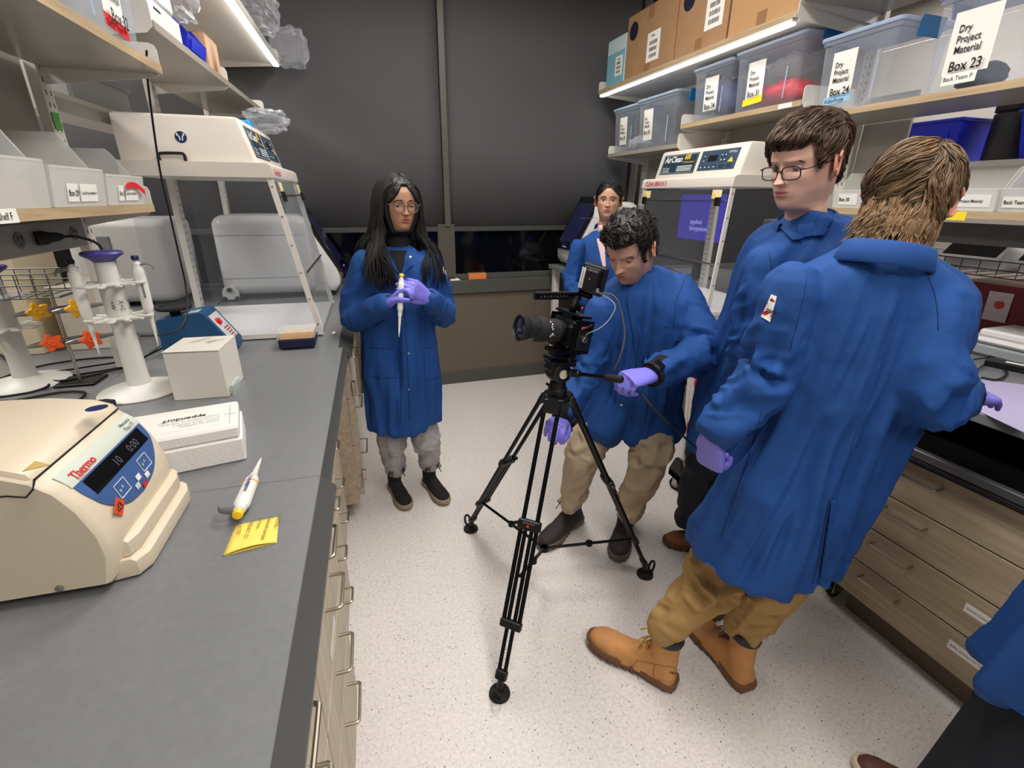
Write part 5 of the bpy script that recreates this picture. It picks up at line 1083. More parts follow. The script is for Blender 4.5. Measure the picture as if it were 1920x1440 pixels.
t = thing('white_tray', 'white stacked tray on the upper left shelf behind Box 32', 'tray', ML@(-.7, 2.2, zS2)); part('tray_body', MB().box(-.86, -.62, 2.07, 2.40, zS2+.0005, zS2+.09, .012), M_shell, t, ML); part('upper_tray', MB().box(-.86, -.63, 2.08, 2.39, zS2+.0905, zS2+.17, .012), M_shell, t, ML); part('slot', MB().box(-.6205, -.619, 2.14, 2.2, zS2+.055, zS2+.062).box(-.6305, -.629, 2.14, 2.2, zS2+.13, zS2+.137), M_ink, t, ML)
M_film = clearplastic('crinkled_film', (236, 238, 244), .16, .08)
def filmbag(label, c, r, seed, parent=None):
    """crumpled translucent bag"""
    rg = np.random.default_rng(seed); n, m = 34, 26; mb = MB().ell((0, 0, 0), (1, 1, 1), n, m); V = np.array(mb.v); k = rg.normal(size=(12, 3))*3.4; ph = rg.uniform(0, 6.3, 12); q = np.zeros(len(V))
    for i in range(12): q += np.abs(np.sin(V@k[i]+ph[i]))-.6
    V = np.sign(V)*np.abs(V)**.7*(1+.10*q[:, None])*np.array(r); V = V+np.array(c); mb.v = [tuple(p) for p in V]
    o = part('plastic_bag', mb, M_film, None, ML, ang=20); tag(o, label, 'plastic bag')
filmbag('crumpled clear plastic bag over the blue bin on the upper left shelf', (-.66, 2.40, zS2+.17), (.09, .12, .075), 3)
filmbag('clear plastic bag hanging from the lit high left shelf end', (-.40, 3.78, 2.40), (.10, .10, .10), 5)
filmbag('clear plastic bag on the high left shelf above the light strip', (-.46, 3.2, 2.43), (.08, .22, .07), 8)
filmbag('pale clear bag on top of the far head of the left hood', (-.47, 3.02, 1.90), (.09, .09, .05), 9)
t = thing('blue_pack', 'bright blue pack under the clear bag on the left hood', 'pack', ML@(-.6, 2.95, 1.85)); part('pack_body', MB().box(-.72, -.52, 2.86, 2.95, 1.842, 1.885, .012), mat('cyan_pack', (60, 160, 214), .4), t, ML); part('pack_band', MB().box(-.721, -.519, 2.895, 2.91, 1.841, 1.886, .003), mat('cyan_band', (40, 130, 196), .4), t, ML)
zl2 = 1.492+.0245
openbin('frosted bin labelled Box 22 with red tape at the end of the low left shelf', -.725, 1.735, 1.985, zl2, .165, .2, ML, 1, ((1.80, 1.835, zl2+.012, zl2+.055, 'Box 22', .017), (1.845, 1.93, zl2+.012, zl2+.055, 'Liquid Project Material', .010)))
openbin('frosted bin labelled Box 29 on the low left shelf', -.725, 1.47, 1.725, zl2, .185, .2, ML, 1, ((1.53, 1.58, zl2+.012, zl2+.055, 'Box 29', .020), (1.59, 1.675, zl2+.012, zl2+.055, 'Liquid Project Material', .010)))
openbin('frosted bin at the left edge holding a pale carton and a blue packet', -.725, 1.15, 1.455, zl2, .205, .2, ML, 1)
b22 = [o for o in bpy.data.objects if o.get('label', '').startswith('frosted bin labelled Box 22')][0]
part('tape_strip', MB().grid([[(-.7105+.001*k, 1.84+.125*i/6, zl2+.044+.016*k-.018*(i/6)**2+.01*math.sin(i/2)) for i in range(7)] for k in range(2)], .0006, (1, 0, 0)), red_tape, b22, ML)
t = thing('pale_carton', 'pale tan carton wedge in the leftmost frosted bin', 'box', ML@(-.78, 1.3, zl2)); part('carton_body', MB().prism([(-.74, 1.16, zl2+.0045), (-.74, 1.43, zl2+.0045), (-.74, 1.425, zl2+.06), (-.74, 1.16, zl2+.09)], (-.10, 0, 0)), mat('tan_card', (222, 196, 168), .7), t, ML); part('carton_label', MB().box(-.7398, -.7392, 1.25, 1.32, zl2+.02, zl2+.05), M_paper, t, ML)
t = thing('blue_packet', 'blue and white packet in the leftmost frosted bin', 'packet', ML@(-.78, 1.3, zl2)); part('packet_body', MB().box(-.84, -.755, 1.22, 1.40, zl2+.095, zl2+.15, .008), mat('steel_blue_packet', (116, 140, 184), .5), t, ML); part('packet_stripe', MB().box(-.7548, -.7542, 1.28, 1.39, zl2+.11, zl2+.12), navy, t, ML)

# ------------------------------------------------------------------ rolling white bin with biohazard bag under the right bench
t = thing('rolling_bin', 'white floor bin with black lid on a black wheeled dolly under the right bench', 'bin', (1.85, 1.6, 0))
B0, B1, y0, y1 = 1.60, 1.665, 1.33, 1.93
part('bin_body', MB().loft([[(1.63, 1.36, .13), (1.98, 1.36, .13), (1.98, 1.90, .13), (1.63, 1.90, .13)], [(1.60, 1.33, .735), (1.99, 1.33, .735), (1.99, 1.93, .735), (1.60, 1.93, .735)]]), mat('bin_white', (222, 216, 210), .45), t)
part('corner_ribs', MB().prism([(1.622, 1.905, .135), (1.60, 1.935, .73), (1.60, 1.91, .73), (1.622, 1.885, .135)], (.012, 0, 0)), mat('bin_white', (222, 216, 210), .45), t)
part('lid', MB().box(1.59, 2.0, 1.32, 1.94, .7355, .76, .006), M_black, t)
d = part('dolly', MB().box(1.60, 1.72, 1.32, 1.98, .075, .125, .01).box(1.60, 2.0, 1.86, 1.98, .075, .125, .01).prism([(1.60, 1.97, .125), (1.60, 1.86, .125), (1.60, 1.89, .21), (1.60, 1.93, .21)], (.02, 0, 0)), mat('dolly_black', (30, 30, 30), .55), t)
for (x, y) in ((1.63, 1.93), (1.63, 1.38), (1.95, 1.93), (1.95, 1.38)):
    c = part('caster', MB().lathe([(.02, -.012), (.036, -.012), (.038, 0), (.036, .012), (.02, .012)], (x, y, .038), (.94, .34, 0), 24), M_rubber, t); part('wheel_hub', MB().lathe([(0, -.013), (.022, -.013), (.022, .013), (0, .013)], (x, y, .038), (.94, .34, 0), 20), mat('hub_grey', (150, 150, 148), .4), c)
    part('fork', MB().obox((x-.017, y-.006, .055), ((.94, .34, 0), (-.34, .94, 0), (0, 0, 1)), (.002, .014, .02), .001).obox((x+.017, y+.006, .055), ((.94, .34, 0), (-.34, .94, 0), (0, 0, 1)), (.002, .014, .02), .001), M_steel, c)
part('info_label', MB().prism([(1.6205, 1.80, .30), (1.6205, 1.74, .30), (1.6195, 1.74, .33), (1.6195, 1.80, .33)], (-.0008, 0, 0)), mat('grey_label', (150, 150, 146), .5), t)
M_bio = mat('red_biohazard_bag', (214, 40, 30), .35)
def bagP(i, j, n=12, m=14, side=1):
    y = 1.84-.40*i/n; z = .735-.30*j/m; x = 1.597-.0-(.0)-.012-.010*math.sin(i*1.7+j*.5)-.008*math.sin(j*1.1+i*.4)-.014*(j/m); return (x, y, z-.02*math.sin(i*.9)*(j/m))
o = part('biohazard_bag', MB().grid([[bagP(i, j) for j in range(15)] for i in range(13)], .002, (1, 0, 0)), M_bio, None, ang=60); tag(o, 'red biohazard bag folded over the edge of the rolling white bin', 'bag')
mb = MB(); yc, zc_ = 1.69, .575
for k in range(3):
    a = math.radians(90+120*k); P = []
    for b in np.linspace(a-2.35, a+2.35, 16): P.append((1.555, yc+.028*math.cos(a)+.034*math.cos(b), zc_+.028*math.sin(a)+.034*math.sin(b)))
    mb.tube(P, [.003]+[.009]*14+[.003], 6, flat=1, up=(1, 0, 0))
V = np.array(mb.v); V[:, 0] = 1.575+(V[:, 0]-1.555)*.15; mb.v = [tuple(p) for p in V]
part('biohazard_symbol', mb, M_ink, o); text('BIOHAZARD', .05, (1.574, 1.82, .67), (0, -1, 0), (0, 0, 1), M_ink, o, bold=.03)
# ================================================================== people: building kit
def _h(ix, iy, iz, s=0):
    n = (ix*374761393+iy*668265263+iz*2147483647+s*974711) & 0xffffffff; n = (n ^ (n >> 13))*1274126177 & 0xffffffff
    return ((n ^ (n >> 16)) & 0xffff)/32768.-1
def vnoise(P, s=0):
    """smooth value noise, vectorised, about -1..1"""
    P = np.asarray(P, float); I = np.floor(P).astype(np.int64); F_ = P-I; F_ = F_*F_*F_*(F_*(F_*6-15)+10); out = 0
    for dx in (0, 1):
        for dy in (0, 1):
            for dz in (0, 1):
                w = np.where(dx, F_[:, 0], 1-F_[:, 0])*np.where(dy, F_[:, 1], 1-F_[:, 1])*np.where(dz, F_[:, 2], 1-F_[:, 2])
                out = out+w*_h(I[:, 0]+dx, I[:, 1]+dy, I[:, 2]+dz, s)
    return out
def ridge(P, s=0): return 1-2*np.abs(vnoise(P, s))
def sstep(a, b, x): t = np.clip((x-a)/(b-a), 0, 1); return t*t*(3-2*t)
def remesh(mb, vox, smooth=4, name='tmp'):
    me = bpy.data.meshes.new(name); me.from_pydata(mb.v, [], mb.f)
    bm = bmesh.new(); bm.from_mesh(me); bmesh.ops.recalc_face_normals(bm, faces=bm.faces); bm.to_mesh(me); bm.free()
    o = bpy.data.objects.new(name, me); COL.objects.link(o)
    r = o.modifiers.new('r', 'REMESH'); r.mode = 'VOXEL'; r.voxel_size = vox; r.adaptivity = 0
    if smooth:
        sm = o.modifiers.new('s', 'SMOOTH'); sm.factor = .5; sm.iterations = smooth
    dg = bpy.context.evaluated_depsgraph_get(); out = bpy.data.meshes.new_from_object(o.evaluated_get(dg)); bpy.data.objects.remove(o); bpy.data.meshes.remove(me); return out
def getv(me): a = np.empty(len(me.vertices)*3); me.vertices.foreach_get('co', a); return a.reshape(-1, 3)
def setv(me, v): me.vertices.foreach_set('co', np.ascontiguousarray(v, float).ravel()); me.update()
def getn(me): a = np.empty(len(me.vertices)*3); me.vertex_normals.foreach_get('vector', a); return a.reshape(-1, 3)
def frame3(fwd, up=(0, 0, 1)):
    """rows: right(x), forward(y), up(z) -> world = local @ M"""
    y = unit(fwd); x = unit(np.cross(y, up)); return np.array([x, y, np.cross(x, y)])
def capsule(mb, pts, rad, n=14, sub=6, flat=1, up=None):
    """tube through pts with round ends"""
    P = smoothpath(pts, sub); k = np.linspace(0, len(rad)-1, len(P)); R = np.interp(k, range(len(rad)), rad)
    d0 = unit(P[0]-P[1]); d1 = unit(P[-1]-P[-2]); pre = []; post = []
    for a in (80, 55, 28): pre.append((P[0]+d0*R[0]*math.sin(math.radians(a)), R[0]*math.cos(math.radians(a)))); post.append((P[-1]+d1*R[-1]*math.sin(math.radians(a)), R[-1]*math.cos(math.radians(a))))
    Q = [p for p, _ in pre]+list(P)+[p for p, _ in post[::-1]]; S = [r for _, r in pre]+list(R)+[r for _, r in post[::-1]]
    return mb.tube(Q, S, n, True, flat, up)
def seglocal(V, A, B):
    """distance to segment and parameter (metres along)"""
    d = B-A; L = np.linalg.norm(d); u = d/L; s = np.clip((V-A)@u, 0, L); C_ = A+s[:, None]*u; return np.linalg.norm(V-C_, axis=1), s, u
def drape(me, chains, torso=None, amp=.006, seed=0, tamp=.006, tfreq=16):
    """cloth folds: rings on limbs, vertical folds on the torso. chains: list of (joints, radius)"""
    V = getv(me); N = getn(me); best = np.full(len(V), 9.); fold = np.zeros(len(V)); lim = np.zeros(len(V))
    for ci, (J, R) in enumerate(chains):
        s0 = 0; J = [np.array(j, float) for j in J]
        tot = sum(np.linalg.norm(J[i+1]-J[i]) for i in range(len(J)-1))
        for i in range(len(J)-1):
            d, s, u = seglocal(V, J[i], J[i+1]); d = d/R; m = d < best
            a = unit(np.cross(u, (0.3, .2, .93))); b = np.cross(u, a); q = V-J[i]
            sl = s0+s; P = np.stack([(sl*15+(q@a)*13), q@a*15+ci*7, q@b*15+seed], 1)
            P2 = np.stack([sl*34+(q@b)*26, q@a*20+seed, q@b*20+ci], 1)
            # stronger folds near joints
            jd = np.minimum(*(np.abs(sl-x) for x in ((s0 if i else 99), (s0+np.linalg.norm(J[i+1]-J[i]) if i < len(J)-2 else 99)))) if len(J) > 2 else np.full(len(V), 9.)
            k = .55+1.3*np.exp(-(jd/.08)**2)+.7*sstep(.14, .02, tot-sl)
            f = 1.35*amp*k*((ridge(P, seed)-.3)*1.0+ridge(P2, seed+3)*.35)
            fold = np.where(m, f, fold); best = np.where(m, d, best); s0 += np.linalg.norm(J[i+1]-J[i])
    if torso is not None:
        top, bot, rad = [np.array(t, float) if not np.isscalar(t) else t for t in torso]; d, s, u = seglocal(V, top, bot); L = np.linalg.norm(bot-top); d = d/rad
        w = sstep(-.25, .25, best-d*1.0); q = V-top; a = unit(np.cross(u, (0, 1, .1))); b = np.cross(u, a); g = sstep(0, .9, s/L)
        th = np.arctan2(q@a, q@b); c, sn = np.cos(th), np.sin(th)
        P = np.stack([c*tfreq*.16, sn*tfreq*.16, s*1.7+seed], 1); P2 = np.stack([c*tfreq*.3+s*3, sn*tfreq*.3, s*4+seed], 1)
        f = 1.35*tamp*(.5+1.2*g)*(vnoise(P*1.6, seed+5)*1.2+(ridge(P2, seed+6)-.3)*.55); fold = fold*(1-w)+f*w
    fine = vnoise(V*70, seed+9)*.0006+vnoise(V*26, seed+11)*.0016
    setv(me, V+N*(fold+fine)[:, None])
    bm = bmesh.new(); bm.from_mesh(me); bmesh.ops.smooth_vert(bm, verts=bm.verts, factor=.5, use_axis_x=True, use_axis_y=True, use_axis_z=True); bm.to_mesh(me); bm.free()
def ring2(c, rt, fw, a, b, n=28, e=2.3, back=None):
    P = []
    for k in range(n):
        t = 2*math.pi*k/n; cx, sy = math.cos(t), math.sin(t); x = math.copysign(abs(cx)**(2/e), cx)*a; y = math.copysign(abs(sy)**(2/e), sy)*(b if sy > 0 or back is None else back); P.append(np.array(c)+np.array(rt)*x+np.array(fw)*y)
    return P
def bvh(o): 
    me = o.data; return BVHTree.FromPolygons([tuple(v.co) for v in me.vertices], [tuple(p.vertices) for p in me.polygons])
def hit(T, px, py):
    """surface point of a finished mesh seen at photo pixel (px,py) -- used to lay seams and patches on curved cloth"""
    d = ray(px, py); d = d/np.linalg.norm(d); r = T.ray_cast(Vector(CP), Vector(d)); 
    if r[0] is None: return None, None
    n = np.array(r[1]); n = n if n@d < 0 else -n; return np.array(r[0]), n
def seam(T, pix, r, name, m, parent, off=.0004):
    P = [];
    for a, b in zip(pix[:-1], pix[1:]):
        k = max(2, int(math.dist(a, b)/6))
        for i in range(k):
            q = hit(T, a[0]+(b[0]-a[0])*i/k, a[1]+(b[1]-a[1])*i/k)
            if q[0] is not None: P.append(q[0]+q[1]*off)
    if len(P) > 2: return part(name, MB().tube(P, r, 6), m, parent, ang=180)
def patch(T, quad, name, m, parent, th=.0015, n=10, off=.0008, label=None):
    """thin cloth/paper patch lying on the surface; quad = 4 photo pixels (tl, tr, br, bl)"""
    P = []; N = []; q = [np.array(a, float) for a in quad]; last = None
    for i in range(n+1):
        row = []; rn = []
        for j in range(n+1):
            u, v = i/n, j/n; p = q[0]*(1-u)*(1-v)+q[1]*(1-u)*v+q[3]*u*(1-v)+q[2]*u*v; h = hit(T, *p)
            if h[0] is None: h = last
            if h is None: return None
            last = h; row.append(h[0]+h[1]*off); rn.append(h[1])
        P.append(row); N.append(rn)
    return part(name, MB().grid(P, th, N), m, parent, ang=60, label=label)

# ---- head ---------------------------------------------------------------------------------
ZK = [-.16, -.140, -.124, -.116, -.108, -.098, -.085, -.06, -.03, 0, .03, .06, .09, .105, .114, .118]
WK = [.056, .054, .053, .0515, .051, .052, .0565, .0645, .0700, .0740, .0765, .0725, .058, .042, .024, .0]
FK = [.018, .018, .020, .040, .066, .0755, .081, .0870, .0865, .0845, .0885, .0835, .060, .038, .018, -.01]
BK = [-.075, -.073, -.073, -.073, -.074, -.076, -.080, -.088, -.096, -.101, -.104, -.100, -.080, -.058, -.034, -.01]
def headgrid(nc=112, f=1.0):
    z = np.concatenate([np.linspace(-.16, -.122, 8)[:-1], np.linspace(-.122, .05, int(78*f)), np.linspace(.05, .118, 26)[1:]])
    from_k = lambda K: np.interp(z, ZK, K)
    def smooth(a):
        for _ in range(6): a = np.concatenate([[a[0]], (a[:-2]+2*a[1:-1]+a[2:])/4, [a[-1]]])
        return a
    Wz, Fz, Bz = (smooth(from_k(K)) for K in (WK, FK, BK)); Wz[-1] = .0005; Fz[-1] = -.0095; Bz[-1] = -.0105
    t = np.linspace(-math.pi, math.pi, nc, endpoint=False); ph = t-.42*np.sin(t)
    s, c = np.sin(ph), np.cos(ph)
    yc = -.012
    X = Wz[:, None]*(np.sign(s)*np.abs(s)**.92)[None]; fr = np.where(c > 0, Fz[:, None]-yc, yc-Bz[:, None]); Y = yc+fr*(np.sign(c)*np.abs(c)**.90)[None]; Z = np.repeat(z[:, None], nc, 1)
    return X, Y, Z, c
def head_mesh(skin, lid=.4, gender='m', lipcol=None, nose=1., jaw=1., beard=0, scale=1.0, browcol=None):
    X, Y, Z, c = headgrid(); fw = sstep(.1, .55, c)[None]*np.ones_like(X)
    g = lambda x0, z0, sx, sz: np.exp(-((X-x0)/sx)**2-((Z-z0)/sz)**2)
    ax = np.abs(X); g2 = lambda x0, z0, sx, sz: np.exp(-((ax-x0)/sx)**2-((Z-z0)/sz)**2)
    dy = np.zeros_like(X)
    zt = np.clip((.014-Z)/.044, 0, 1); hgt = (.004+.017*zt**1.2)*nose*sstep(-.0405, -.031, Z)*sstep(.028, .008, Z); dy += hgt*np.exp(-(X/(.0058+.0045*zt))**2)
    dy += .0075*nose*g2(.0105, -.0305, .0055, .0055)
    dy += (-.0105 if gender == 'm' else -.0078)*g2(.031, .003, .016, .0115)-.003*g2(.016, .006, .006, .009)
    dy += .0038*g2(.026, .0225, .022, .0065)*(1.2 if gender == 'm' else .6)
    dy += .0045*g2(.044, -.018, .016, .014)-.003*g2(.045, -.055, .014, .018)
    dy += .0042*g(0, -.0535, .017, .0042)+.0050*g(0, -.0645, .015, .0048)-.0032*g(0, -.0590, .022, .0017)-.0025*g(0, -.076, .018, .005)+.0045*g(0, -.094, .017, .011)
    dy -= .002*g(0, -.046, .0035, .006)
    Y2 = Y+dy*fw; X2 = X*(1+(jaw-1)*sstep(-.04, -.10, Z)*sstep(-.125, -.11, Z)*sstep(-.1, .4, c)[None])
    V = np.stack([X2, Y2, Z], 2); nr, nc = X.shape
    skin = np.array([lin(v) for v in skin]); col = np.ones((nr, nc, 3))*skin
    lipcol = np.array([lin(v) for v in (lipcol or (170, 90, 84))]); lm = np.clip(1.25*(np.exp(-(X/.0190)**4-((Z+.0588)/.0092)**4))*fw, 0, 1)[..., None]
    col = col*(1-lm)+lipcol*lm
    ck = (.10*g2(.045, -.022, .018, .016)*fw+.12*np.exp(-(X/.012)**2-((Z+.028)/.01)**2)*fw)[..., None]; col = col*(1-ck)+col*np.array([1.12, .78, .76])*ck
    ey = (.16*g2(.031, .0, .017, .011)*fw)[..., None]; col = col*(1-ey)+col*np.array([.72, .62, .62])*ey
    if beard:
        bm_ = (beard*sstep(-.028, -.05, Z)*fw*sstep(-.125, -.11, Z)*(1-lm[..., 0])*(1-.6*g2(.03, -.04, .012, .012)))[..., None]; col = col*(1-bm_)+col*np.array([.50, .48, .50])*bm_
    mb = MB(); vs = V.reshape(-1, 3)
    fs = [(i*nc+j, i*nc+(j+1) % nc, (i+1)*nc+(j+1) % nc, (i+1)*nc+j) for i in range(nr-1) for j in range(nc)]; mb.add(vs, fs+[tuple(range(nc))[::-1], tuple((nr-1)*nc+j for j in range(nc))])
    cols = [tuple(q) for q in col.reshape(-1, 3)]
    # eyelids (upper shell lowered by lid 0..1), lower lid
    def ysurf(x, z): k = np.argmin((X2-x)**2+(Z-z)**2+(c[None] < 0)*9); return Y2.ravel()[k]
    yE = ysurf(.031, .003)-.0055; base = len(mb.v)
    for sx in (-1, 1):
        cE = np.array([sx*.031, yE, .003]); R = .0128
        for (a0, a1, rr) in ((100, 52-80*lid, R+.0003), (-90, -34, R)):
            P = []
            for i in range(7):
                el = math.radians(a0+(a1-a0)*i/6); row = []
                for j in range(13):
                    az = math.radians(-82+164*j/12); row.append(cE+np.array([math.sin(az)*rr*math.cos(el)*1.18, math.cos(az)*math.cos(el)*rr, math.sin(el)*rr]))
                P.append(row)
            mb.grid(P)
    cols += [tuple(skin*np.array([.93, .87, .86]))]*(len(mb.v)-base)
    # ears
    for sx in (-1, 1):
        base = len(mb.v); cE = np.array([sx*.0765, -.014, -.004]); o = unit((sx*.85, -.45, 0)); b = unit(np.cross((0, 0, 1), o)); P = []
        for i in range(15):
            a = math.radians(-150+i*(360-70)/14); P.append(cE+o*(.010+.004*math.sin(a))+b*(.0165*math.cos(a)*-sx)*1.0+np.array([0, 0, .029*math.sin(a)]))
        capsule(mb, P, [.0032, .0042, .0045, .004, .0036, .0036], 8, 2)
        ring = [[cE+o*(.006+.004*k)+b*(.0155*(1-.25*k)*math.cos(a)*-sx)+np.array([0, 0, .027*(1-.2*k)*math.sin(a)]) for a in np.linspace(0, 2*math.pi, 16, endpoint=False)] for k in (-1.2, 0, .45, .1)]
        mb.loft(ring)
        mb.ell(cE+np.array([0, .008, -.024])+o*.004, (.004, .006, .008), 10, 8)
        cols += [tuple(skin*np.array([1.05, .80, .76]))]*(len(mb.v)-base)
    return mb, cols, yE
def skinmat(name, rough=.5):
    if name in _m: return _m[name]
    m = mat(name, (200, 160, 140), rough, sss=.12, bump=.08, bscale=900); nt = m.node_tree; a = nt.nodes.new('ShaderNodeVertexColor'); a.layer_name = 'tint'; nt.links.new(a.outputs[0], nt.nodes['Principled BSDF'].inputs['Base Color']); return m
def tintmesh(me, cols, default):
    ca = me.color_attributes.new('tint', 'FLOAT_COLOR', 'POINT'); n = len(me.vertices); A_ = np.ones((n, 4)); A_[:, :3] = default; k = min(n, len(cols)); A_[:k, :3] = np.array(cols)[:k]; ca.data.foreach_set('color', A_.ravel())
def hairmat(name, c1, rough=.42):
    if name in _m: return _m[name]
    m = mat(name, c1, rough, spec=.5); nt = m.node_tree; a = nt.nodes.new('ShaderNodeVertexColor'); a.layer_name = 'tint'; nt.links.new(a.outputs[0], nt.nodes['Principled BSDF'].inputs['Base Color']); return m
def person(label, headpos, headM, skin, bodyparts, hs=1.0, lid=.4, gender='m', beard=0, lipcol=None, look=(0, 0), iris=(60, 40, 28), base=(0, 0, 0), brow=(30, 22, 20), nose=1., jaw=1., browth=1.0, chest=None):
    """Empty + body mesh (head, neck and the limbs under the clothes in one mesh); bodyparts(mb) adds trunk and limbs"""
    t = thing('person', label, 'person', base)
    mb, cols, yE = head_mesh(skin, lid, gender, lipcol, nose, jaw, beard); V = np.array(mb.v)*hs @ headM+np.array(headpos); mb.v = [tuple(p) for p in V]
    bodyparts(mb)
    me = mb.mesh('body'); tintmesh(me, cols, [lin(v) for v in skin]); body = newobj('body', me, skinmat('human_skin'), t, 60)
    def H(p): return np.array(p, float)*hs @ headM+np.array(headpos)
    for sx in (-1, 1):
        cE = np.array([sx*.031, yE, .003]); d = unit((look[0], 1, look[1]))
        e = part('eye', MB().ell(H(cE), (.0117*hs,)*3, 18, 14), mat('eye_white', (222, 214, 210), .15), t, ang=180)
        part('iris', MB().lathe([(.0058*hs, 0), (.0056*hs, .0007), (0, .0010)], H(cE+d*.0106), d @ headM, 18), mat('iris_%d' % iris[0], iris, .1), e); part('pupil', MB().lathe([(.0026*hs, .0006), (0, .0009)], H(cE+d*.0112), d @ headM, 14), M_ink, e)
    # eyebrows and lashes
    for sx in (-1, 1):
        mb = MB()
        for k in range(26):
            u = k/25; x = sx*(.0145+.034*u); z = .0240+.0036*math.sin(u*2.7+.45)-.0050*u*u; y = np.interp(abs(x), [.012, .03, .05], [yE+.0225, yE+.0185, yE+.006]); dirn = np.array([sx*.8, -.25*u, .55-.75*u]); th = .0011*browth*(1.1-.6*u)
            mb.tube([H((x, y, z-.002)), H(np.array([x, y, z-.002])+dirn*.004+(0, .001, 0)), H(np.array([x, y-.001, z-.002])+dirn*.008)], [th*1.6, th*1.5, th*.3], 5)
        part('eyebrow', mb, mat('brow_%d_%d' % brow[:2], brow, .7), t, ang=180)
        el = math.radians(52-80*lid); P = [H(np.array([sx*.031, yE, .003])+np.array([math.sin(a)*.0136*math.cos(el)*1.18, math.cos(a)*math.cos(el)*.0136, math.sin(el)*.0132])) for a in np.linspace(-1.35, 1.35, 12)]
        part('eyelashes', MB().tube(P, [.0003]+[.0009 if gender == 'f' else .0006]*10+[.0003], 5), M_ink, t, ang=180)
    return t, body, H
def glasses(t, H, yE, m, rw=.024, rh=.019, rnd=2.4, r=.0013, col='lens', dz=-.002):
    g = None; mb = MB(); y = yE+.027
    for sx in (-1, 1):
        P = []
        for k in range(29):
            a = 2*math.pi*k/28; cx, sz = math.cos(a), math.sin(a); P.append(H((sx*.033+rw*math.copysign(abs(cx)**(2/rnd), cx), y-.004*(abs(cx) if cx*sx > 0 else 0), dz+rh*math.copysign(abs(sz)**(2/rnd), sz))))
        mb.tube(P, r, 6)
        mb.tube([H((sx*(.033+rw), y-.004, dz+.008)), H((sx*.074, y-.014, dz+.009)), H((sx*.0785, -.02, .006)), H((sx*.0775, -.045, -.012))], r*.9, 6)
    mb.tube([H((-.0095, y, dz+.004)), H((0, y+.002, dz+.007)), H((.0095, y, dz+.004))], r, 6)
    g = part('glasses', mb, m, t, ang=180)
    for sx in (-1, 1): part('lens', MB().add([H((sx*.033+rw*.98*math.copysign(abs(math.cos(a))**(2/rnd), math.cos(a)), y-.001, dz+rh*.98*math.copysign(abs(math.sin(a))**(2/rnd), math.sin(a)))) for a in np.linspace(0, 2*math.pi, 24, endpoint=False)], [tuple(range(24))]), clearplastic('spectacle_lens', (230, 235, 240), .05, .03), g, ang=180)
    return g
# ---- hair -----------------------------------------------------------------------------------
def haircap(H, maskfn, thick, name, m, t, c0, seed=1, rough=.004, extra=None):
    X, Y, Z, c = headgrid(96, .5); V = np.stack([X, Y, Z], 2); ctr = np.array([0, -.012, .01]); D = V-ctr; D /= np.linalg.norm(D, axis=2)[..., None]
    mk = maskfn(X, Y, Z); th = thick(X, Y, Z) if callable(thick) else thick
    nz = vnoise((V*np.array([60, 60, 60])).reshape(-1, 3), seed).reshape(X.shape)+.5*vnoise((V*150).reshape(-1, 3), seed+1).reshape(X.shape)
    Vn = V+D*((th+rough*nz)*mk-.010*(1-mk))[..., None]
    nr, nc = X.shape; vs = [H(p) for p in Vn.reshape(-1, 3)]; fs = [(i*nc+j, i*nc+(j+1) % nc, (i+1)*nc+(j+1) % nc, (i+1)*nc+j) for i in range(nr-1) for j in range(nc)]
    mb = MB().add(vs, fs+[tuple((nr-1)*nc+j for j in range(nc)), tuple(range(nc))[::-1]]); return mb, len(vs)
def strand(mb, P, r0, flat=.5, n=4, tip=.25):
    m_ = len(P); R = [r0*(.55+.45*math.sin(math.pi*min(1, (i/(m_-1))*1.2+.15)))*(1 if i < m_-1 else tip) for i in range(m_)]; R[-1] = r0*tip*.5; mb.tube(P, R, n, True, flat)
def hairobj(mb, ncap, counts, base, name, m, t, seed=0, var=.35, label=None):
    """per-lock colour variation in a colour attribute"""
    me = mb.mesh(name); rg = np.random.default_rng(seed); b = np.array([lin(v) for v in base]); cols = [tuple(b*.6)]*ncap
    for k in counts: q = b*(1+var*rg.normal()*.7); q = np.clip(q*(1+.1*rg.normal(size=3)*.3), .001, 1); cols += [tuple(q)]*k
    tintmesh(me, cols, b); o = newobj(name, me, m, t, 180)
    if label: o['label'] = label
    return o
def growhair(mb, capmesh_bvh, roots, flowfn, steps, ds, lift, r0, rg, grav=0, O=None):
    counts = []
    for p0 in roots:
        p = np.array(p0); P = []; L = lift*rg.uniform(.3, 1.6); st = int(steps*rg.uniform(.7, 1.15)); wob = rg.normal(size=3)*.25
        for i in range(st):
            r = capmesh_bvh.find_nearest(Vector(p)); n = np.array(r[1]); q = np.array(r[0]); n = n if O is None or n@(q-O) > 0 else -n
            if (p-q)@n < L*(.35+.65*i/st) or not grav: p = q+n*L*(.35+.65*min(1, i/(st*.6)))
            P.append(p.copy()); f = flowfn(p)+wob*.35; f = f-n*(f@n)*(1 if not grav else .3); p = p+unit(f)*ds
        if len(P) > 2: k0 = len(mb.v); strand(mb, P, r0*rg.uniform(.6, 1.4)); counts.append(len(mb.v)-k0)
    return counts
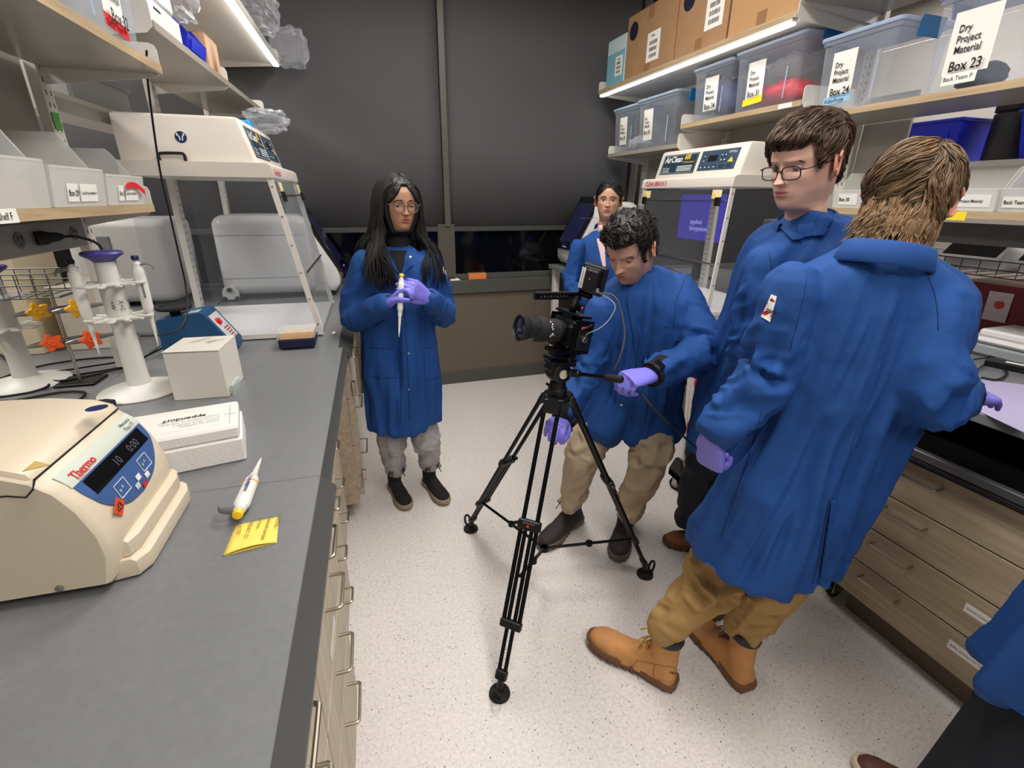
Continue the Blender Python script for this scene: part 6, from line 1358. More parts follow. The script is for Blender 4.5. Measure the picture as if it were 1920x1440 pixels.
# ---- hands ----------------------------------------------------------------------------------
def hand_mb(wrist, fdir, palm, right=True, curl=(.5, .5, .5, .5), spread=.06, thumb=(.5, .5, .4), scale=1.0, base_bend=None):
    """wrist position, finger direction, palm normal (the way the palm faces); curl radians per joint"""
    f = unit(fdir); pn = np.array(palm, float); pn = unit(pn-f*(pn@f)); side = np.cross(f, pn)*(1 if right else -1)   # towards the thumb
    W = np.array(wrist, float); S = scale; mb = MB()
    def P(a, b, c): return W+(f*a+side*b+pn*c)*S
    rings = []
    for a, w, th, off in ((-.03, .026, .021, 0), (0, .029, .020, 0), (.02, .035, .018, 0), (.05, .041, .016, .0), (.08, .043, .0145, 0), (.098, .040, .012, 0)):
        rings.append([P(a, w*math.copysign(abs(math.cos(q))**.8, math.cos(q)), th*math.copysign(abs(math.sin(q))**.9, math.sin(q))) for q in np.linspace(0, 2*math.pi, 18, endpoint=False)])
    mb.loft(rings)
    for i, (b, L, r) in enumerate(((.031, .072, .0098), (.0105, .080, .0100), (-.010, .074, .0095), (-.030, .058, .0086))):
        c = curl[i] if hasattr(curl[i], '__len__') else (curl[i], curl[i]*1.15, curl[i]*.8); p = P(.088-.004*abs(i-1), b, 0); d = f+side*spread*(1.2-i*.8); pts = [P(.06, b*.9, 0), p]; ang = 0
        for k, fr in enumerate((.44, .31, .25)):
            ang += c[k]; dd = unit(d*math.cos(ang)+pn*math.sin(ang)); p = p+dd*L*fr*S; pts.append(p)
        capsule(mb, pts, [r*1.05*S, r*1.08*S, r*S, r*.93*S, r*.8*S], 12, 3)
    # thumb leaves the side of the palm near its base
    p = P(.018, .026, .006); d = unit(f*math.cos(thumb[0])+side*math.sin(thumb[0])+pn*.35*thumb[1]); pts = [P(.0, .012, .004), p]; q = p+d*.040*S; pts.append(q); d2 = unit(d+pn*thumb[1]*.6-side*thumb[2]*.5+f*.2); q = q+d2*.032*S; pts.append(q); d3 = unit(d2+pn*thumb[1]*.3-side*thumb[2]*.6); q = q+d3*.026*S; pts.append(q)
    capsule(mb, pts, [.014*S, .016*S, .0135*S, .0115*S, .0088*S], 12, 3)
    return mb
M_glove = mat('violet_nitrile_glove', (126, 120, 222), .42, bump=.25, bscale=120)
def glove(t, *a, vox=.0034, label=None, **k):
    me = remesh(hand_mb(*a, **k), vox, 3, 'glove'); V = getv(me); N = getn(me); w = np.array(a[0]); f = unit(a[1]); s = (V-w)@f
    setv(me, V+N*((ridge(np.stack([s*90, V[:, 0]*12, V[:, 2]*12], 1), 4)*.0011*sstep(.05, -.02, s))+vnoise(V*60, 2)*.0007)[:, None])
    o = newobj('glove', me, M_glove, t, 180)
    if label: o['label'] = label
    return o
# ---- boots ----------------------------------------------------------------------------------
def boot(t, heel, toe_dir, L=.30, pitch=0, shaft=.13, m=None, msole=None, mcollar=None, mlace=None, lean=(0, 0), name='boot', label=None, lug=True, vox=.0045, roll=0, puff=1.0):
    """heel = ground point under the heel; toe_dir heading; pitch = toe raised (rad)"""
    fx = unit((toe_dir[0], toe_dir[1], 0)); up = np.array([0, 0, 1.]); Rm = rotm(np.cross(fx, up), pitch) @ rotm(fx, roll); fx2 = Rm @ fx; up2 = Rm @ up; sd = np.cross(up2, fx2); o = np.array(heel, float)
    def P(a, b, c): return o+fx2*a*L+sd*b+up2*c
    secs = [(-.0, .020, .045), (.03, .033, .07), (.10, .037, .10), (.20, .037, .112), (.32, .036, .108), (.45, .039, .086), (.58, .045, .068), (.72, .048, .060), (.84, .045, .054), (.93, .035, .046), (.985, .020, .034)]
    mb = MB(); R = []
    for a, w, h in secs:
        w *= L/.30*puff; R.append([P(a, w*math.copysign(abs(math.cos(q))**.75, math.cos(q)), .020+(h*L/.30-.008)*max(0, math.sin(q))**.8 if math.sin(q) > 0 else .020) for q in np.linspace(0, 2*math.pi, 22, endpoint=False)])
    mb.loft(R); R = []
    for h, a, rx, ry in ((.03, .17, .045, .034), (.07, .175, .050, .036), (.10, .175, .048, .036), (.10+shaft*.4, .175, .045, .037), (.10+shaft, .175+.01, .049, .041)):
        k = (h-.07)/.15; R.append([P(a, 0, h)+np.array([lean[0], lean[1], 0])*max(0, k)*.1+fx2*rx*math.cos(q)*L/.30+sd*ry*math.sin(q)*puff for q in np.linspace(0, 2*math.pi, 20, endpoint=False)])
    mb.loft(R); me = remesh(mb, vox, 5, name); V = getv(me); N = getn(me); setv(me, V+N*(vnoise(V*55, 3)*.0012+ridge(V*np.array([30, 30, 60]), 5)*.0009)[:, None])
    b = newobj(name, me, m, t, 180)
    if label: b['label'] = label
    # sole with welt and lugs
    out = []; 
    for a, w in ((-.02, .018), (0, .030), (.06, .038), (.2, .037), (.38, .033), (.5, .038), (.65, .048), (.8, .048), (.92, .038), (.99, .022), (1.015, .008)): out.append((a, w*L/.30*puff*1.04))
    poly = out+[(a, -w) for a, w in out[::-1]]; s = MB()
    def rg_(z, k): return [P(.5+(a-.5)*k, w*k, z+(.004 if .25 < a < .42 and z < .012 else 0)) for a, w in poly]
    s.loft([rg_(.010, .985), rg_(.013, 1.02), rg_(.023, 1.035), rg_(.025, 1.015), rg_(.033, 1.02), rg_(.036, .98)])
    so = part('sole', s, msole, b, ang=50)
    if lug:
        g = MB(); g.loft([[P(a, w, .0) for a, w in ((-.01, .028), (.25, .034), (.25, -.034), (-.01, -.028))], [P(a, w, .0125) for a, w in ((-.01, .030), (.25, .036), (.25, -.036), (-.01, -.030))]]); part('heel_block', g, msole, so, ang=50)
        for k in range(7):
            a = .42+.085*k; w = np.interp(a, [x for x, _ in out], [y for _, y in out]); 
            for sg in (-1, 1): part('lug', MB().obox(P(a, sg*w*.72, .006), (fx2, sd, up2), (.0085, w*.27, .006), .0015), msole, so)
    if mcollar: part('collar', MB().tube([P(.185, 0, .10+shaft-.014)+np.array([lean[0], lean[1], 0])*.1+fx2*.046*math.cos(q)*L/.30+sd*.039*math.sin(q)*puff for q in np.linspace(0, 2*math.pi, 25)], [.0165]*25, 10, flat=.5, up=(1, .01, 0)), mcollar, b, ang=180)
    if mlace:
        l = MB(); T = BVHTree.FromPolygons([tuple(v.co) for v in me.vertices], [tuple(p.vertices) for p in me.polygons]); rows = []
        for k in range(5 if shaft > .06 else 4):
            zk = .050+(.095 if shaft > .06 else .050)*k/4; pr = []
            for sg in (-1, 1):
                o_ = P(.85, sg*.016, .22+zk*.3); r = T.ray_cast(Vector(o_), Vector(unit(P(.24, sg*.014, zk)-o_))); q = np.array(r[0])+unit(o_-np.array(r[0]))*.0025 if r[0] is not None else P(.4, sg*.016, .12); pr.append(q)
            rows.append(pr)
        for k in range(len(rows)-1):
            for (A_, B_) in ((rows[k][0], rows[k+1][1]), (rows[k][1], rows[k+1][0])): l.tube(smoothpath([A_, (A_+B_)/2+up2*.006+fx2*.004, B_], 3), .0026, 6)
            e_ = MB()
        for pr in rows: l.tube(smoothpath([pr[0], (pr[0]+pr[1])/2+up2*.005+fx2*.003, pr[1]], 3), .0026, 6)
        tp = (rows[-1][0]+rows[-1][1])/2+up2*.004
        for sg in (-1, 1):
            l.tube(smoothpath([tp, tp+sd*sg*.028+up2*.014+fx2*.016, tp+sd*sg*.044+fx2*.030-up2*.010, tp+sd*sg*.014+fx2*.014], 4), .0024, 6); l.tube(smoothpath([tp, tp+sd*sg*.020+fx2*.026, tp+sd*sg*.036+fx2*.05-up2*.035], 4), .0024, 6); l.tube(smoothpath([tp-up2*.012, tp+sd*sg*.030+fx2*.010, tp+sd*sg*.046+fx2*.012-up2*.030, tp+sd*sg*.020-up2*.018+fx2*.012], 4), .0024, 6)
        part('laces', l, mlace, b, ang=180)
    return b, P
# ---- cloth pieces -----------------------------------------------------------------------------
M_coat = mat('royal_blue_lab_coat', (17, 69, 137), .78, bump=.35, bscale=1400, var=.08, vscale=7)
M_coat_seam = mat('coat_seam_blue', (13, 50, 100), .8)
M_knit = mat('black_knit_cuff', (22, 22, 22), .9, bump=.5, bscale=800)
M_snap = mat('chrome_snap', (200, 200, 200), .25, metal=1)
def coat(t, rings, arms, vox=.008, folds=None, m=None, seed=1, label=None, smooth=4, amp=.005, tamp=.007, extra=None, name='lab_coat', tfreq=16, dr=None):
    """rings: loft rings top->hem; arms: list of (points, radii)"""
    mb = MB(); mb.loft(rings)
    for P, R in arms: capsule(mb, P, R, 16, 5)
    if extra: extra(mb)
    me = remesh(mb, vox, smooth, name); ch = [(P, np.mean(R)) for P, R in arms]; c0 = np.mean(np.array(rings[0]), 0); c1 = np.mean(np.array(rings[-1]), 0); rad = np.mean([np.linalg.norm(np.array(r)-np.mean(np.array(r), 0), axis=1).mean() for r in rings])
    drape(me, ch, (c0, c1, rad), amp, seed, tamp, tfreq)
    o = newobj(name, me, m or M_coat, t, 180)
    if label: o['label'] = label
    return o
def lerp_rings(keys, n):
    """keys: list of (c, rt, fw, a, b, e) ; interpolated smoothly into n rings"""
    K = [np.concatenate([np.array(k[0]), np.array(k[1]), np.array(k[2]), [k[3], k[4], k[5]]]) for k in keys]; P = smoothpath(K, max(1, n//(len(K)-1))); out = []
    for p in P: rt = unit(p[3:6]); fw = unit(p[6:9]-rt*(p[6:9]@rt)); out.append(ring2(p[0:3], rt, fw, p[9], p[10], 30, p[11]))
    return out
def legs(t, L, vox=.007, m=None, name='trousers', seed=2, amp=.005, hip=None, label=None):
    mb = MB()
    for P, R in L: capsule(mb, P, R, 16, 5)
    if hip is not None: mb.ell(hip[0], hip[1], 20, 12)
    me = remesh(mb, vox, 4, name); drape(me, [(P, np.mean(R)) for P, R in L], None, amp, seed); o = newobj(name, me, m, t, 180)
    if label: o['label'] = label
    return o
def cuff(parent, P0, P1, r0, r1, m=None): return part('knit_cuff', MB().tube(smoothpath([P0, (np.array(P0)+P1)/2, P1], 3), np.linspace(r0, r1, 7)[:len(smoothpath([P0, (np.array(P0)+P1)/2, P1], 3))], 18), m or M_knit, parent, ang=60)
# ================================================================== the people
def trunk(neck, hip, arms=(), lg=(), r=.085):
    def f(mb):
        capsule(mb, [neck, (np.array(neck)+hip)/2, hip], [r*.7, r*1.15, r], 14, 4)
        for P, R in list(arms)+list(lg): capsule(mb, P, R, 10, 4)
    return f
def collar(parent, H, ang0=25, r=.062, h=.042, drop=.045, z0=-.150, rt=1.0, m=None, lift=0, fwd=0, flare=.012):
    """turned-down collar round the neck in head-neck coordinates H"""
    rows = []
    A_ = np.radians(np.linspace(ang0, 360-ang0, 44))
    for (rr, zz) in ((r, -h*.9), (r, 0), (r+.003, .006), (r+.009, .002), (r+.011+flare, -drop*.9), (r+.008+flare, -drop)):
        rows.append([H(np.array([math.sin(a)*rr*1.05*rt, math.cos(a)*rr*.95-.022+fwd, z0+zz-.012*math.cos(a)*(1 if zz < 0 else .6)+lift])) for a in A_])
    P = np.array(rows); return part('collar', MB().grid(P, .0016, [[unit(p-H((0, -.022, z0))) for p in row] for row in P]), m or M_coat, parent, ang=60)
def mensmask(nape=-.10, side=.0, front=.066, sideburn=-.02):
    def f(X, Y, Z):
        top = sstep(front-.008, front+.006, Z-.10*np.clip(np.abs(X)-.03, 0, 1)); zl = np.interp(Y, [-.09, -.05, -.03, .0, .03, .05], [nape, nape+.01, .018, .022, sideburn, .03]); zl = np.where(Y < -.03, np.interp(Y, [-.09, -.045, -.03], [nape, nape+.03, .018]), zl)
        return np.maximum(top, sstep(.050, .038, Y)*sstep(zl-.006, zl+.006, Z))
    return f
def makehair(t, H, mask, thick, base, name, nst, flow, steps, ds, lift, r0, seed=1, rough=.004, var=.3, grav=0, rootzone=None, label=None):
    rg = np.random.default_rng(seed); mb, nc_ = haircap(H, mask, thick, 'hair', None, t, base, seed, rough); T = BVHTree.FromPolygons(mb.v, mb.f)
    X, Y, Z, c = headgrid(96, .5); mk = mask(X, Y, Z); D = np.stack([X, Y+.012, Z-.01], 2); D /= np.linalg.norm(D, axis=2)[..., None]; V = np.stack([X, Y, Z], 2)
    ok = np.argwhere((mk > .6) & ((rootzone(X, Y, Z) if rootzone else True))); wts = np.array([max(.0015, math.hypot(X[i, j], Y[i, j]+.012)) for i, j in ok]); wts /= wts.sum(); idx = ok[rg.choice(len(ok), nst, p=wts)]
    roots = [H(V[i, j]+D[i, j]*.012+rg.normal(size=3)*.002) for i, j in idx]
    O = H((0, 0, 0)); inv = np.linalg.inv(np.array([H((1, 0, 0))-O, H((0, 1, 0))-O, H((0, 0, 1))-O]))
    ff = lambda p: (flow((p-O) @ inv) @ np.array([H((1, 0, 0))-O, H((0, 1, 0))-O, H((0, 0, 1))-O]))
    cnt = growhair(mb, T, roots, ff, steps, ds, lift, r0, rg, grav, O)
    return hairobj(mb, nc_, cnt, base, 'hair', hairmat(name, base), t, seed, var, label)
SK1, SK2, SK3, SK4 = (186, 138, 112), (192, 146, 118), (206, 160, 136), (222, 176, 156)

# ---- 1: woman with long black hair holding a pipette -------------------------------------------
yP = 2.33
def w1(px, py, dy=0): return ony(px, py, yP+dy)
hM = frame3((.26, -.95, -.10), (.03, 0, 1)); hp = w1(747, 383); 
sL, sR = w1(676, 492), w1(812, 490); nk = w1(743, 455, .02)
armA = [sL+(.02, 0, -.01), w1(661, 590, .0), w1(722, 572, -.20)]; armB = [sR+(-.02, 0, -.01), w1(832, 585, .0), w1(806, 562, -.20)]
hipc = w1(757, 690, .02)
P1, b1, H1 = person('woman with long black hair and round glasses, holding a pipette, in blue lab coat', hp, hM, SK1,
    trunk(nk+(0, 0, -.06), hipc, [([sL+(.03, 0, 0)]+armA[1:], [.04, .03, .02]), ([sR-(.03, 0, 0)]+armB[1:], [.04, .03, .02])], [([hipc, w1(735, 850)], [.07, .04]), ([hipc, w1(808, 850)], [.07, .04])]),
    .97, .62, 'f', lipcol=(168, 84, 84), look=(.25, -.45), base=(.215, 2.33, 0), brow=(22, 18, 18), browth=1.25, nose=.95, jaw=.93)
glasses(P1, H1, .066, mat('gold_frame', (128, 100, 72), .3, metal=.3), rw=.0255, rh=.0235, rnd=2.1, r=.0019)
rt1, fw1 = unit((1, -.03, 0)), unit((.0, -1, 0))
K = [(w1(743, 462, .02), rt1, fw1, .062, .055, 2.0), (w1(743, 474, .02), rt1, fw1, .105, .075, 2.2), (w1(743, 492, .02), rt1, fw1, .172, .10, 2.4), (w1(743, 540, .01), rt1, fw1, .185, .118, 2.4), (w1(746, 610), rt1, fw1, .178, .120, 2.3), (w1(751, 680), rt1, fw1, .196, .130, 2.3), (w1(756, 740), rt1, fw1, .196, .135, 2.3), (w1(759, 792), rt1, fw1, .192, .135, 2.3)]
c1_ = coat(P1, lerp_rings(K, 28), [(armA, [.066, .063, .060, .046]), (armB, [.066, .063, .060, .046])], .0075, seed=3, amp=.0065, tamp=.009)
T = bvh(c1_)
cuff(c1_, armA[2]+unit(armA[1]-armA[2])*.02, armA[2]+unit(armA[2]-armA[1])*.035, .046, .036); cuff(c1_, armB[2]+unit(armB[1]-armB[2])*.02, armB[2]+unit(armB[2]-armB[1])*.035, .046, .036)
seam(T, [(752, 510), (757, 560), (762, 640), (766, 720), (768, 795)], .0022, 'placket_seam', M_coat_seam, c1_); seam(T, [(744, 650), (752, 720), (752, 800)], .0016, 'placket_edge', M_coat_seam, c1_)
for q_ in ((766, 662), (767, 730)): 
    h = hit(T, *q_); part('snap', MB().lathe([(.0055, 0), (.005, .0025), (0, .003)], h[0], h[1], 12), M_snap, c1_)
patch(T, ((684, 652), (744, 656), (744, 708), (690, 706)), 'pocket', M_coat, c1_, .0025); patch(T, ((795, 655), (829, 652), (829, 705), (796, 712)), 'pocket', M_coat, c1_, .0025)
seam(T, [(684, 651), (744, 655)], .0018, 'pocket_hem', M_coat_seam, c1_); seam(T, [(795, 654), (829, 651)], .0018, 'pocket_hem', M_coat_seam, c1_); seam(T, [(672, 478), (678, 510), (684, 550)], .0014, 'armhole_seam', M_coat_seam, c1_); seam(T, [(812, 478), (806, 510), (802, 545)], .0014, 'armhole_seam', M_coat_seam, c1_)
# black top in the open neck and lapels
part('black_top', MB().lathe([(.060, -.10), (.056, -.04), (.054, .0), (.051, .012), (.05, .012)], H1((0, -.022, -.145)), (0, .05, 1), 28, (1, .9)), mat('black_jersey', (20, 20, 22), .85), P1, ang=180)
patch(T, ((722, 470), (766, 470), (752, 512), (750, 512)), 'neck_opening', mat('black_jersey', (20, 20, 22), .85), c1_, .002, 8)
for quad in (((716, 466), (726, 468), (751, 516), (733, 498)), ((764, 468), (780, 466), (775, 498), (751, 516))): patch(T, quad, 'lapel', M_coat, c1_, .005, 8, .003)
h = hit(T, 769, 484); part('snap', MB().lathe([(.005, 0), (.0045, .0025), (0, .003)], h[0]+h[1]*.008, h[1], 12), M_snap, c1_)
patch(T, ((829, 500), (834, 500), (836, 516), (832, 516)), 'sleeve_badge', M_paper, c1_, .001, 4)
# trousers, boots
M_greyp = mat('light_grey_joggers', (168, 164, 164), .85, bump=.4, bscale=900)
ankA, ankB = w1(742, 882, .04), w1(806, 872, .04)
legs(P1, [([w1(742, 760), w1(735, 825, -.01), ankA+(0, 0, .02)], [.070, .070, .055]), ([w1(788, 760), w1(799, 825, -.01), ankB+(0, 0, .02)], [.070, .070, .055])], .008, M_greyp, amp=.006, seed=5, hip=None, label='light grey sweatpants')
M_blk = mat('black_suede', (28, 27, 28), .9, bump=.4, bscale=500); M_tansole = mat('tan_welt_sole', (150, 128, 104), .6); M_blace = mat('black_lace', (16, 16, 16), .7)
for (hl, td, lb) in ((onz(737, 912, 0), onz(760, 950, 0), 'black suede ankle boot with tan sole'), (onz(800, 905, 0), onz(830, 940, 0), 'black suede ankle boot with tan sole')):
    boot(P1, hl, (td-hl), .265, 0, .065, M_blk, M_tansole, None, M_blace, label=lb, lug=False)
# gloved hands and the pipette they hold
pt, pb = at(753, 515, dep_ := float(CM[2]@(w1(755, 545, -.27)-CP))), at(748, 632, dep_)
dpv = unit(pb-pt)
pipette('pipette', 'white pipette with yellow button held upright by the woman with round glasses', pt, pb, mat('yellow_plunger', (250, 206, 40), .4), frame=np.eye(3), L=.24, hook=0, sideref=(0, -1, 0))
hA, hB = armA[2]+unit(armA[2]-armA[1])*.03, armB[2]+unit(armB[2]-armB[1])*.03
gp = pt+dpv*.05
dA = unit(gp+np.array([.03, -.02, .0])-hA); 
glove(P1, hA, unit(w1(775, 522, -.27)-hA), (.35, -.2, -1.0), False, ((.5, .9, .7), (.6, 1.0, .8), (.7, 1.0, .8), (.8, 1.0, .8)), .05, (.5, .8, .4), .97, label='violet gloved hand gripping the pipette')
glove(P1, hB, unit(w1(757, 526, -.28)-hB), (-.1, .9, -.45), True, ((.25, .5, .3), (.35, .5, .4), (.45, .55, .4), (.55, .6, .5)), .03, (.45, .7, .3), .97, label='violet gloved hand steadying the pipette')
# hair: cap with centre parting and long locks
wm = lambda X, Y, Z: np.maximum(sstep(.070, .082, Z+.35*np.clip(np.abs(X)-.0, 0, .012)-.0)*1., sstep(.040, .026, Y)*sstep(-.13, -.11, Z))
mb, n0 = haircap(H1, lambda X, Y, Z: np.maximum(sstep(.076, .086, Z+1.5*np.maximum(0, np.abs(X)-.012)*(Z > .0)), sstep(.052, .040, Y+.0*Z)*1.), lambda X, Y, Z: .010+.012*sstep(.02, .06, np.abs(X))*sstep(.08, -.02, Z), 'hair', None, P1, (24, 20, 20), 4, .003)
rg = np.random.default_rng(5); cnt = []
for k in range(820):
    s = rg.choice((-1, 1)); u = rg.uniform(); fr = rg.uniform(-1, 1)     # fr: -1 back .. 1 front
    y0 = .055*fr-.012; x0 = s*rg.uniform(.001, .02); z0 = .132-9*(y0+.012)**2-.2*abs(x0)
    ymid = -.02+.062*fr; w_ = rg.uniform(-.006, .012); ln = rg.uniform(-.36, -.29)-(.02 if fr > 0 else 0)
    wv = .010*math.sin(6*u+2*fr); P = [(x0, y0, z0), (s*(.030+w_*.5), y0+.004*fr, z0-.008), (s*(.060+w_), y0*1.05+.004*fr, .090-.012*max(0, fr)), (s*(.086+w_), ymid, .03), (s*(.094+w_), ymid+.005*fr, -.05), (s*(.090+w_+.020*u)+wv, ymid+.012*fr, -.12), (s*(.095+.065*u)-wv, ymid+.03*fr+.03*(fr > 0), -.19), (s*(.070+.115*u)+wv+rg.normal()*.006, ymid+.045*fr+.065*(fr > 0)*(1-u*.3), -.26), (s*(.055+.125*u)+rg.normal()*.014, ymid+.05*fr+.07*(fr > 0), ln)]
    k0 = len(mb.v); strand(mb, smoothpath([H1(p) for p in P], 3), rg.uniform(.003, .0068), .5, 5, .2); cnt.append(len(mb.v)-k0)
hairobj(mb, n0, cnt, (30, 26, 27), 'hair', hairmat('black_hair', (24, 20, 20), .52), P1, 3, .25, 'long loose black hair')

# ---- 2: woman with pulled-back hair, behind the cameraman ----------------------------------------
y2 = 2.78
def w2(px, py, dy=0): return ony(px, py, y2+dy)
hM = frame3((-.50, -.85, .02), (.02, 0, 1)); hp = w2(1141, 377)
cA = w2(1100, 500); sA = w2(1078, 462)+(.02, 0, 0); sB = w2(1190, 455)
aA = [sA, w2(1072, 530), w2(1100, 560, -.12)]; aB = [sB, w2(1184, 540), w2(1150, 580, -.1)]
P2, b2, H2 = person('woman with black pulled-back hair and pink top, standing behind the bending man', hp, hM, SK2, trunk(w2(1140, 475), w2(1135, 640), [(aA, [.04, .03, .02]), (aB, [.04, .03, .02])]), .93, .34, 'f', lipcol=(160, 92, 88), look=(0, .02), base=(1.40, 2.79, 0), brow=(24, 20, 20), browth=1.2, nose=.9, jaw=.92)
rt2, fw2 = unit((.87, -.49, 0)), unit((-.49, -.87, 0))
K = [(w2(1132, 432, .02), rt2, fw2, .055, .05, 2), (w2(1132, 442, .02), rt2, fw2, .10, .07, 2.2), (w2(1132, 458, .02), rt2, fw2, .16, .095, 2.4), (w2(1131, 510), rt2, fw2, .175, .11, 2.4), (w2(1128, 600), rt2, fw2, .16, .11, 2.3), (w2(1122, 700), rt2, fw2, .17, .12, 2.3), (w2(1118, 760), rt2, fw2, .17, .12, 2.3)]
c2_ = coat(P2, lerp_rings(K, 20), [(aA, [.046, .054, .048]), (aB, [.046, .054, .048])], .009, seed=8, amp=.006)
T = bvh(c2_); M_pink = mat('pale_pink_top', (226, 190, 190), .8)
patch(T, ((1119, 448), (1133, 446), (1136, 500), (1130, 500)), 'pink_top', M_pink, c2_, .002, 8); part('pink_top', MB().lathe([(.058, -.06), (.054, -.01), (.05, .0)], H2((0, -.022, -.150)), (0, 0, 1), 24), M_pink, P2, ang=180)
patch(T, ((1101, 440), (1112, 441), (1128, 470), (1112, 463)), 'lapel', M_coat, c2_, .006, 8, .004)
collar(c2_, H2, 75, .060, .02, .03, -.150, flare=.004)
legs(P2, [([w2(1098, 740), w2(1085, 780, -.02), onz(1078, 785, 0)+(0, 0, .08)], [.085, .07, .055]), ([w2(1150, 740), w2(1140, 790), onz(1140, 800, 0)+(0, .05, .08)], [.085, .07, .055])], .01, mat('black_trousers', (20, 20, 24), .85), hip=(w2(1122, 720), (.13, .09, .1)), label='black trousers')
for a, b in ((onz(1085, 785, 0), onz(1058, 816, 0)), (onz(1150, 795, 0), onz(1130, 825, 0))): boot(P2, a, b-a, .25, 0, .02, M_blk, M_rubber, None, None, name='shoe', label='black shoe', lug=False, vox=.006)
hm = lambda X, Y, Z: np.maximum(sstep(.070, .080, Z+.9*np.maximum(0, np.abs(X)-.012)*(Z > .02)), sstep(.046, .034, Y)*sstep(-.06, -.04, Z)*(1-sstep(-.032, -.026, Y)*sstep(.004, -.012, Z)))
makehair(P2, H2, hm, .006, (26, 22, 22), 'black_hair', 260, lambda p: np.array([p[0]*.5, -1, -.35]), 10, .012, .003, .0022, 12, .0015, .2)
part('hair_bun', MB().ell(H2((0, -.13, .03)), (.035, .035, .035), 20, 14), hairmat('black_hair', (24, 20, 20)), P2, ang=180)
gA = glove(P2, aA[2], (.5, -.6, .2), (0, .5, -1), True, (.5, .6, .6, .7), .04, (.5, .6, .4), .92, vox=.005)
gB = glove(P2, aB[2], (-.7, -.4, .2), (0, .5, -1), False, (.5, .6, .6, .7), .04, (.5, .6, .4), .92, vox=.005)
cuff(c2_, aA[2]+unit(aA[1]-aA[2])*.03, aA[2]+unit(aA[2]-aA[1])*.03, .045, .034); cuff(c2_, aB[2]+unit(aB[1]-aB[2])*.03, aB[2]+unit(aB[2]-aB[1])*.03, .045, .034)

# ---- 3: man bending to the camera -----------------------------------------------------------------
hd3 = 1.74; hM = frame3((-.84, -.46, -.52), (-.28, -.16, 1)); hp = at(1182, 468, hd3)
neck3 = at(1218, 512, 1.80); shL = at(1272, 548, 1.81); shR = at(1128, 585, 1.86)
elL = at(1315, 655, 1.74); wrL = at(1238, 694, 1.60); elR = at(1105, 690, 1.92); wrR = at(1062, 768, 1.86)
hip3 = at(1195, 735, 2.08)
P3, b3, H3 = person('man with dark curly hair bending over the video camera, in blue coat and khakis', hp, hM, SK3, trunk(neck3*.85+hip3*.15, hip3, [([shL, elL, wrL], [.05, .04, .026]), ([shR, elR, wrR], [.05, .04, .026])]), 1.0, .72, 'm', beard=.55, lipcol=(176, 104, 98), look=(-.1, -.6), base=(1.0, 1.7, 0), brow=(24, 20, 18), browth=1.9, nose=1.12, jaw=.98)
up3 = unit(neck3-hip3); fwd3 = unit(np.array([-.72, -.62, -.1])); fwd3 = unit(fwd3-up3*(fwd3@up3)); rt3 = unit(np.cross(fwd3, up3)); rt3 = rt3 if rt3@(shL-shR) > 0 else -rt3
def mid3(u): return neck3*(1-u)+hip3*u
K = [(neck3+up3*.015, rt3, fwd3, .068, .062, 2.0), (mid3(.05), rt3, fwd3, .12, .085, 2.1), (mid3(.14), rt3, fwd3, .185, .115, 2.3), (mid3(.35), rt3, fwd3, .205, .135, 2.3), (mid3(.62), rt3, fwd3, .195, .135, 2.2), (mid3(.88)+fwd3*.02, rt3, fwd3, .195, .14, 2.2), (at(1192, 765, 2.12), rt3, unit(fwd3*(1, 1, 0)), .195, .15, 2.2), (at(1188, 800, 2.14), rt3, unit(fwd3*(1, 1, 0)), .19, .15, 2.2)]
c3_ = coat(P3, lerp_rings(K, 28), [([shL, elL, wrL], [.074, .072, .064, .052]), ([shR, elR, wrR], [.068, .060, .052, .046])], .0075, seed=14, amp=.008, tamp=.009, extra=lambda mb: (capsule(mb, [at(1165, 720, 2.08), at(1133, 795, 2.07)], [.12, .10], 18, 4), capsule(mb, [at(1225, 720, 2.06), at(1238, 795, 2.04)], [.12, .10], 18, 4)))
T = bvh(c3_)
cuff(c3_, wrL+unit(elL-wrL)*.015, wrL+unit(wrL-elL)*.055, .050, .038); cuff(c3_, wrR+unit(elR-wrR)*.015, wrR+unit(wrR-elR)*.05, .050, .038)
seam(T, [(1176, 548), (1184, 600), (1196, 650), (1212, 690)], .002, 'placket_seam', M_coat_seam, c3_); seam(T, [(1240, 500), (1290, 510), (1268, 560), (1262, 620)], .0014, 'armhole_seam', M_coat_seam, c3_)
patch(T, ((1176, 556), (1186, 556), (1216, 690), (1196, 690)), 'placket', M_coat, c3_, .004, 12)
for q_ in ((1165, 759), (1250, 610)): 
    h = hit(T, *q_)
    if h[0] is not None: part('snap', MB().lathe([(.0055, 0), (.005, .0025), (0, .003)], h[0], h[1], 12), M_snap, c3_)
collar(c3_, H3, 35, .066, .03, .034, -.145, flare=.004)
M_khaki = mat('stone_khaki_twill', (184, 166, 140), .8, bump=.3, bscale=900); M_hike = mat('dark_brown_hiking_leather', (52, 42, 40), .7, bump=.5, bscale=260); M_hsole = mat('grey_tan_hiking_sole', (104, 92, 80), .7)
kA, aA3 = at(1100, 835, 2.12), onz(1075, 952, .06)+(0, 0, .08); kB, aB3 = at(1222, 850, 2.02), onz(1170, 968, .06)+(0, 0, .08)
legs(P3, [([hip3+(-.05, .03, -.06), kA, at(1073, 938, 2.30)], [.085, .080, .062]), ([hip3+(.07, .02, -.06), kB, at(1178, 952, 2.20)], [.085, .082, .064])], .0078, M_khaki, amp=.008, seed=7, hip=None, label='stone khaki trousers')
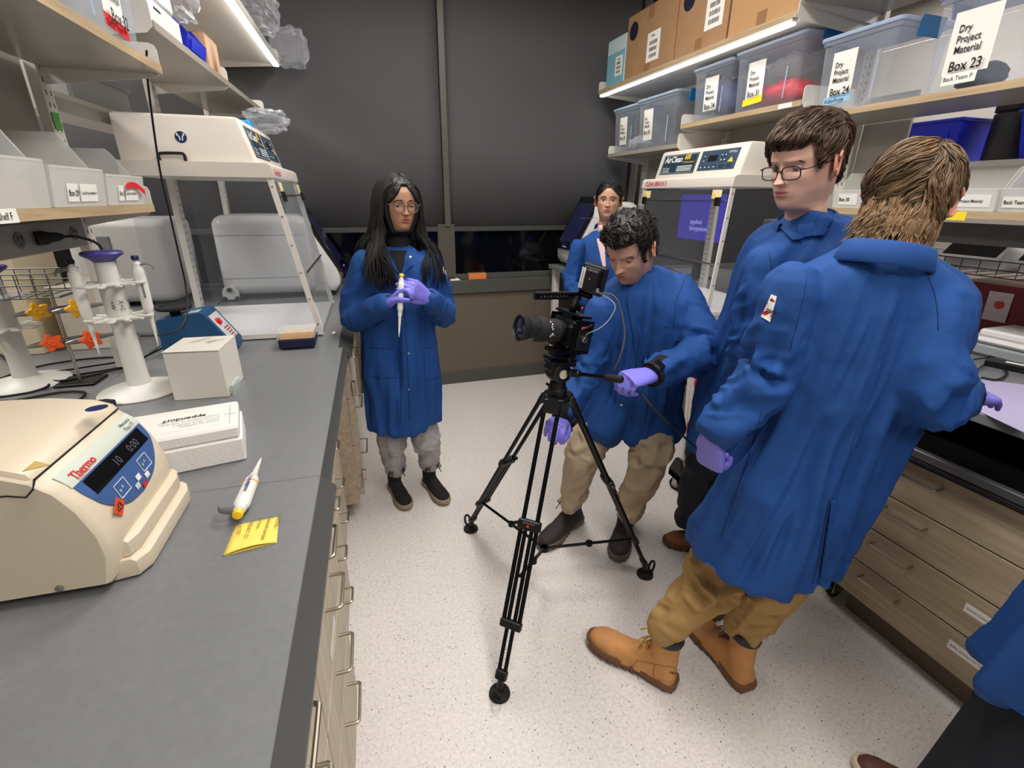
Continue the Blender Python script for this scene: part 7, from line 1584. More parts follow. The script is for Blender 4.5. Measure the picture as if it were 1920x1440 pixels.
for a, b in ((onz(1078, 975, 0)+(0.02, .0, 0), onz(1030, 1018, 0)), (onz(1176, 985, 0)+(.01, .03, 0), onz(1157, 1052, 0))): boot(P3, a, b-a, .315, 0, .10, M_hike, M_hsole, None, mat('brown_grey_lace', (90, 80, 72), .8), label='dark brown hiking boot', lug=True)
# left hand on the pan handle, right hand low at the tripod
hl = wrL+unit(wrL-elL)*.05; glove(P3, hl, unit(at(1170, 712, 1.52)-hl), (.1, .25, -1), False, ((.9, 1.0, .7), (1.0, 1.0, .7), (1.0, 1.1, .7), (1.0, 1.1, .8)), .03, (.35, .8, .7), 1.05, label='violet gloved left hand on the pan handle')
hr = wrR+unit(wrR-elR)*.05; glove(P3, hr, unit(at(1045, 795, 1.78)-hr), (-.3, -.2, -1), True, ((.7, .9, .7),)*4, .03, (.4, .8, .6), 1.02, label='violet gloved right hand low behind the tripod')
w_ = part('smartwatch', MB().tube([wrL+unit(wrL-elL)*.045+.041*(math.cos(a)*unit(np.cross(wrL-elL, (0, 0, 1)))+math.sin(a)*unit(np.cross(np.cross(wrL-elL, (0, 0, 1)), wrL-elL))) for a in np.linspace(0, 2*math.pi, 25)], [.011]*25, 8, flat=.25, up=unit(np.cross(wrL-elL, (0, 0, 1)))), M_rubber, P3)
cW = wrL+unit(wrL-elL)*.045; nW = unit(CP-cW); nW = unit(nW-unit(wrL-elL)*(nW@unit(wrL-elL))); nW = unit(nW*.8+np.array([0, 0, .6])); part('watch_case', MB().obox(cW+nW*.043, (unit(wrL-elL), unit(np.cross(nW, wrL-elL)), nW), (.017, .020, .005), .004), mat('dark_steel_watch', (70, 70, 72), .3, metal=.8), w_); part('watch_glass', MB().obox(cW+nW*.0485, (unit(wrL-elL), unit(np.cross(nW, wrL-elL)), nW), (.014, .017, .0012), .0008), M_glossb, w_)
hm3 = mensmask(-.075, 0, .060, -.03)
makehair(P3, H3, hm3, lambda X, Y, Z: .008+.012*sstep(.02, .08, Z), (38, 30, 27), 'dark_curly_hair', 900, lambda p: np.array([p[0]*3+.8*math.sin(p[1]*130+p[2]*60), .6*math.sin(p[0]*140)+.3, .5*math.cos(p[0]*120+p[1]*90)-.1]), 8, .0055, .007, .0021, 21, .006, .35)

# ---- 4: tall young man with glasses, looking left --------------------------------------------------
hd4 = 1.33; hM = frame3((-.97, -.10, -.22), (-.12, -.02, 1)); hp = at(1508, 308, hd4)
neck4 = at(1548, 420, 1.38); sh4A = at(1438, 500, 1.44); sh4B = at(1640, 470, 1.40); hip4 = np.array([1.35, 1.28, .93])
el4A = at(1410, 610, 1.50)+np.array([0, 0, 0]); wr4A = at(1395, 700, 1.60)
P4, b4, H4 = person('tall young man with swept brown hair and black glasses, looking down to the left', hp, hM, SK4, trunk(neck4*.85+hip4*.15, hip4, [([sh4A, el4A, wr4A], [.05, .04, .026]), ([sh4B, at(1680, 620, 1.45), at(1640, 760, 1.5)], [.05, .04, .026])]), 1.0, .66, 'm', beard=.0, lipcol=(190, 116, 112), look=(0, -.7), base=(1.32, 1.29, 0), brow=(52, 38, 30), browth=1.5, nose=1.1, jaw=.93)
glasses(P4, H4, .066, M_black, rw=.026, rh=.0165, rnd=3.2, r=.0016, dz=-.006)
up4 = unit(neck4-hip4); fwd4 = unit(np.array([-.85, -.35, 0])); rt4 = unit(np.cross(fwd4, up4)); rt4 = rt4 if rt4@(sh4B-sh4A) > 0 else -rt4
def mid4(u): return neck4*(1-u)+hip4*u
K = [(neck4+up4*.03, rt4, fwd4, .070, .068, 2.0), (mid4(.05), rt4, fwd4, .13, .085, 2.1), (mid4(.16), rt4, fwd4, .19, .12, 2.4), (mid4(.4), rt4, fwd4, .20, .135, 2.4), (mid4(.7), rt4, fwd4, .185, .135, 2.3), (mid4(1.0), rt4, fwd4, .195, .145, 2.3), (hip4+(0, 0, -.16), rt4, fwd4, .20, .155, 2.3), (hip4+(0, 0, -.33), rt4, fwd4, .205, .16, 2.3)]
c4_ = coat(P4, lerp_rings(K, 28), [([sh4A, el4A, wr4A], [.068, .066, .060, .050]), ([sh4B, at(1680, 620, 1.45), at(1640, 760, 1.5)], [.08, .072, .065, .05])], .0078, seed=23, amp=.008, tamp=.008)
T = bvh(c4_)
collar(c4_, H4, 22, .068, .03, .045, -.150, flare=.014); seam(T, [(1442, 470), (1450, 520), (1438, 600)], .0014, 'armhole_seam', M_coat_seam, c4_)
patch(T, ((1463, 428), (1480, 432), (1512, 446), (1487, 452)), 'collar_point', M_coat, c4_, .005, 8, .004); patch(T, ((1512, 446), (1530, 425), (1560, 410), (1545, 440)), 'collar_point', M_coat, c4_, .005, 8, .004)
part('dark_undershirt', MB().lathe([(.062, -.05), (.057, -.01), (.054, .0)], H4((0, -.024, -.158)), unit(H4((0, 0, 1))-H4((0, 0, 0))), 26), mat('dark_navy_shirt', (28, 30, 38), .85), P4, ang=180)
cuff(c4_, wr4A+unit(el4A-wr4A)*.01, wr4A+unit(wr4A-el4A)*.05, .048, .036); g4 = glove(P4, wr4A+unit(wr4A-el4A)*.05, (-.1, .1, -1), (.8, .6, 0), False, (.3, .35, .4, .5), .03, (.4, .5, .3), 1.0, vox=.005)
w4B = at(1640, 760, 1.5); cuff(c4_, w4B+(0, 0, .02), w4B+(0, 0, -.05), .048, .036); glove(P4, w4B+(0, 0, -.05), (0, 0, -1), (-.8, .3, 0), True, (.3, .35, .4, .5), .03, (.4, .5, .3), 1.0, vox=.005)
M_den = mat('dark_jeans', (40, 44, 58), .8)
legs(P4, [([hip4+(.02, .08, -.05), (1.36, 1.45, .5), (1.40, 1.53, .14)], [.11, .085, .065]), ([hip4+(.02, -.08, -.05), (1.40, 1.18, .5), (1.44, 1.17, .14)], [.11, .085, .065])], .009, M_den, hip=(hip4, (.15, .15, .12)), label='dark trousers')
M_brn = mat('brown_nubuck', (146, 96, 62), .75, bump=.4, bscale=300); M_brs = mat('brown_sole', (98, 66, 46), .7)
boot(P4, onz(1335, 1040, 0)+(.10, 0, 0), onz(1262, 1032, 0)-onz(1335, 1040, 0), .30, 0, .10, M_brn, M_brs, None, mat('brown_lace', (120, 78, 46), .7), label='brown nubuck boot')
boot(P4, np.array([1.46, 1.17, 0]), (-1, -.12, 0), .30, 0, .10, M_brn, M_brs, None, mat('brown_lace', (120, 78, 46), .7), label='brown nubuck boot')
hm4 = lambda X, Y, Z: np.maximum(mensmask(-.07, 0, .058, -.012)(X, Y, Z), 0)
makehair(P4, H4, hm4, lambda X, Y, Z: .006+.016*sstep(.0, .07, Z), (82, 62, 46), 'brown_hair', 900, lambda p: np.array([.45 if p[0] > -.03 else -.1, (1.0 if p[1] > -.04 else -.6)+.25*math.sin(p[2]*70), (-.15 if p[2] > .085 else -.75)-.5*(p[1] > .06)-.6*(p[1] < -.04)]), 12, .0068, .005, .0021, 31, .004, .5)

# ---- 5: man seen from behind, tan boots --------------------------------------------------------------
hd5 = 1.08; hM = frame3((.86, .46, -.30), (.16, .10, 1)); hp = at(1702, 380, hd5)
neck5 = at(1655, 470, 1.09)
P5, b5, H5 = person('man with shaggy light brown hair seen from behind, in blue coat and tan boots', hp, hM, SK4, trunk(at(1650, 520, 1.14), at(1480, 860, 1.32)), .96, .3, 'm', base=(.98, .95, 0), brow=(80, 60, 44))
rt5 = unit(CM[0]*(1, 1, 0)); fw5 = unit((-rt5[1], rt5[0], 0))
K = [(at(1655, 462, 1.085), rt5, fw5, .066, .066, 2.0), (at(1653, 482, 1.10), rt5, fw5, .115, .085, 2.1), (at(1652, 515, 1.13), rt5, fw5, .185, .115, 2.3), (at(1648, 570, 1.155), rt5, fw5, .205, .130, 2.4), (at(1620, 680, 1.20), rt5, fw5, .195, .135, 2.4), (at(1566, 790, 1.27), rt5, fw5, .188, .135, 2.3), (at(1500, 900, 1.34), rt5, fw5, .195, .145, 2.3), (at(1456, 985, 1.39), rt5, fw5, .203, .155, 2.3), (at(1430, 1040, 1.43), rt5, fw5, .206, .16, 2.3)]
s5L, e5L, w5L = at(1482, 548, 1.13), at(1440, 695, 1.20), at(1352, 800, 1.24); s5R, e5R, w5R = at(1756, 580, 1.08), at(1736, 738, 1.10), at(1806, 744, 1.25)
c5_ = coat(P5, lerp_rings(K, 40), [([s5L, e5L, w5L], [.070, .072, .068, .050]), ([s5R, e5R, w5R], [.072, .076, .068, .040])], .0065, seed=31, amp=.009, tamp=.009, tfreq=18)
c5_['label'] = 'long royal blue lab coat seen from behind'
T = bvh(c5_)
cuff(c5_, w5L+unit(e5L-w5L)*.012, w5L+unit(w5L-e5L)*.040, .045, .036)
gl = w5L+unit(w5L-e5L)*.035; glove(P5, gl, unit(at(1330, 878, 1.30)-gl), (.75, .2, .2), False, ((.6, .8, .6), (.75, .9, .7), (.85, .9, .7), (.9, .9, .8)), .03, (.4, .6, .5), 1.0, label='violet gloved left hand hanging, fingers curled')
gr = w5R+unit(w5R-e5R)*.045; glove(P5, gr, unit((1, .15, -.12)), (-.1, .1, -1), True, (.2, .25, .25, .3), .05, (.4, .5, .3), 1.0, label='violet gloved right hand reaching to the bench')
cuff(c5_, w5R+unit(e5R-w5R)*.012, w5R+unit(w5R-e5R)*.03, .046, .036)
# collar, yoke label stitching, side seam, back vent, badge
UPn = unit((neck5-at(1648, 570, 1.155)))
def HC5(p): # collar frame at the coat neck
    M_ = frame3(fw5, unit(np.array([0, 0, 1.])+rt5*.16-fw5*.05)); return np.array(p) @ M_ + at(1650, 470, 1.085)
collar(c5_, HC5, 25, .074, .02, .046, .010, flare=.009)
seam(T, [(1514, 512), (1508, 550), (1499, 590), (1488, 630), (1480, 665)], .0010, 'armhole_seam', M_coat_seam, c5_); seam(T, [(1738, 512), (1752, 550), (1759, 590), (1759, 625)], .0010, 'armhole_seam', M_coat_seam, c5_)
seam(T, [(1608, 800), (1590, 860), (1556, 945)], .0009, 'centre_back_seam', M_coat_seam, c5_)
seam(T, [(1428, 770), (1405, 850), (1378, 930), (1350, 1010)], .0016, 'side_seam', M_coat_seam, c5_)
seam(T, [(1655, 492), (1690, 497)], .0010, 'label_stitching', M_coat_seam, c5_); seam(T, [(1660, 510), (1695, 514)], .0010, 'label_stitching', M_coat_seam, c5_)
patch(T, ((1556, 938), (1563, 935), (1590, 1066), (1534, 1082)), 'vent_flap', M_coat, c5_, .004, 12, .004)
seam(T, [(1556, 935), (1545, 990), (1530, 1070), (1522, 1100)], .0030, 'vent_edge', M_coat_seam, c5_)
b_ = patch(T, ((1447, 552), (1457, 556), (1444, 604), (1428, 594)), 'sleeve_badge', M_paper, c5_, .0012, 6, .001)
hh = [hit(T, *q_) for q_ in ((1449, 555), (1456, 568), (1445, 601), (1429, 594), (1436, 574))]
if all(h[0] is not None for h in hh):
    P_ = [h[0]+h[1]*.0030 for h in hh]; nn_ = hh[4][1]; c_ = sum(P_)/5
    part('badge_red_band', MB().prism([P_[3]*.75+P_[4]*.25, P_[2]*.8+P_[1]*.2, P_[2]*.55+P_[1]*.45, P_[3]*.45+P_[4]*.55], nn_*.0006), mat('badge_red', (206, 40, 44), .6), b_ or c5_)
    part('badge_triangle', MB().prism([P_[4]*.8+P_[0]*.2, P_[1]*.8+P_[0]*.2, P_[0]*.85+c_*.15], nn_*.0006), mat('badge_dark_red', (150, 60, 60), .6), b_ or c5_)
    ux = unit(P_[2]-P_[3]); text('park', .015, c_*.7+P_[3]*.3+nn_*.002, ux, unit(P_[0]-c_), M_ink, b_ or c5_, bold=.03, off=.001)
# khaki trousers and work boots
M_ok = mat('ochre_khaki_cotton', (160, 128, 78), .8, bump=.35, bscale=800, var=.08, vscale=9)
bL, tL = onz(1262, 1288, 0), onz(1122, 1212, 0); bR, tR = onz(1400, 1296, 0), onz(1312, 1186, 0)
kneeL, kneeR = at(1340, 1082, 1.52), at(1450, 1085, 1.46)
legs(P5, [([at(1410, 960, 1.42), kneeL, bL+unit(tL-bL)*.062+np.array([0, 0, .245])], [.078, .082, .060]), ([at(1470, 960, 1.38), kneeR, bR+unit(tR-bR)*.062+np.array([0, 0, .235])], [.075, .080, .062])], .0065, M_ok, amp=.010, seed=12, hip=None, label='ochre khaki trousers')
M_tan = mat('tan_nubuck_work_boot', (196, 140, 86), .75, bump=.45, bscale=240, var=.12, vscale=14); M_tsole = mat('caramel_lug_sole', (112, 76, 50), .65); M_col = mat('dark_padded_collar', (44, 50, 54), .7); M_rawl = mat('rawhide_lace', (196, 156, 84), .6)
bt, BP = boot(P5, bL, tL-bL, .315, .06, .115, M_tan, M_tsole, M_col, M_rawl, lean=(.0, -.0), label='tan nubuck work boot, toe raised, nearest boot', vox=.004)
bt2, BP2 = boot(P5, bR, tR-bR, .315, 0, .115, M_tan, M_tsole, M_col, mat('dark_brown_lace', (92, 58, 34), .6), label='tan nubuck work boot, rear one', vox=.004)
T = bvh(bt); seam(T, [(1185, 1252), (1195, 1238), (1240, 1248), (1275, 1252)], .0012, 'stitching', mat('boot_stitch', (150, 100, 56), .7), bt); seam(T, [(1225, 1270), (1226, 1250), (1232, 1246)], .0012, 'stitching', mat('boot_stitch', (150, 100, 56), .7), bt)
h = hit(T, 1255, 1263); h2 = hit(T, 1262, 1264); h3 = hit(T, 1255, 1258)
if h[0] is not None and h2[0] is not None: text('PRO', .014, h[0]+h[1]*.002, h2[0]-h[0], h3[0]-h[0], mat('burnt_mark', (60, 38, 24), .7), bt, bold=.02)
# shaggy brown hair with a crown whorl
hm5 = mensmask(-.108, 0, .062, -.03); hm5b = lambda X, Y, Z: np.maximum(hm5(X, Y, Z), sstep(.03, .015, Y)*sstep(-.108, -.095, Z+.0*X)*sstep(-.03, -.05, Y))
cr = np.array([.034, -.052, .100])
def flow5(p):
    d = p-cr; r = math.hypot(d[0], d[1])+.01; sw = .9*math.exp(-r/.06); v = np.array([d[0]/r-sw*d[1]/r, d[1]/r+sw*d[0]/r, 0])*1.0; lft = -.75 if p[0] < .035 else .15; v = v+np.array([lft+.22*math.sin(p[2]*45+p[1]*30), .2*math.sin(p[2]*50+p[0]*40), -.35-.45*(p[2] < .05)-.5*(p[2] < -.03)]); return v
makehair(P5, H5, hm5b, lambda X, Y, Z: .007+.006*sstep(-.02, .05, Z), (112, 88, 64), 'light_brown_hair', 2300, flow5, 13, .0075, .005, .0026, 41, .004, .55, grav=0)
rg = np.random.default_rng(77); mb = MB(); cnt = []
for k in range(340):   # nape locks flicking out over the collar
    a = rg.uniform(-1.5, 1.5); s_, c_ = math.sin(a), -math.cos(a); p0 = np.array([s_*.072, c_*.086-.012, rg.uniform(-.06, .012)]); L_ = rg.uniform(.02, .08)
    P = [p0, p0+(s_*.008-.006, c_*.010, -.022), p0+(s_*.006-.010, c_*.008, -.042-L_*.15), p0+(s_*.012-.006*rg.normal()-.018, c_*.014, -.05-L_*.42)]; k0 = len(mb.v); strand(mb, smoothpath([H5(q) for q in P], 3), rg.uniform(.0018, .0034), .5, 5, .2); cnt.append(len(mb.v)-k0)
hairobj(mb, 0, cnt, (126, 98, 68), 'nape_hair', hairmat('light_brown_hair', (104, 80, 58)), P5, 5, .4, 'lighter flicked-out hair at the nape')
X_ = H5((-.0785, -.02, .006)); part('glasses_arm', MB().tube(smoothpath([H5((-.079, .05, .004)), H5((-.083, -.01, .006)), H5((-.084, -.04, -.014))], 4), .0013, 6), mat('clear_blue_frame', (140, 160, 190), .2), P5)

# ---- 6: person cut off by the right edge -------------------------------------------------------------
P6 = thing('person', 'person cut off by the right edge, blue coat over a long dark skirt', 'person', (1.33, .36, 0))
ax6 = lambda z: np.array([1.33-.06*(1.2-z)*0, .30, z])
rt6, fw6 = unit((.55, .83, 0)), unit((-.83, .55, 0))
c6 = np.array([1.32, .225, 0])
mb = MB(); hd, cols, _ = head_mesh(SK2, .3, 'f'); Hm = frame3((-.85, .5, -.1)); V = np.array(hd.v) @ Hm+c6+np.array([0, 0, 1.52]); mb = MB(); mb.add([tuple(p) for p in V], hd.f); capsule(mb, [c6+(0, 0, 1.36), c6+(0, 0, .9)], [.06, .09], 12, 4); capsule(mb, [c6+(0, 0, .9), c6+(0, 0, .12)], [.08, .04], 12, 4)
me = mb.mesh('body'); tintmesh(me, cols, [lin(v) for v in SK2]); newobj('body', me, skinmat('human_skin'), P6, 60)
K = [(c6+(0, 0, 1.38), rt6, fw6, .06, .06, 2), (c6+(0, 0, 1.35), rt6, fw6, .12, .09, 2.2), (c6+(0, 0, 1.27), rt6, fw6, .18, .11, 2.4), (c6+(0, 0, 1.05), rt6, fw6, .18, .13, 2.4), (c6+(0, 0, .90), rt6, fw6, .19, .15, 2.3), (c6+(0, 0, .72), rt6, fw6, .21, .17, 2.3), (c6+(0, 0, .60), rt6, fw6, .22, .185, 2.3)]
c6_ = coat(P6, lerp_rings(K, 26), [([c6+rt6*.15+(0, 0, 1.27), c6+rt6*.19-fw6*.06+(0, 0, 1.02), c6+rt6*.2-fw6*.05+(0, 0, .80)], [.06, .058, .05]), ([c6-rt6*.17+(0, 0, 1.27), c6-rt6*.24+(0, 0, 1.02), c6-rt6*.25+(0, 0, .8)], [.07, .062, .05])], .007, seed=44, tamp=.012, amp=.008)
T = bvh(c6_)
for q_ in ((1911, 964), (1880, 1060)):
    h = hit(T, *q_)
    if h[0] is not None: part('snap', MB().lathe([(.006, 0), (.0055, .0028), (0, .0035)], h[0], h[1], 14), M_snap, c6_)
sk = MB(); R = []
for z, k in ((.95, .13), (.8, .17), (.6, .185), (.4, .20), (.2, .215), (.09, .225)):
    R.append([c6+np.array([0, 0, z])+(rt6*math.cos(a)*(1.05)+fw6*math.sin(a)*.85)*(k+.012*math.sin(9*a)*(1.0-z))  for a in np.linspace(0, 2*math.pi, 72, endpoint=False)])
sk.loft(R); o = newobj('skirt', remesh(sk, .008, 3, 'skirt'), mat('dark_navy_cloth', (22, 26, 38), .85, bump=.3, bscale=600), P6, 180); o['label'] = 'long dark navy skirt'
for dx in (0, .14):
    a = onz(1820, 1580, 0)+np.array([dx*.2, -dx, 0]); b = onz(1745, 1530, 0)+np.array([dx*.2, -dx, 0]); boot(P6, a, b-a, .26, 0, .02, mat('brown_leather_shoe', (96, 60, 48), .5), mat('cream_sole', (206, 190, 166), .6), None, None, name='shoe', label='brown leather shoe with cream sole', lug=False, vox=.006)
# ================================================================== the video camera on its tripod
dC = 1.56
def c7(px, py, d=dC): return at(px, py, d)
M_lensb = mat('lens_black', (30, 30, 32), .38); M_ring = mat('ribbed_rubber_ring', (24, 24, 26), .7, bump=.6, bscale=900); M_glassl = mat('coated_lens_glass', (26, 28, 60), .04, spec=1)
t = thing('video_camera', 'black cinema camera with a long zoom lens and top handle on the tripod', 'camera', c7(1050, 660))
LX = unit(c7(968, 616, 1.50)-c7(1048, 622, 1.58))      # lens axis, pointing to the front
up = unit(np.array([0, 0, 1.])-LX*LX[2]); SX = np.cross(LX, up)           # SX sideways
S = unit(-SX) if (SX@(CP-c7(1050, 620))) < 0 else SX                       # side facing the camera
B = c7(1068, 622, 1.585)                        # body centre
def C_(a, b, c): return B+LX*a+S*b+up*c
body = MB().obox(C_(0, 0, .0), (LX, S, up), (.034, .062, .045), .008).obox(C_(-.0, 0, .052), (LX, S, up), (.024, .028, .012), .005).obox(C_(.012, .052, -.005), (LX, S, up), (.038, .016, .040), .010)
part('camera_body', body, M_blackm, t)
ln = part('lens', MB().lathe([(.034, 0), (.036, .004), (.036, .018), (.0375, .020), (.0375, .050), (.036, .052), (.036, .066), (.039, .068), (.039, .098), (.037, .100), (.033, .102), (.033, .132), (.038, .134), (.040, .138), (.0425, .150), (.0425, .158), (.039, .160), (.037, .152), (.0, .150)], C_(.034, 0, .0), LX, 40), M_lensb, t)
part('zoom_ring', MB().lathe([(.0392, .069), (.0402, .070), (.0402, .097), (.0392, .098)], C_(.034, 0, 0), LX, 40), M_ring, ln)
part('focus_ring', MB().lathe([(.0377, .022), (.0387, .023), (.0387, .047), (.0377, .048)], C_(.034, 0, 0), LX, 40), M_ring, ln)
part('front_glass', MB().lathe([(.0355, .1535), (.025, .1560), (0, .1570)], C_(.034, 0, 0), LX, 36), M_glassl, ln)
mb = MB()
for k, (a, b) in enumerate(((.057, .3), (.060, .5), (.057, .75), (.061, 1.0), (.056, -.1), (.061, -.35))):
    q = S*math.cos(b)+up*math.sin(b); mb.obox(C_(.034+a, 0, 0)+q*.0365, (LX, np.cross(LX, q), q), (.0018, .0028, .0006))
part('lens_marks', mb, M_white_ink, ln)
text('24-70', .009, C_(.034+.062, 0, 0)+S*.0372-up*.010, -LX, up, M_white_ink, ln, off=0)
cg = part('cage', MB().box(0, 0, 0, 0, 0, 0) if False else MB().obox(C_(0, .071, 0), (LX, S, up), (.036, .004, .052), .002).obox(C_(0, -.071, 0), (LX, S, up), (.036, .004, .052), .002).obox(C_(0, 0, -.052), (LX, S, up), (.036, .072, .005), .002).obox(C_(0, 0, .062), (LX, S, up), (.024, .072, .004), .002), M_blackm, t)
part('side_door', MB().obox(C_(-.005, .0765, -.012), (LX, S, up), (.026, .003, .032), .003), M_black, t); part('red_tab', MB().obox(C_(.004, .079, .030), (unit(LX-up*.15), S, up), (.012, .002, .004), .001), mat('signal_red', (196, 30, 34), .4), t)
part('clamp_arm', MB().tube([C_(.018, .082, .022), C_(-.02, .084, .042)], .0032, 8).tube([C_(-.018, .084, .040), C_(-.026, .084, .010)], .0032, 8), M_blackm, t)
part('chrome_knob', MB().lathe([(.0095, 0), (.0105, .003), (.0105, .008), (.007, .009), (.007, .0105), (0, .0105)], C_(.0, .080, -.005), S, 22), M_steel, t)
part('base_plate', MB().obox(C_(.012, 0, -.064), (LX, S, up), (.055, .030, .007), .002).obox(C_(.01, 0, -.078), (LX, S, up), (.040, .024, .007), .002), M_blackm, t)
part('plate_knob', MB().lathe([(.010, 0), (.011, .002), (.011, .010), (.006, .012), (0, .012)], C_(0, .026, -.082), S, 18), M_black, t)
# top handle
h0, h1 = c7(1004, 551, 1.545), c7(1085, 550, 1.60); hx = unit(h0-h1); hz = unit(up-hx*(up@hx)); hs = np.cross(hx, hz); hs = hs if hs@(CP-h0) > 0 else -hs; Lh = np.linalg.norm(h0-h1)
part_rail = MB().obox((h0+h1)/2+hz*.0052, (hx, hs, hz), (Lh/2-.004, .004, .0008))
hd_ = part('top_handle', MB().obox((h0+h1)/2, (hx, hs, hz), (Lh/2, .010, .0045), .002).obox((h0+h1)/2-hz*.014, (hx, hs, hz), (Lh/2-.004, .010, .004), .002).obox(h0-hz*.007, (hx, hs, hz), (.004, .010, .012), .003).obox(h1-hz*.010+hx*.008, (hx, hs, hz), (.016, .011, .014), .003).obox((h0+h1)/2-hz*.007-hs*.006, (hx, hs, hz), (Lh/2, .003, .007)), M_blackm, t)
part('rail_edge', part_rail, M_steel, hd_)
mb = MB()
for k in range(9):
    c = h0+(h1-h0)*(.12+.075*k)-hz*.007+hs*.004; mb.lathe([(.0030, -.0005), (.0030, .0012), (.0016, .0012), (.0016, -.0005)], c, hs, 10)
part('screw_holes', mb, M_steel, hd_); tag([c for c in hd_.children if c.name.startswith('screw')][0], kind='stuff')
part('handle_post', MB().tube([h1-hz*.012, (h1+C_(.0, 0, .075))/2+LX*.004, C_(.004, 0, .070)], [.012, .010, .012], 10), M_blackm, hd_)
mb = MB(); mb.obox(C_(.006, .012, .082), (LX, S, up), (.016, .014, .008), .003).cyl(C_(.012, .02, .09), C_(.012, .034, .096), .005, n=12).cyl(C_(-.002, .02, .09), C_(-.002, .030, .092), .004, n=12)
part('shoe_clamp', mb, M_blackm, t)
part('record_lamp', MB().ell(at(1091, 577, 1.575), (.003, .003, .003), 10, 8), mat('red_tally', (255, 40, 40), .3, emit=2.5), t)
# monitor
t2 = thing('field_monitor', 'small black field monitor tilted on the camera handle, seen from its back', 'monitor', c7(1115, 520))
mc = at(1113, 524, 1.56); mn = unit(unit(CP-mc)*1.0+np.array([-.55, .1, -.15])); mu = unit(np.array([.30, .0, 1])-mn*(np.array([.30, 0, 1])@mn)); mr = np.cross(mu, mn)
part('housing', MB().obox(mc, (mr, mu, mn), (.042, .048, .012), .005).obox(mc+mn*.014-mr*.004, (mr, mu, mn), (.030, .040, .006), .003), M_black, t2)
b_ = part('battery', MB().obox(mc+mn*.030+mr*.006, (mr, mu, mn), (.022, .036, .010), .004), M_black, t2); part('battery_label', MB().obox(mc+mn*.0205-mr*.028, (mr, mu, mn), (.0035, .034, .0008)).obox(mc+mn*.0205-mr*.036, (mr, mu, mn), (.0022, .034, .0008)), M_paper, t2)
part('rivet', MB().lathe([(.003, 0), (.003, .002), (0, .002)], mc+mn*.0405+mu*.008+mr*.004, mn, 10), M_steel, b_); part('screen', MB().obox(mc-mn*.0125, (mr, mu, mn), (.038, .043, .0008)), M_glossb, t2)
part('swivel_mount', MB().tube([mc-mu*.046, mc-mu*.060, h1+hz*.004], [.008, .009, .010], 12).ell(mc-mu*.056, (.011, .011, .011), 12, 8), M_blackm, t2)
part('cable_plug', MB().cyl(mc+mn*.02+mr*.030-mu*.022, mc+mn*.038+mr*.036-mu*.028, .006, .005, 12), mat('grey_plug', (96, 96, 98), .5), t2)
pl_ = mc+mn*.038+mr*.036-mu*.028
cable('grey cable hanging from the field monitor to the pan handle', [pl_, at(1152, 556, 1.50), at(1166, 590, 1.50), at(1171, 630, 1.50), at(1164, 665, 1.50), at(1150, 697, 1.52)], .0032, None, m=mat('grey_cable_sheath', (70, 72, 78), .45))
cable('thin silver cable looping from the camera body to the monitor', [C_(-.01, .082, -.012), at(1100, 627, 1.52), at(1125, 615, 1.50), at(1145, 595, 1.50), at(1152, 570, 1.50), pl_+(0, 0, .006)], .0016, None, m=mat('silver_cable', (150, 152, 156), .35))
# fluid head, bowl, tripod
t3 = thing('tripod', 'black two-stage video tripod with fluid head, mid spreader and rubber feet', 'tripod', (.66, 1.47, 0))
hc = at(1047, 697, 1.64)
fh = part('fluid_head', MB().lathe([(0, -.030), (.030, -.030), (.036, -.026), (.038, -.012), (.038, .012), (.036, .026), (.030, .030), (0, .030)], hc, S, 30).obox(hc+up*.034, (LX, S, up), (.048, .030, .008), .003).obox(hc+up*.018+LX*.012, (LX, S, up), (.034, .026, .014), .004), M_black, t3)
part('drag_dial', MB().lathe([(.0, .0302), (.0155, .0302), (.0155, .034), (0, .0345)], hc, S, 26), mat('ivory_dial', (226, 218, 196), .4), fh); part('sliding_plate', MB().obox(hc+up*.047+LX*.004, (LX, S, up), (.055, .024, .005), .002), M_blackm, fh)
part('brand_patch', MB().obox(hc+S*.0268+up*.026+LX*-.004, (LX, S, up), (.006, .0012, .005), .001), M_paper, fh)
part('pan_base', MB().lathe([(.0, 0), (.026, 0), (.028, -.004), (.028, -.022), (.034, -.026), (.034, -.052), (.030, -.060), (.0, -.062)], hc-np.array([0, 0, .034]), (0, 0, 1), 28), M_black, t3)
part('lock_lever', MB().tube([hc-np.array([0, 0, .052])+LX*.03, hc-np.array([0, 0, .050])+LX*.048+up*.006], [.006, .005], 8), M_black, t3)
hb = at(1078, 700, 1.60); he = at(1168, 712, 1.475)
ph = part('pan_handle', MB().tube([hb, hb*.35+he*.65], .0065, 12), M_blackm, t3); part('handle_grip', MB().lathe([(.009, 0), (.012, .004), (.0125, .055), (.010, .062), (0, .063)], hb*.35+he*.65, unit(he-hb), 18), M_rubber, ph)
part('handle_clamp', MB().lathe([(.013, 0), (.013, .022), (.009, .026)], hb-unit(he-hb)*.006, unit(he-hb), 16).ell(hc+(hb-hc)*.75, (.014, .014, .014), 14, 10), M_black, ph)
top = hc-np.array([0, 0, .105])
part('bowl', MB().lathe([(.0, 0), (.034, .0), (.044, .006), (.046, .016), (.042, .022), (.030, .022)], top-np.array([0, 0, .004]), (0, 0, 1), 30), M_black, t3)
feet = {'near': onz(940, 1312, 0)+np.array([0, .02, .0]), 'left': onz(883, 993, 0), 'right': onz(1209, 1078, 0)}
joints = []
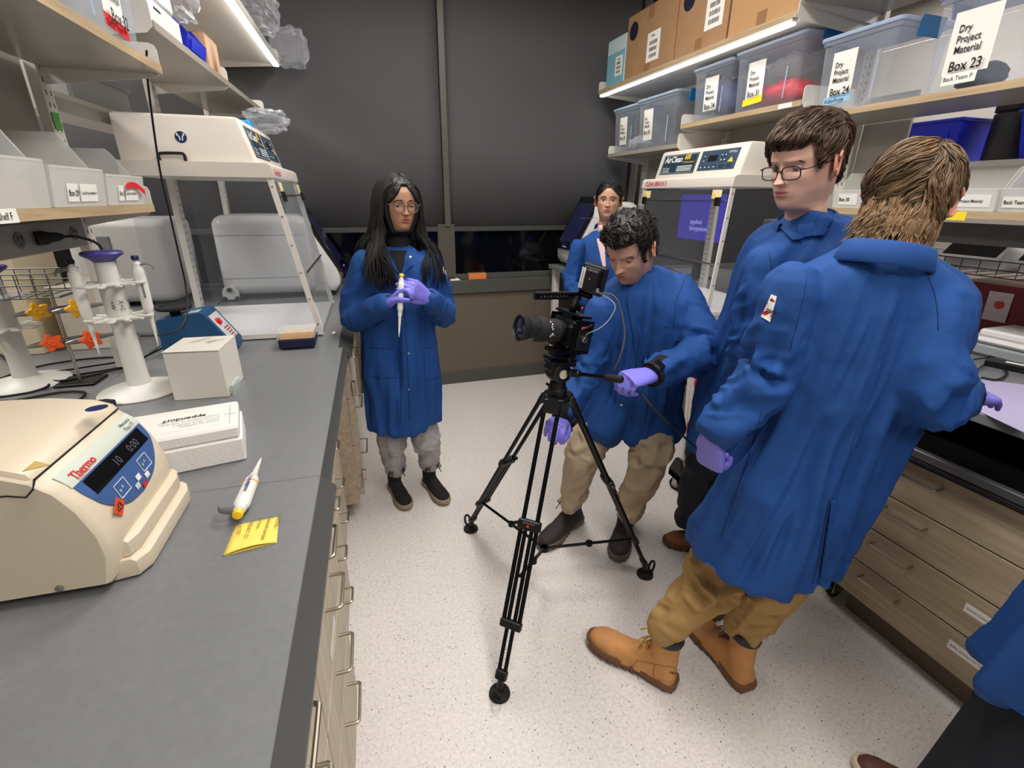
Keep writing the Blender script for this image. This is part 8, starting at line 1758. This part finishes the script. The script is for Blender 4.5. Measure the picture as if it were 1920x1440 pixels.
for key, F in feet.items():
    F = np.array(F); hd = unit((F-top)*(1, 1, 0)); side = unit(np.cross(hd, (0, 0, 1))); A_ = top+hd*.048+np.array([0, 0, .006]); E_ = F+np.array([0, 0, .045])-hd*.0; d = unit(E_-A_); Lg = np.linalg.norm(E_-A_)
    lg = part('leg', MB().obox(A_+d*.012, (side, d, np.cross(side, d)), (.030, .024, .010), .004).obox(A_, (side, d, np.cross(side, d)), (.016, .020, .012), .005), M_black, t3)
    u1 = .44
    mb = MB()
    for sg in (-1, 1): mb.cyl(A_+side*sg*.025+d*.02, A_+side*sg*.025+d*Lg*(u1+.02), .0078, n=12)
    part('upper_tubes', mb, M_blackm, lg)
    J1 = A_+d*Lg*u1; nn = np.cross(side, d)
    yk = part('upper_collar', MB().obox(J1, (side, d, nn), (.040, .018, .013), .005).obox(J1+nn*.010, (side, d, nn), (.026, .010, .006), .004), M_black, lg)
    part('twist_lever', MB().tube([J1+side*.036, J1+side*.052+d*.004, J1+side*.060+d*.018], [.008, .006, .005], 8), M_black, lg)
    if key == 'near': part('red_emblem', MB().prism([J1+nn*.0172*(1 if nn@(CP-J1) > 0 else -1)+side*-.006+d*.005, J1+nn*.0172*(1 if nn@(CP-J1) > 0 else -1)+side*.006+d*.005, J1+nn*.0172*(1 if nn@(CP-J1) > 0 else -1)-d*.006], nn*.0005), mat('emblem_red', (220, 50, 40), .4), yk)
    mb = MB()
    for sg in (-1, 1): mb.cyl(J1+side*sg*.028, A_+side*sg*.028+d*Lg*.80, .0076, n=12)
    for sg in (-1, 1): mb.cyl(J1+side*sg*.011, A_+side*sg*.011+d*Lg*.97, .0070, n=12)
    part('lower_tubes', mb, M_blackm, lg)
    J2 = A_+d*Lg*.79; part('lower_collar', MB().obox(J2, (side, d, nn), (.038, .014, .011), .004), M_black, lg)
    part('foot_yoke', MB().obox(A_+d*Lg*.965, (side, d, nn), (.020, .016, .011), .004).tube([A_+d*Lg*.97, F+np.array([0, 0, .016])], [.010, .012], 12), M_black, lg)
    ft = part('rubber_foot', MB().lathe([(.0, 0), (.034, 0), (.036, .004), (.034, .012), (.020, .016), (0, .018)], F, (0, 0, 1), 28), M_rubber, lg)
    loop = [F+hd*.0+np.array([0, 0, .012])+(side*math.sin(a)*.014+(hd*.35+np.array([0, 0, 1]))*(.030-.024*math.cos(a)))+hd*.018 for a in np.linspace(0, 2*math.pi, 22)]
    part('pull_loop', MB().tube(loop, .0052, 8), M_rubber, ft)
    joints.append((key, A_+d*Lg*(.80 if key != 'near' else .62), side))
hub = at(1025, 1003, 2.18) if False else sum(j[1] for j in joints)/3*np.array([1, 1, 0])+np.array([0, 0, .20])
part('spreader_hub', MB().lathe([(.020, -.008), (.020, .008), (.013, .008), (.013, -.008), (.020, -.008)], hub, (0, 0, 1), 24), M_blackm, t3)
for k, J, sd_ in joints:
    a = part('spreader_arm', MB().tube([hub+unit(J-hub)*.018, (hub+J)/2], [.008, .008], 8, flat=.6, up=(0, 0, 1)).tube([(hub+J)/2, J], [.006, .006], 8).lathe([(.014, -.008), (.014, .008), (0, .009)], (hub+J)/2, (0, 0, 1), 16), M_blackm, t3)
cable('black cable trailing from the pan handle past the coat to the floor', [at(1200, 735, 1.52), at(1225, 765, 1.50), at(1262, 800, 1.52), at(1300, 835, 1.62), at(1340, 868, 1.75), at(1372, 905, 1.95), np.array([1.38, 1.42, .2]), np.array([1.42, 1.5, .006])], .0034, None)
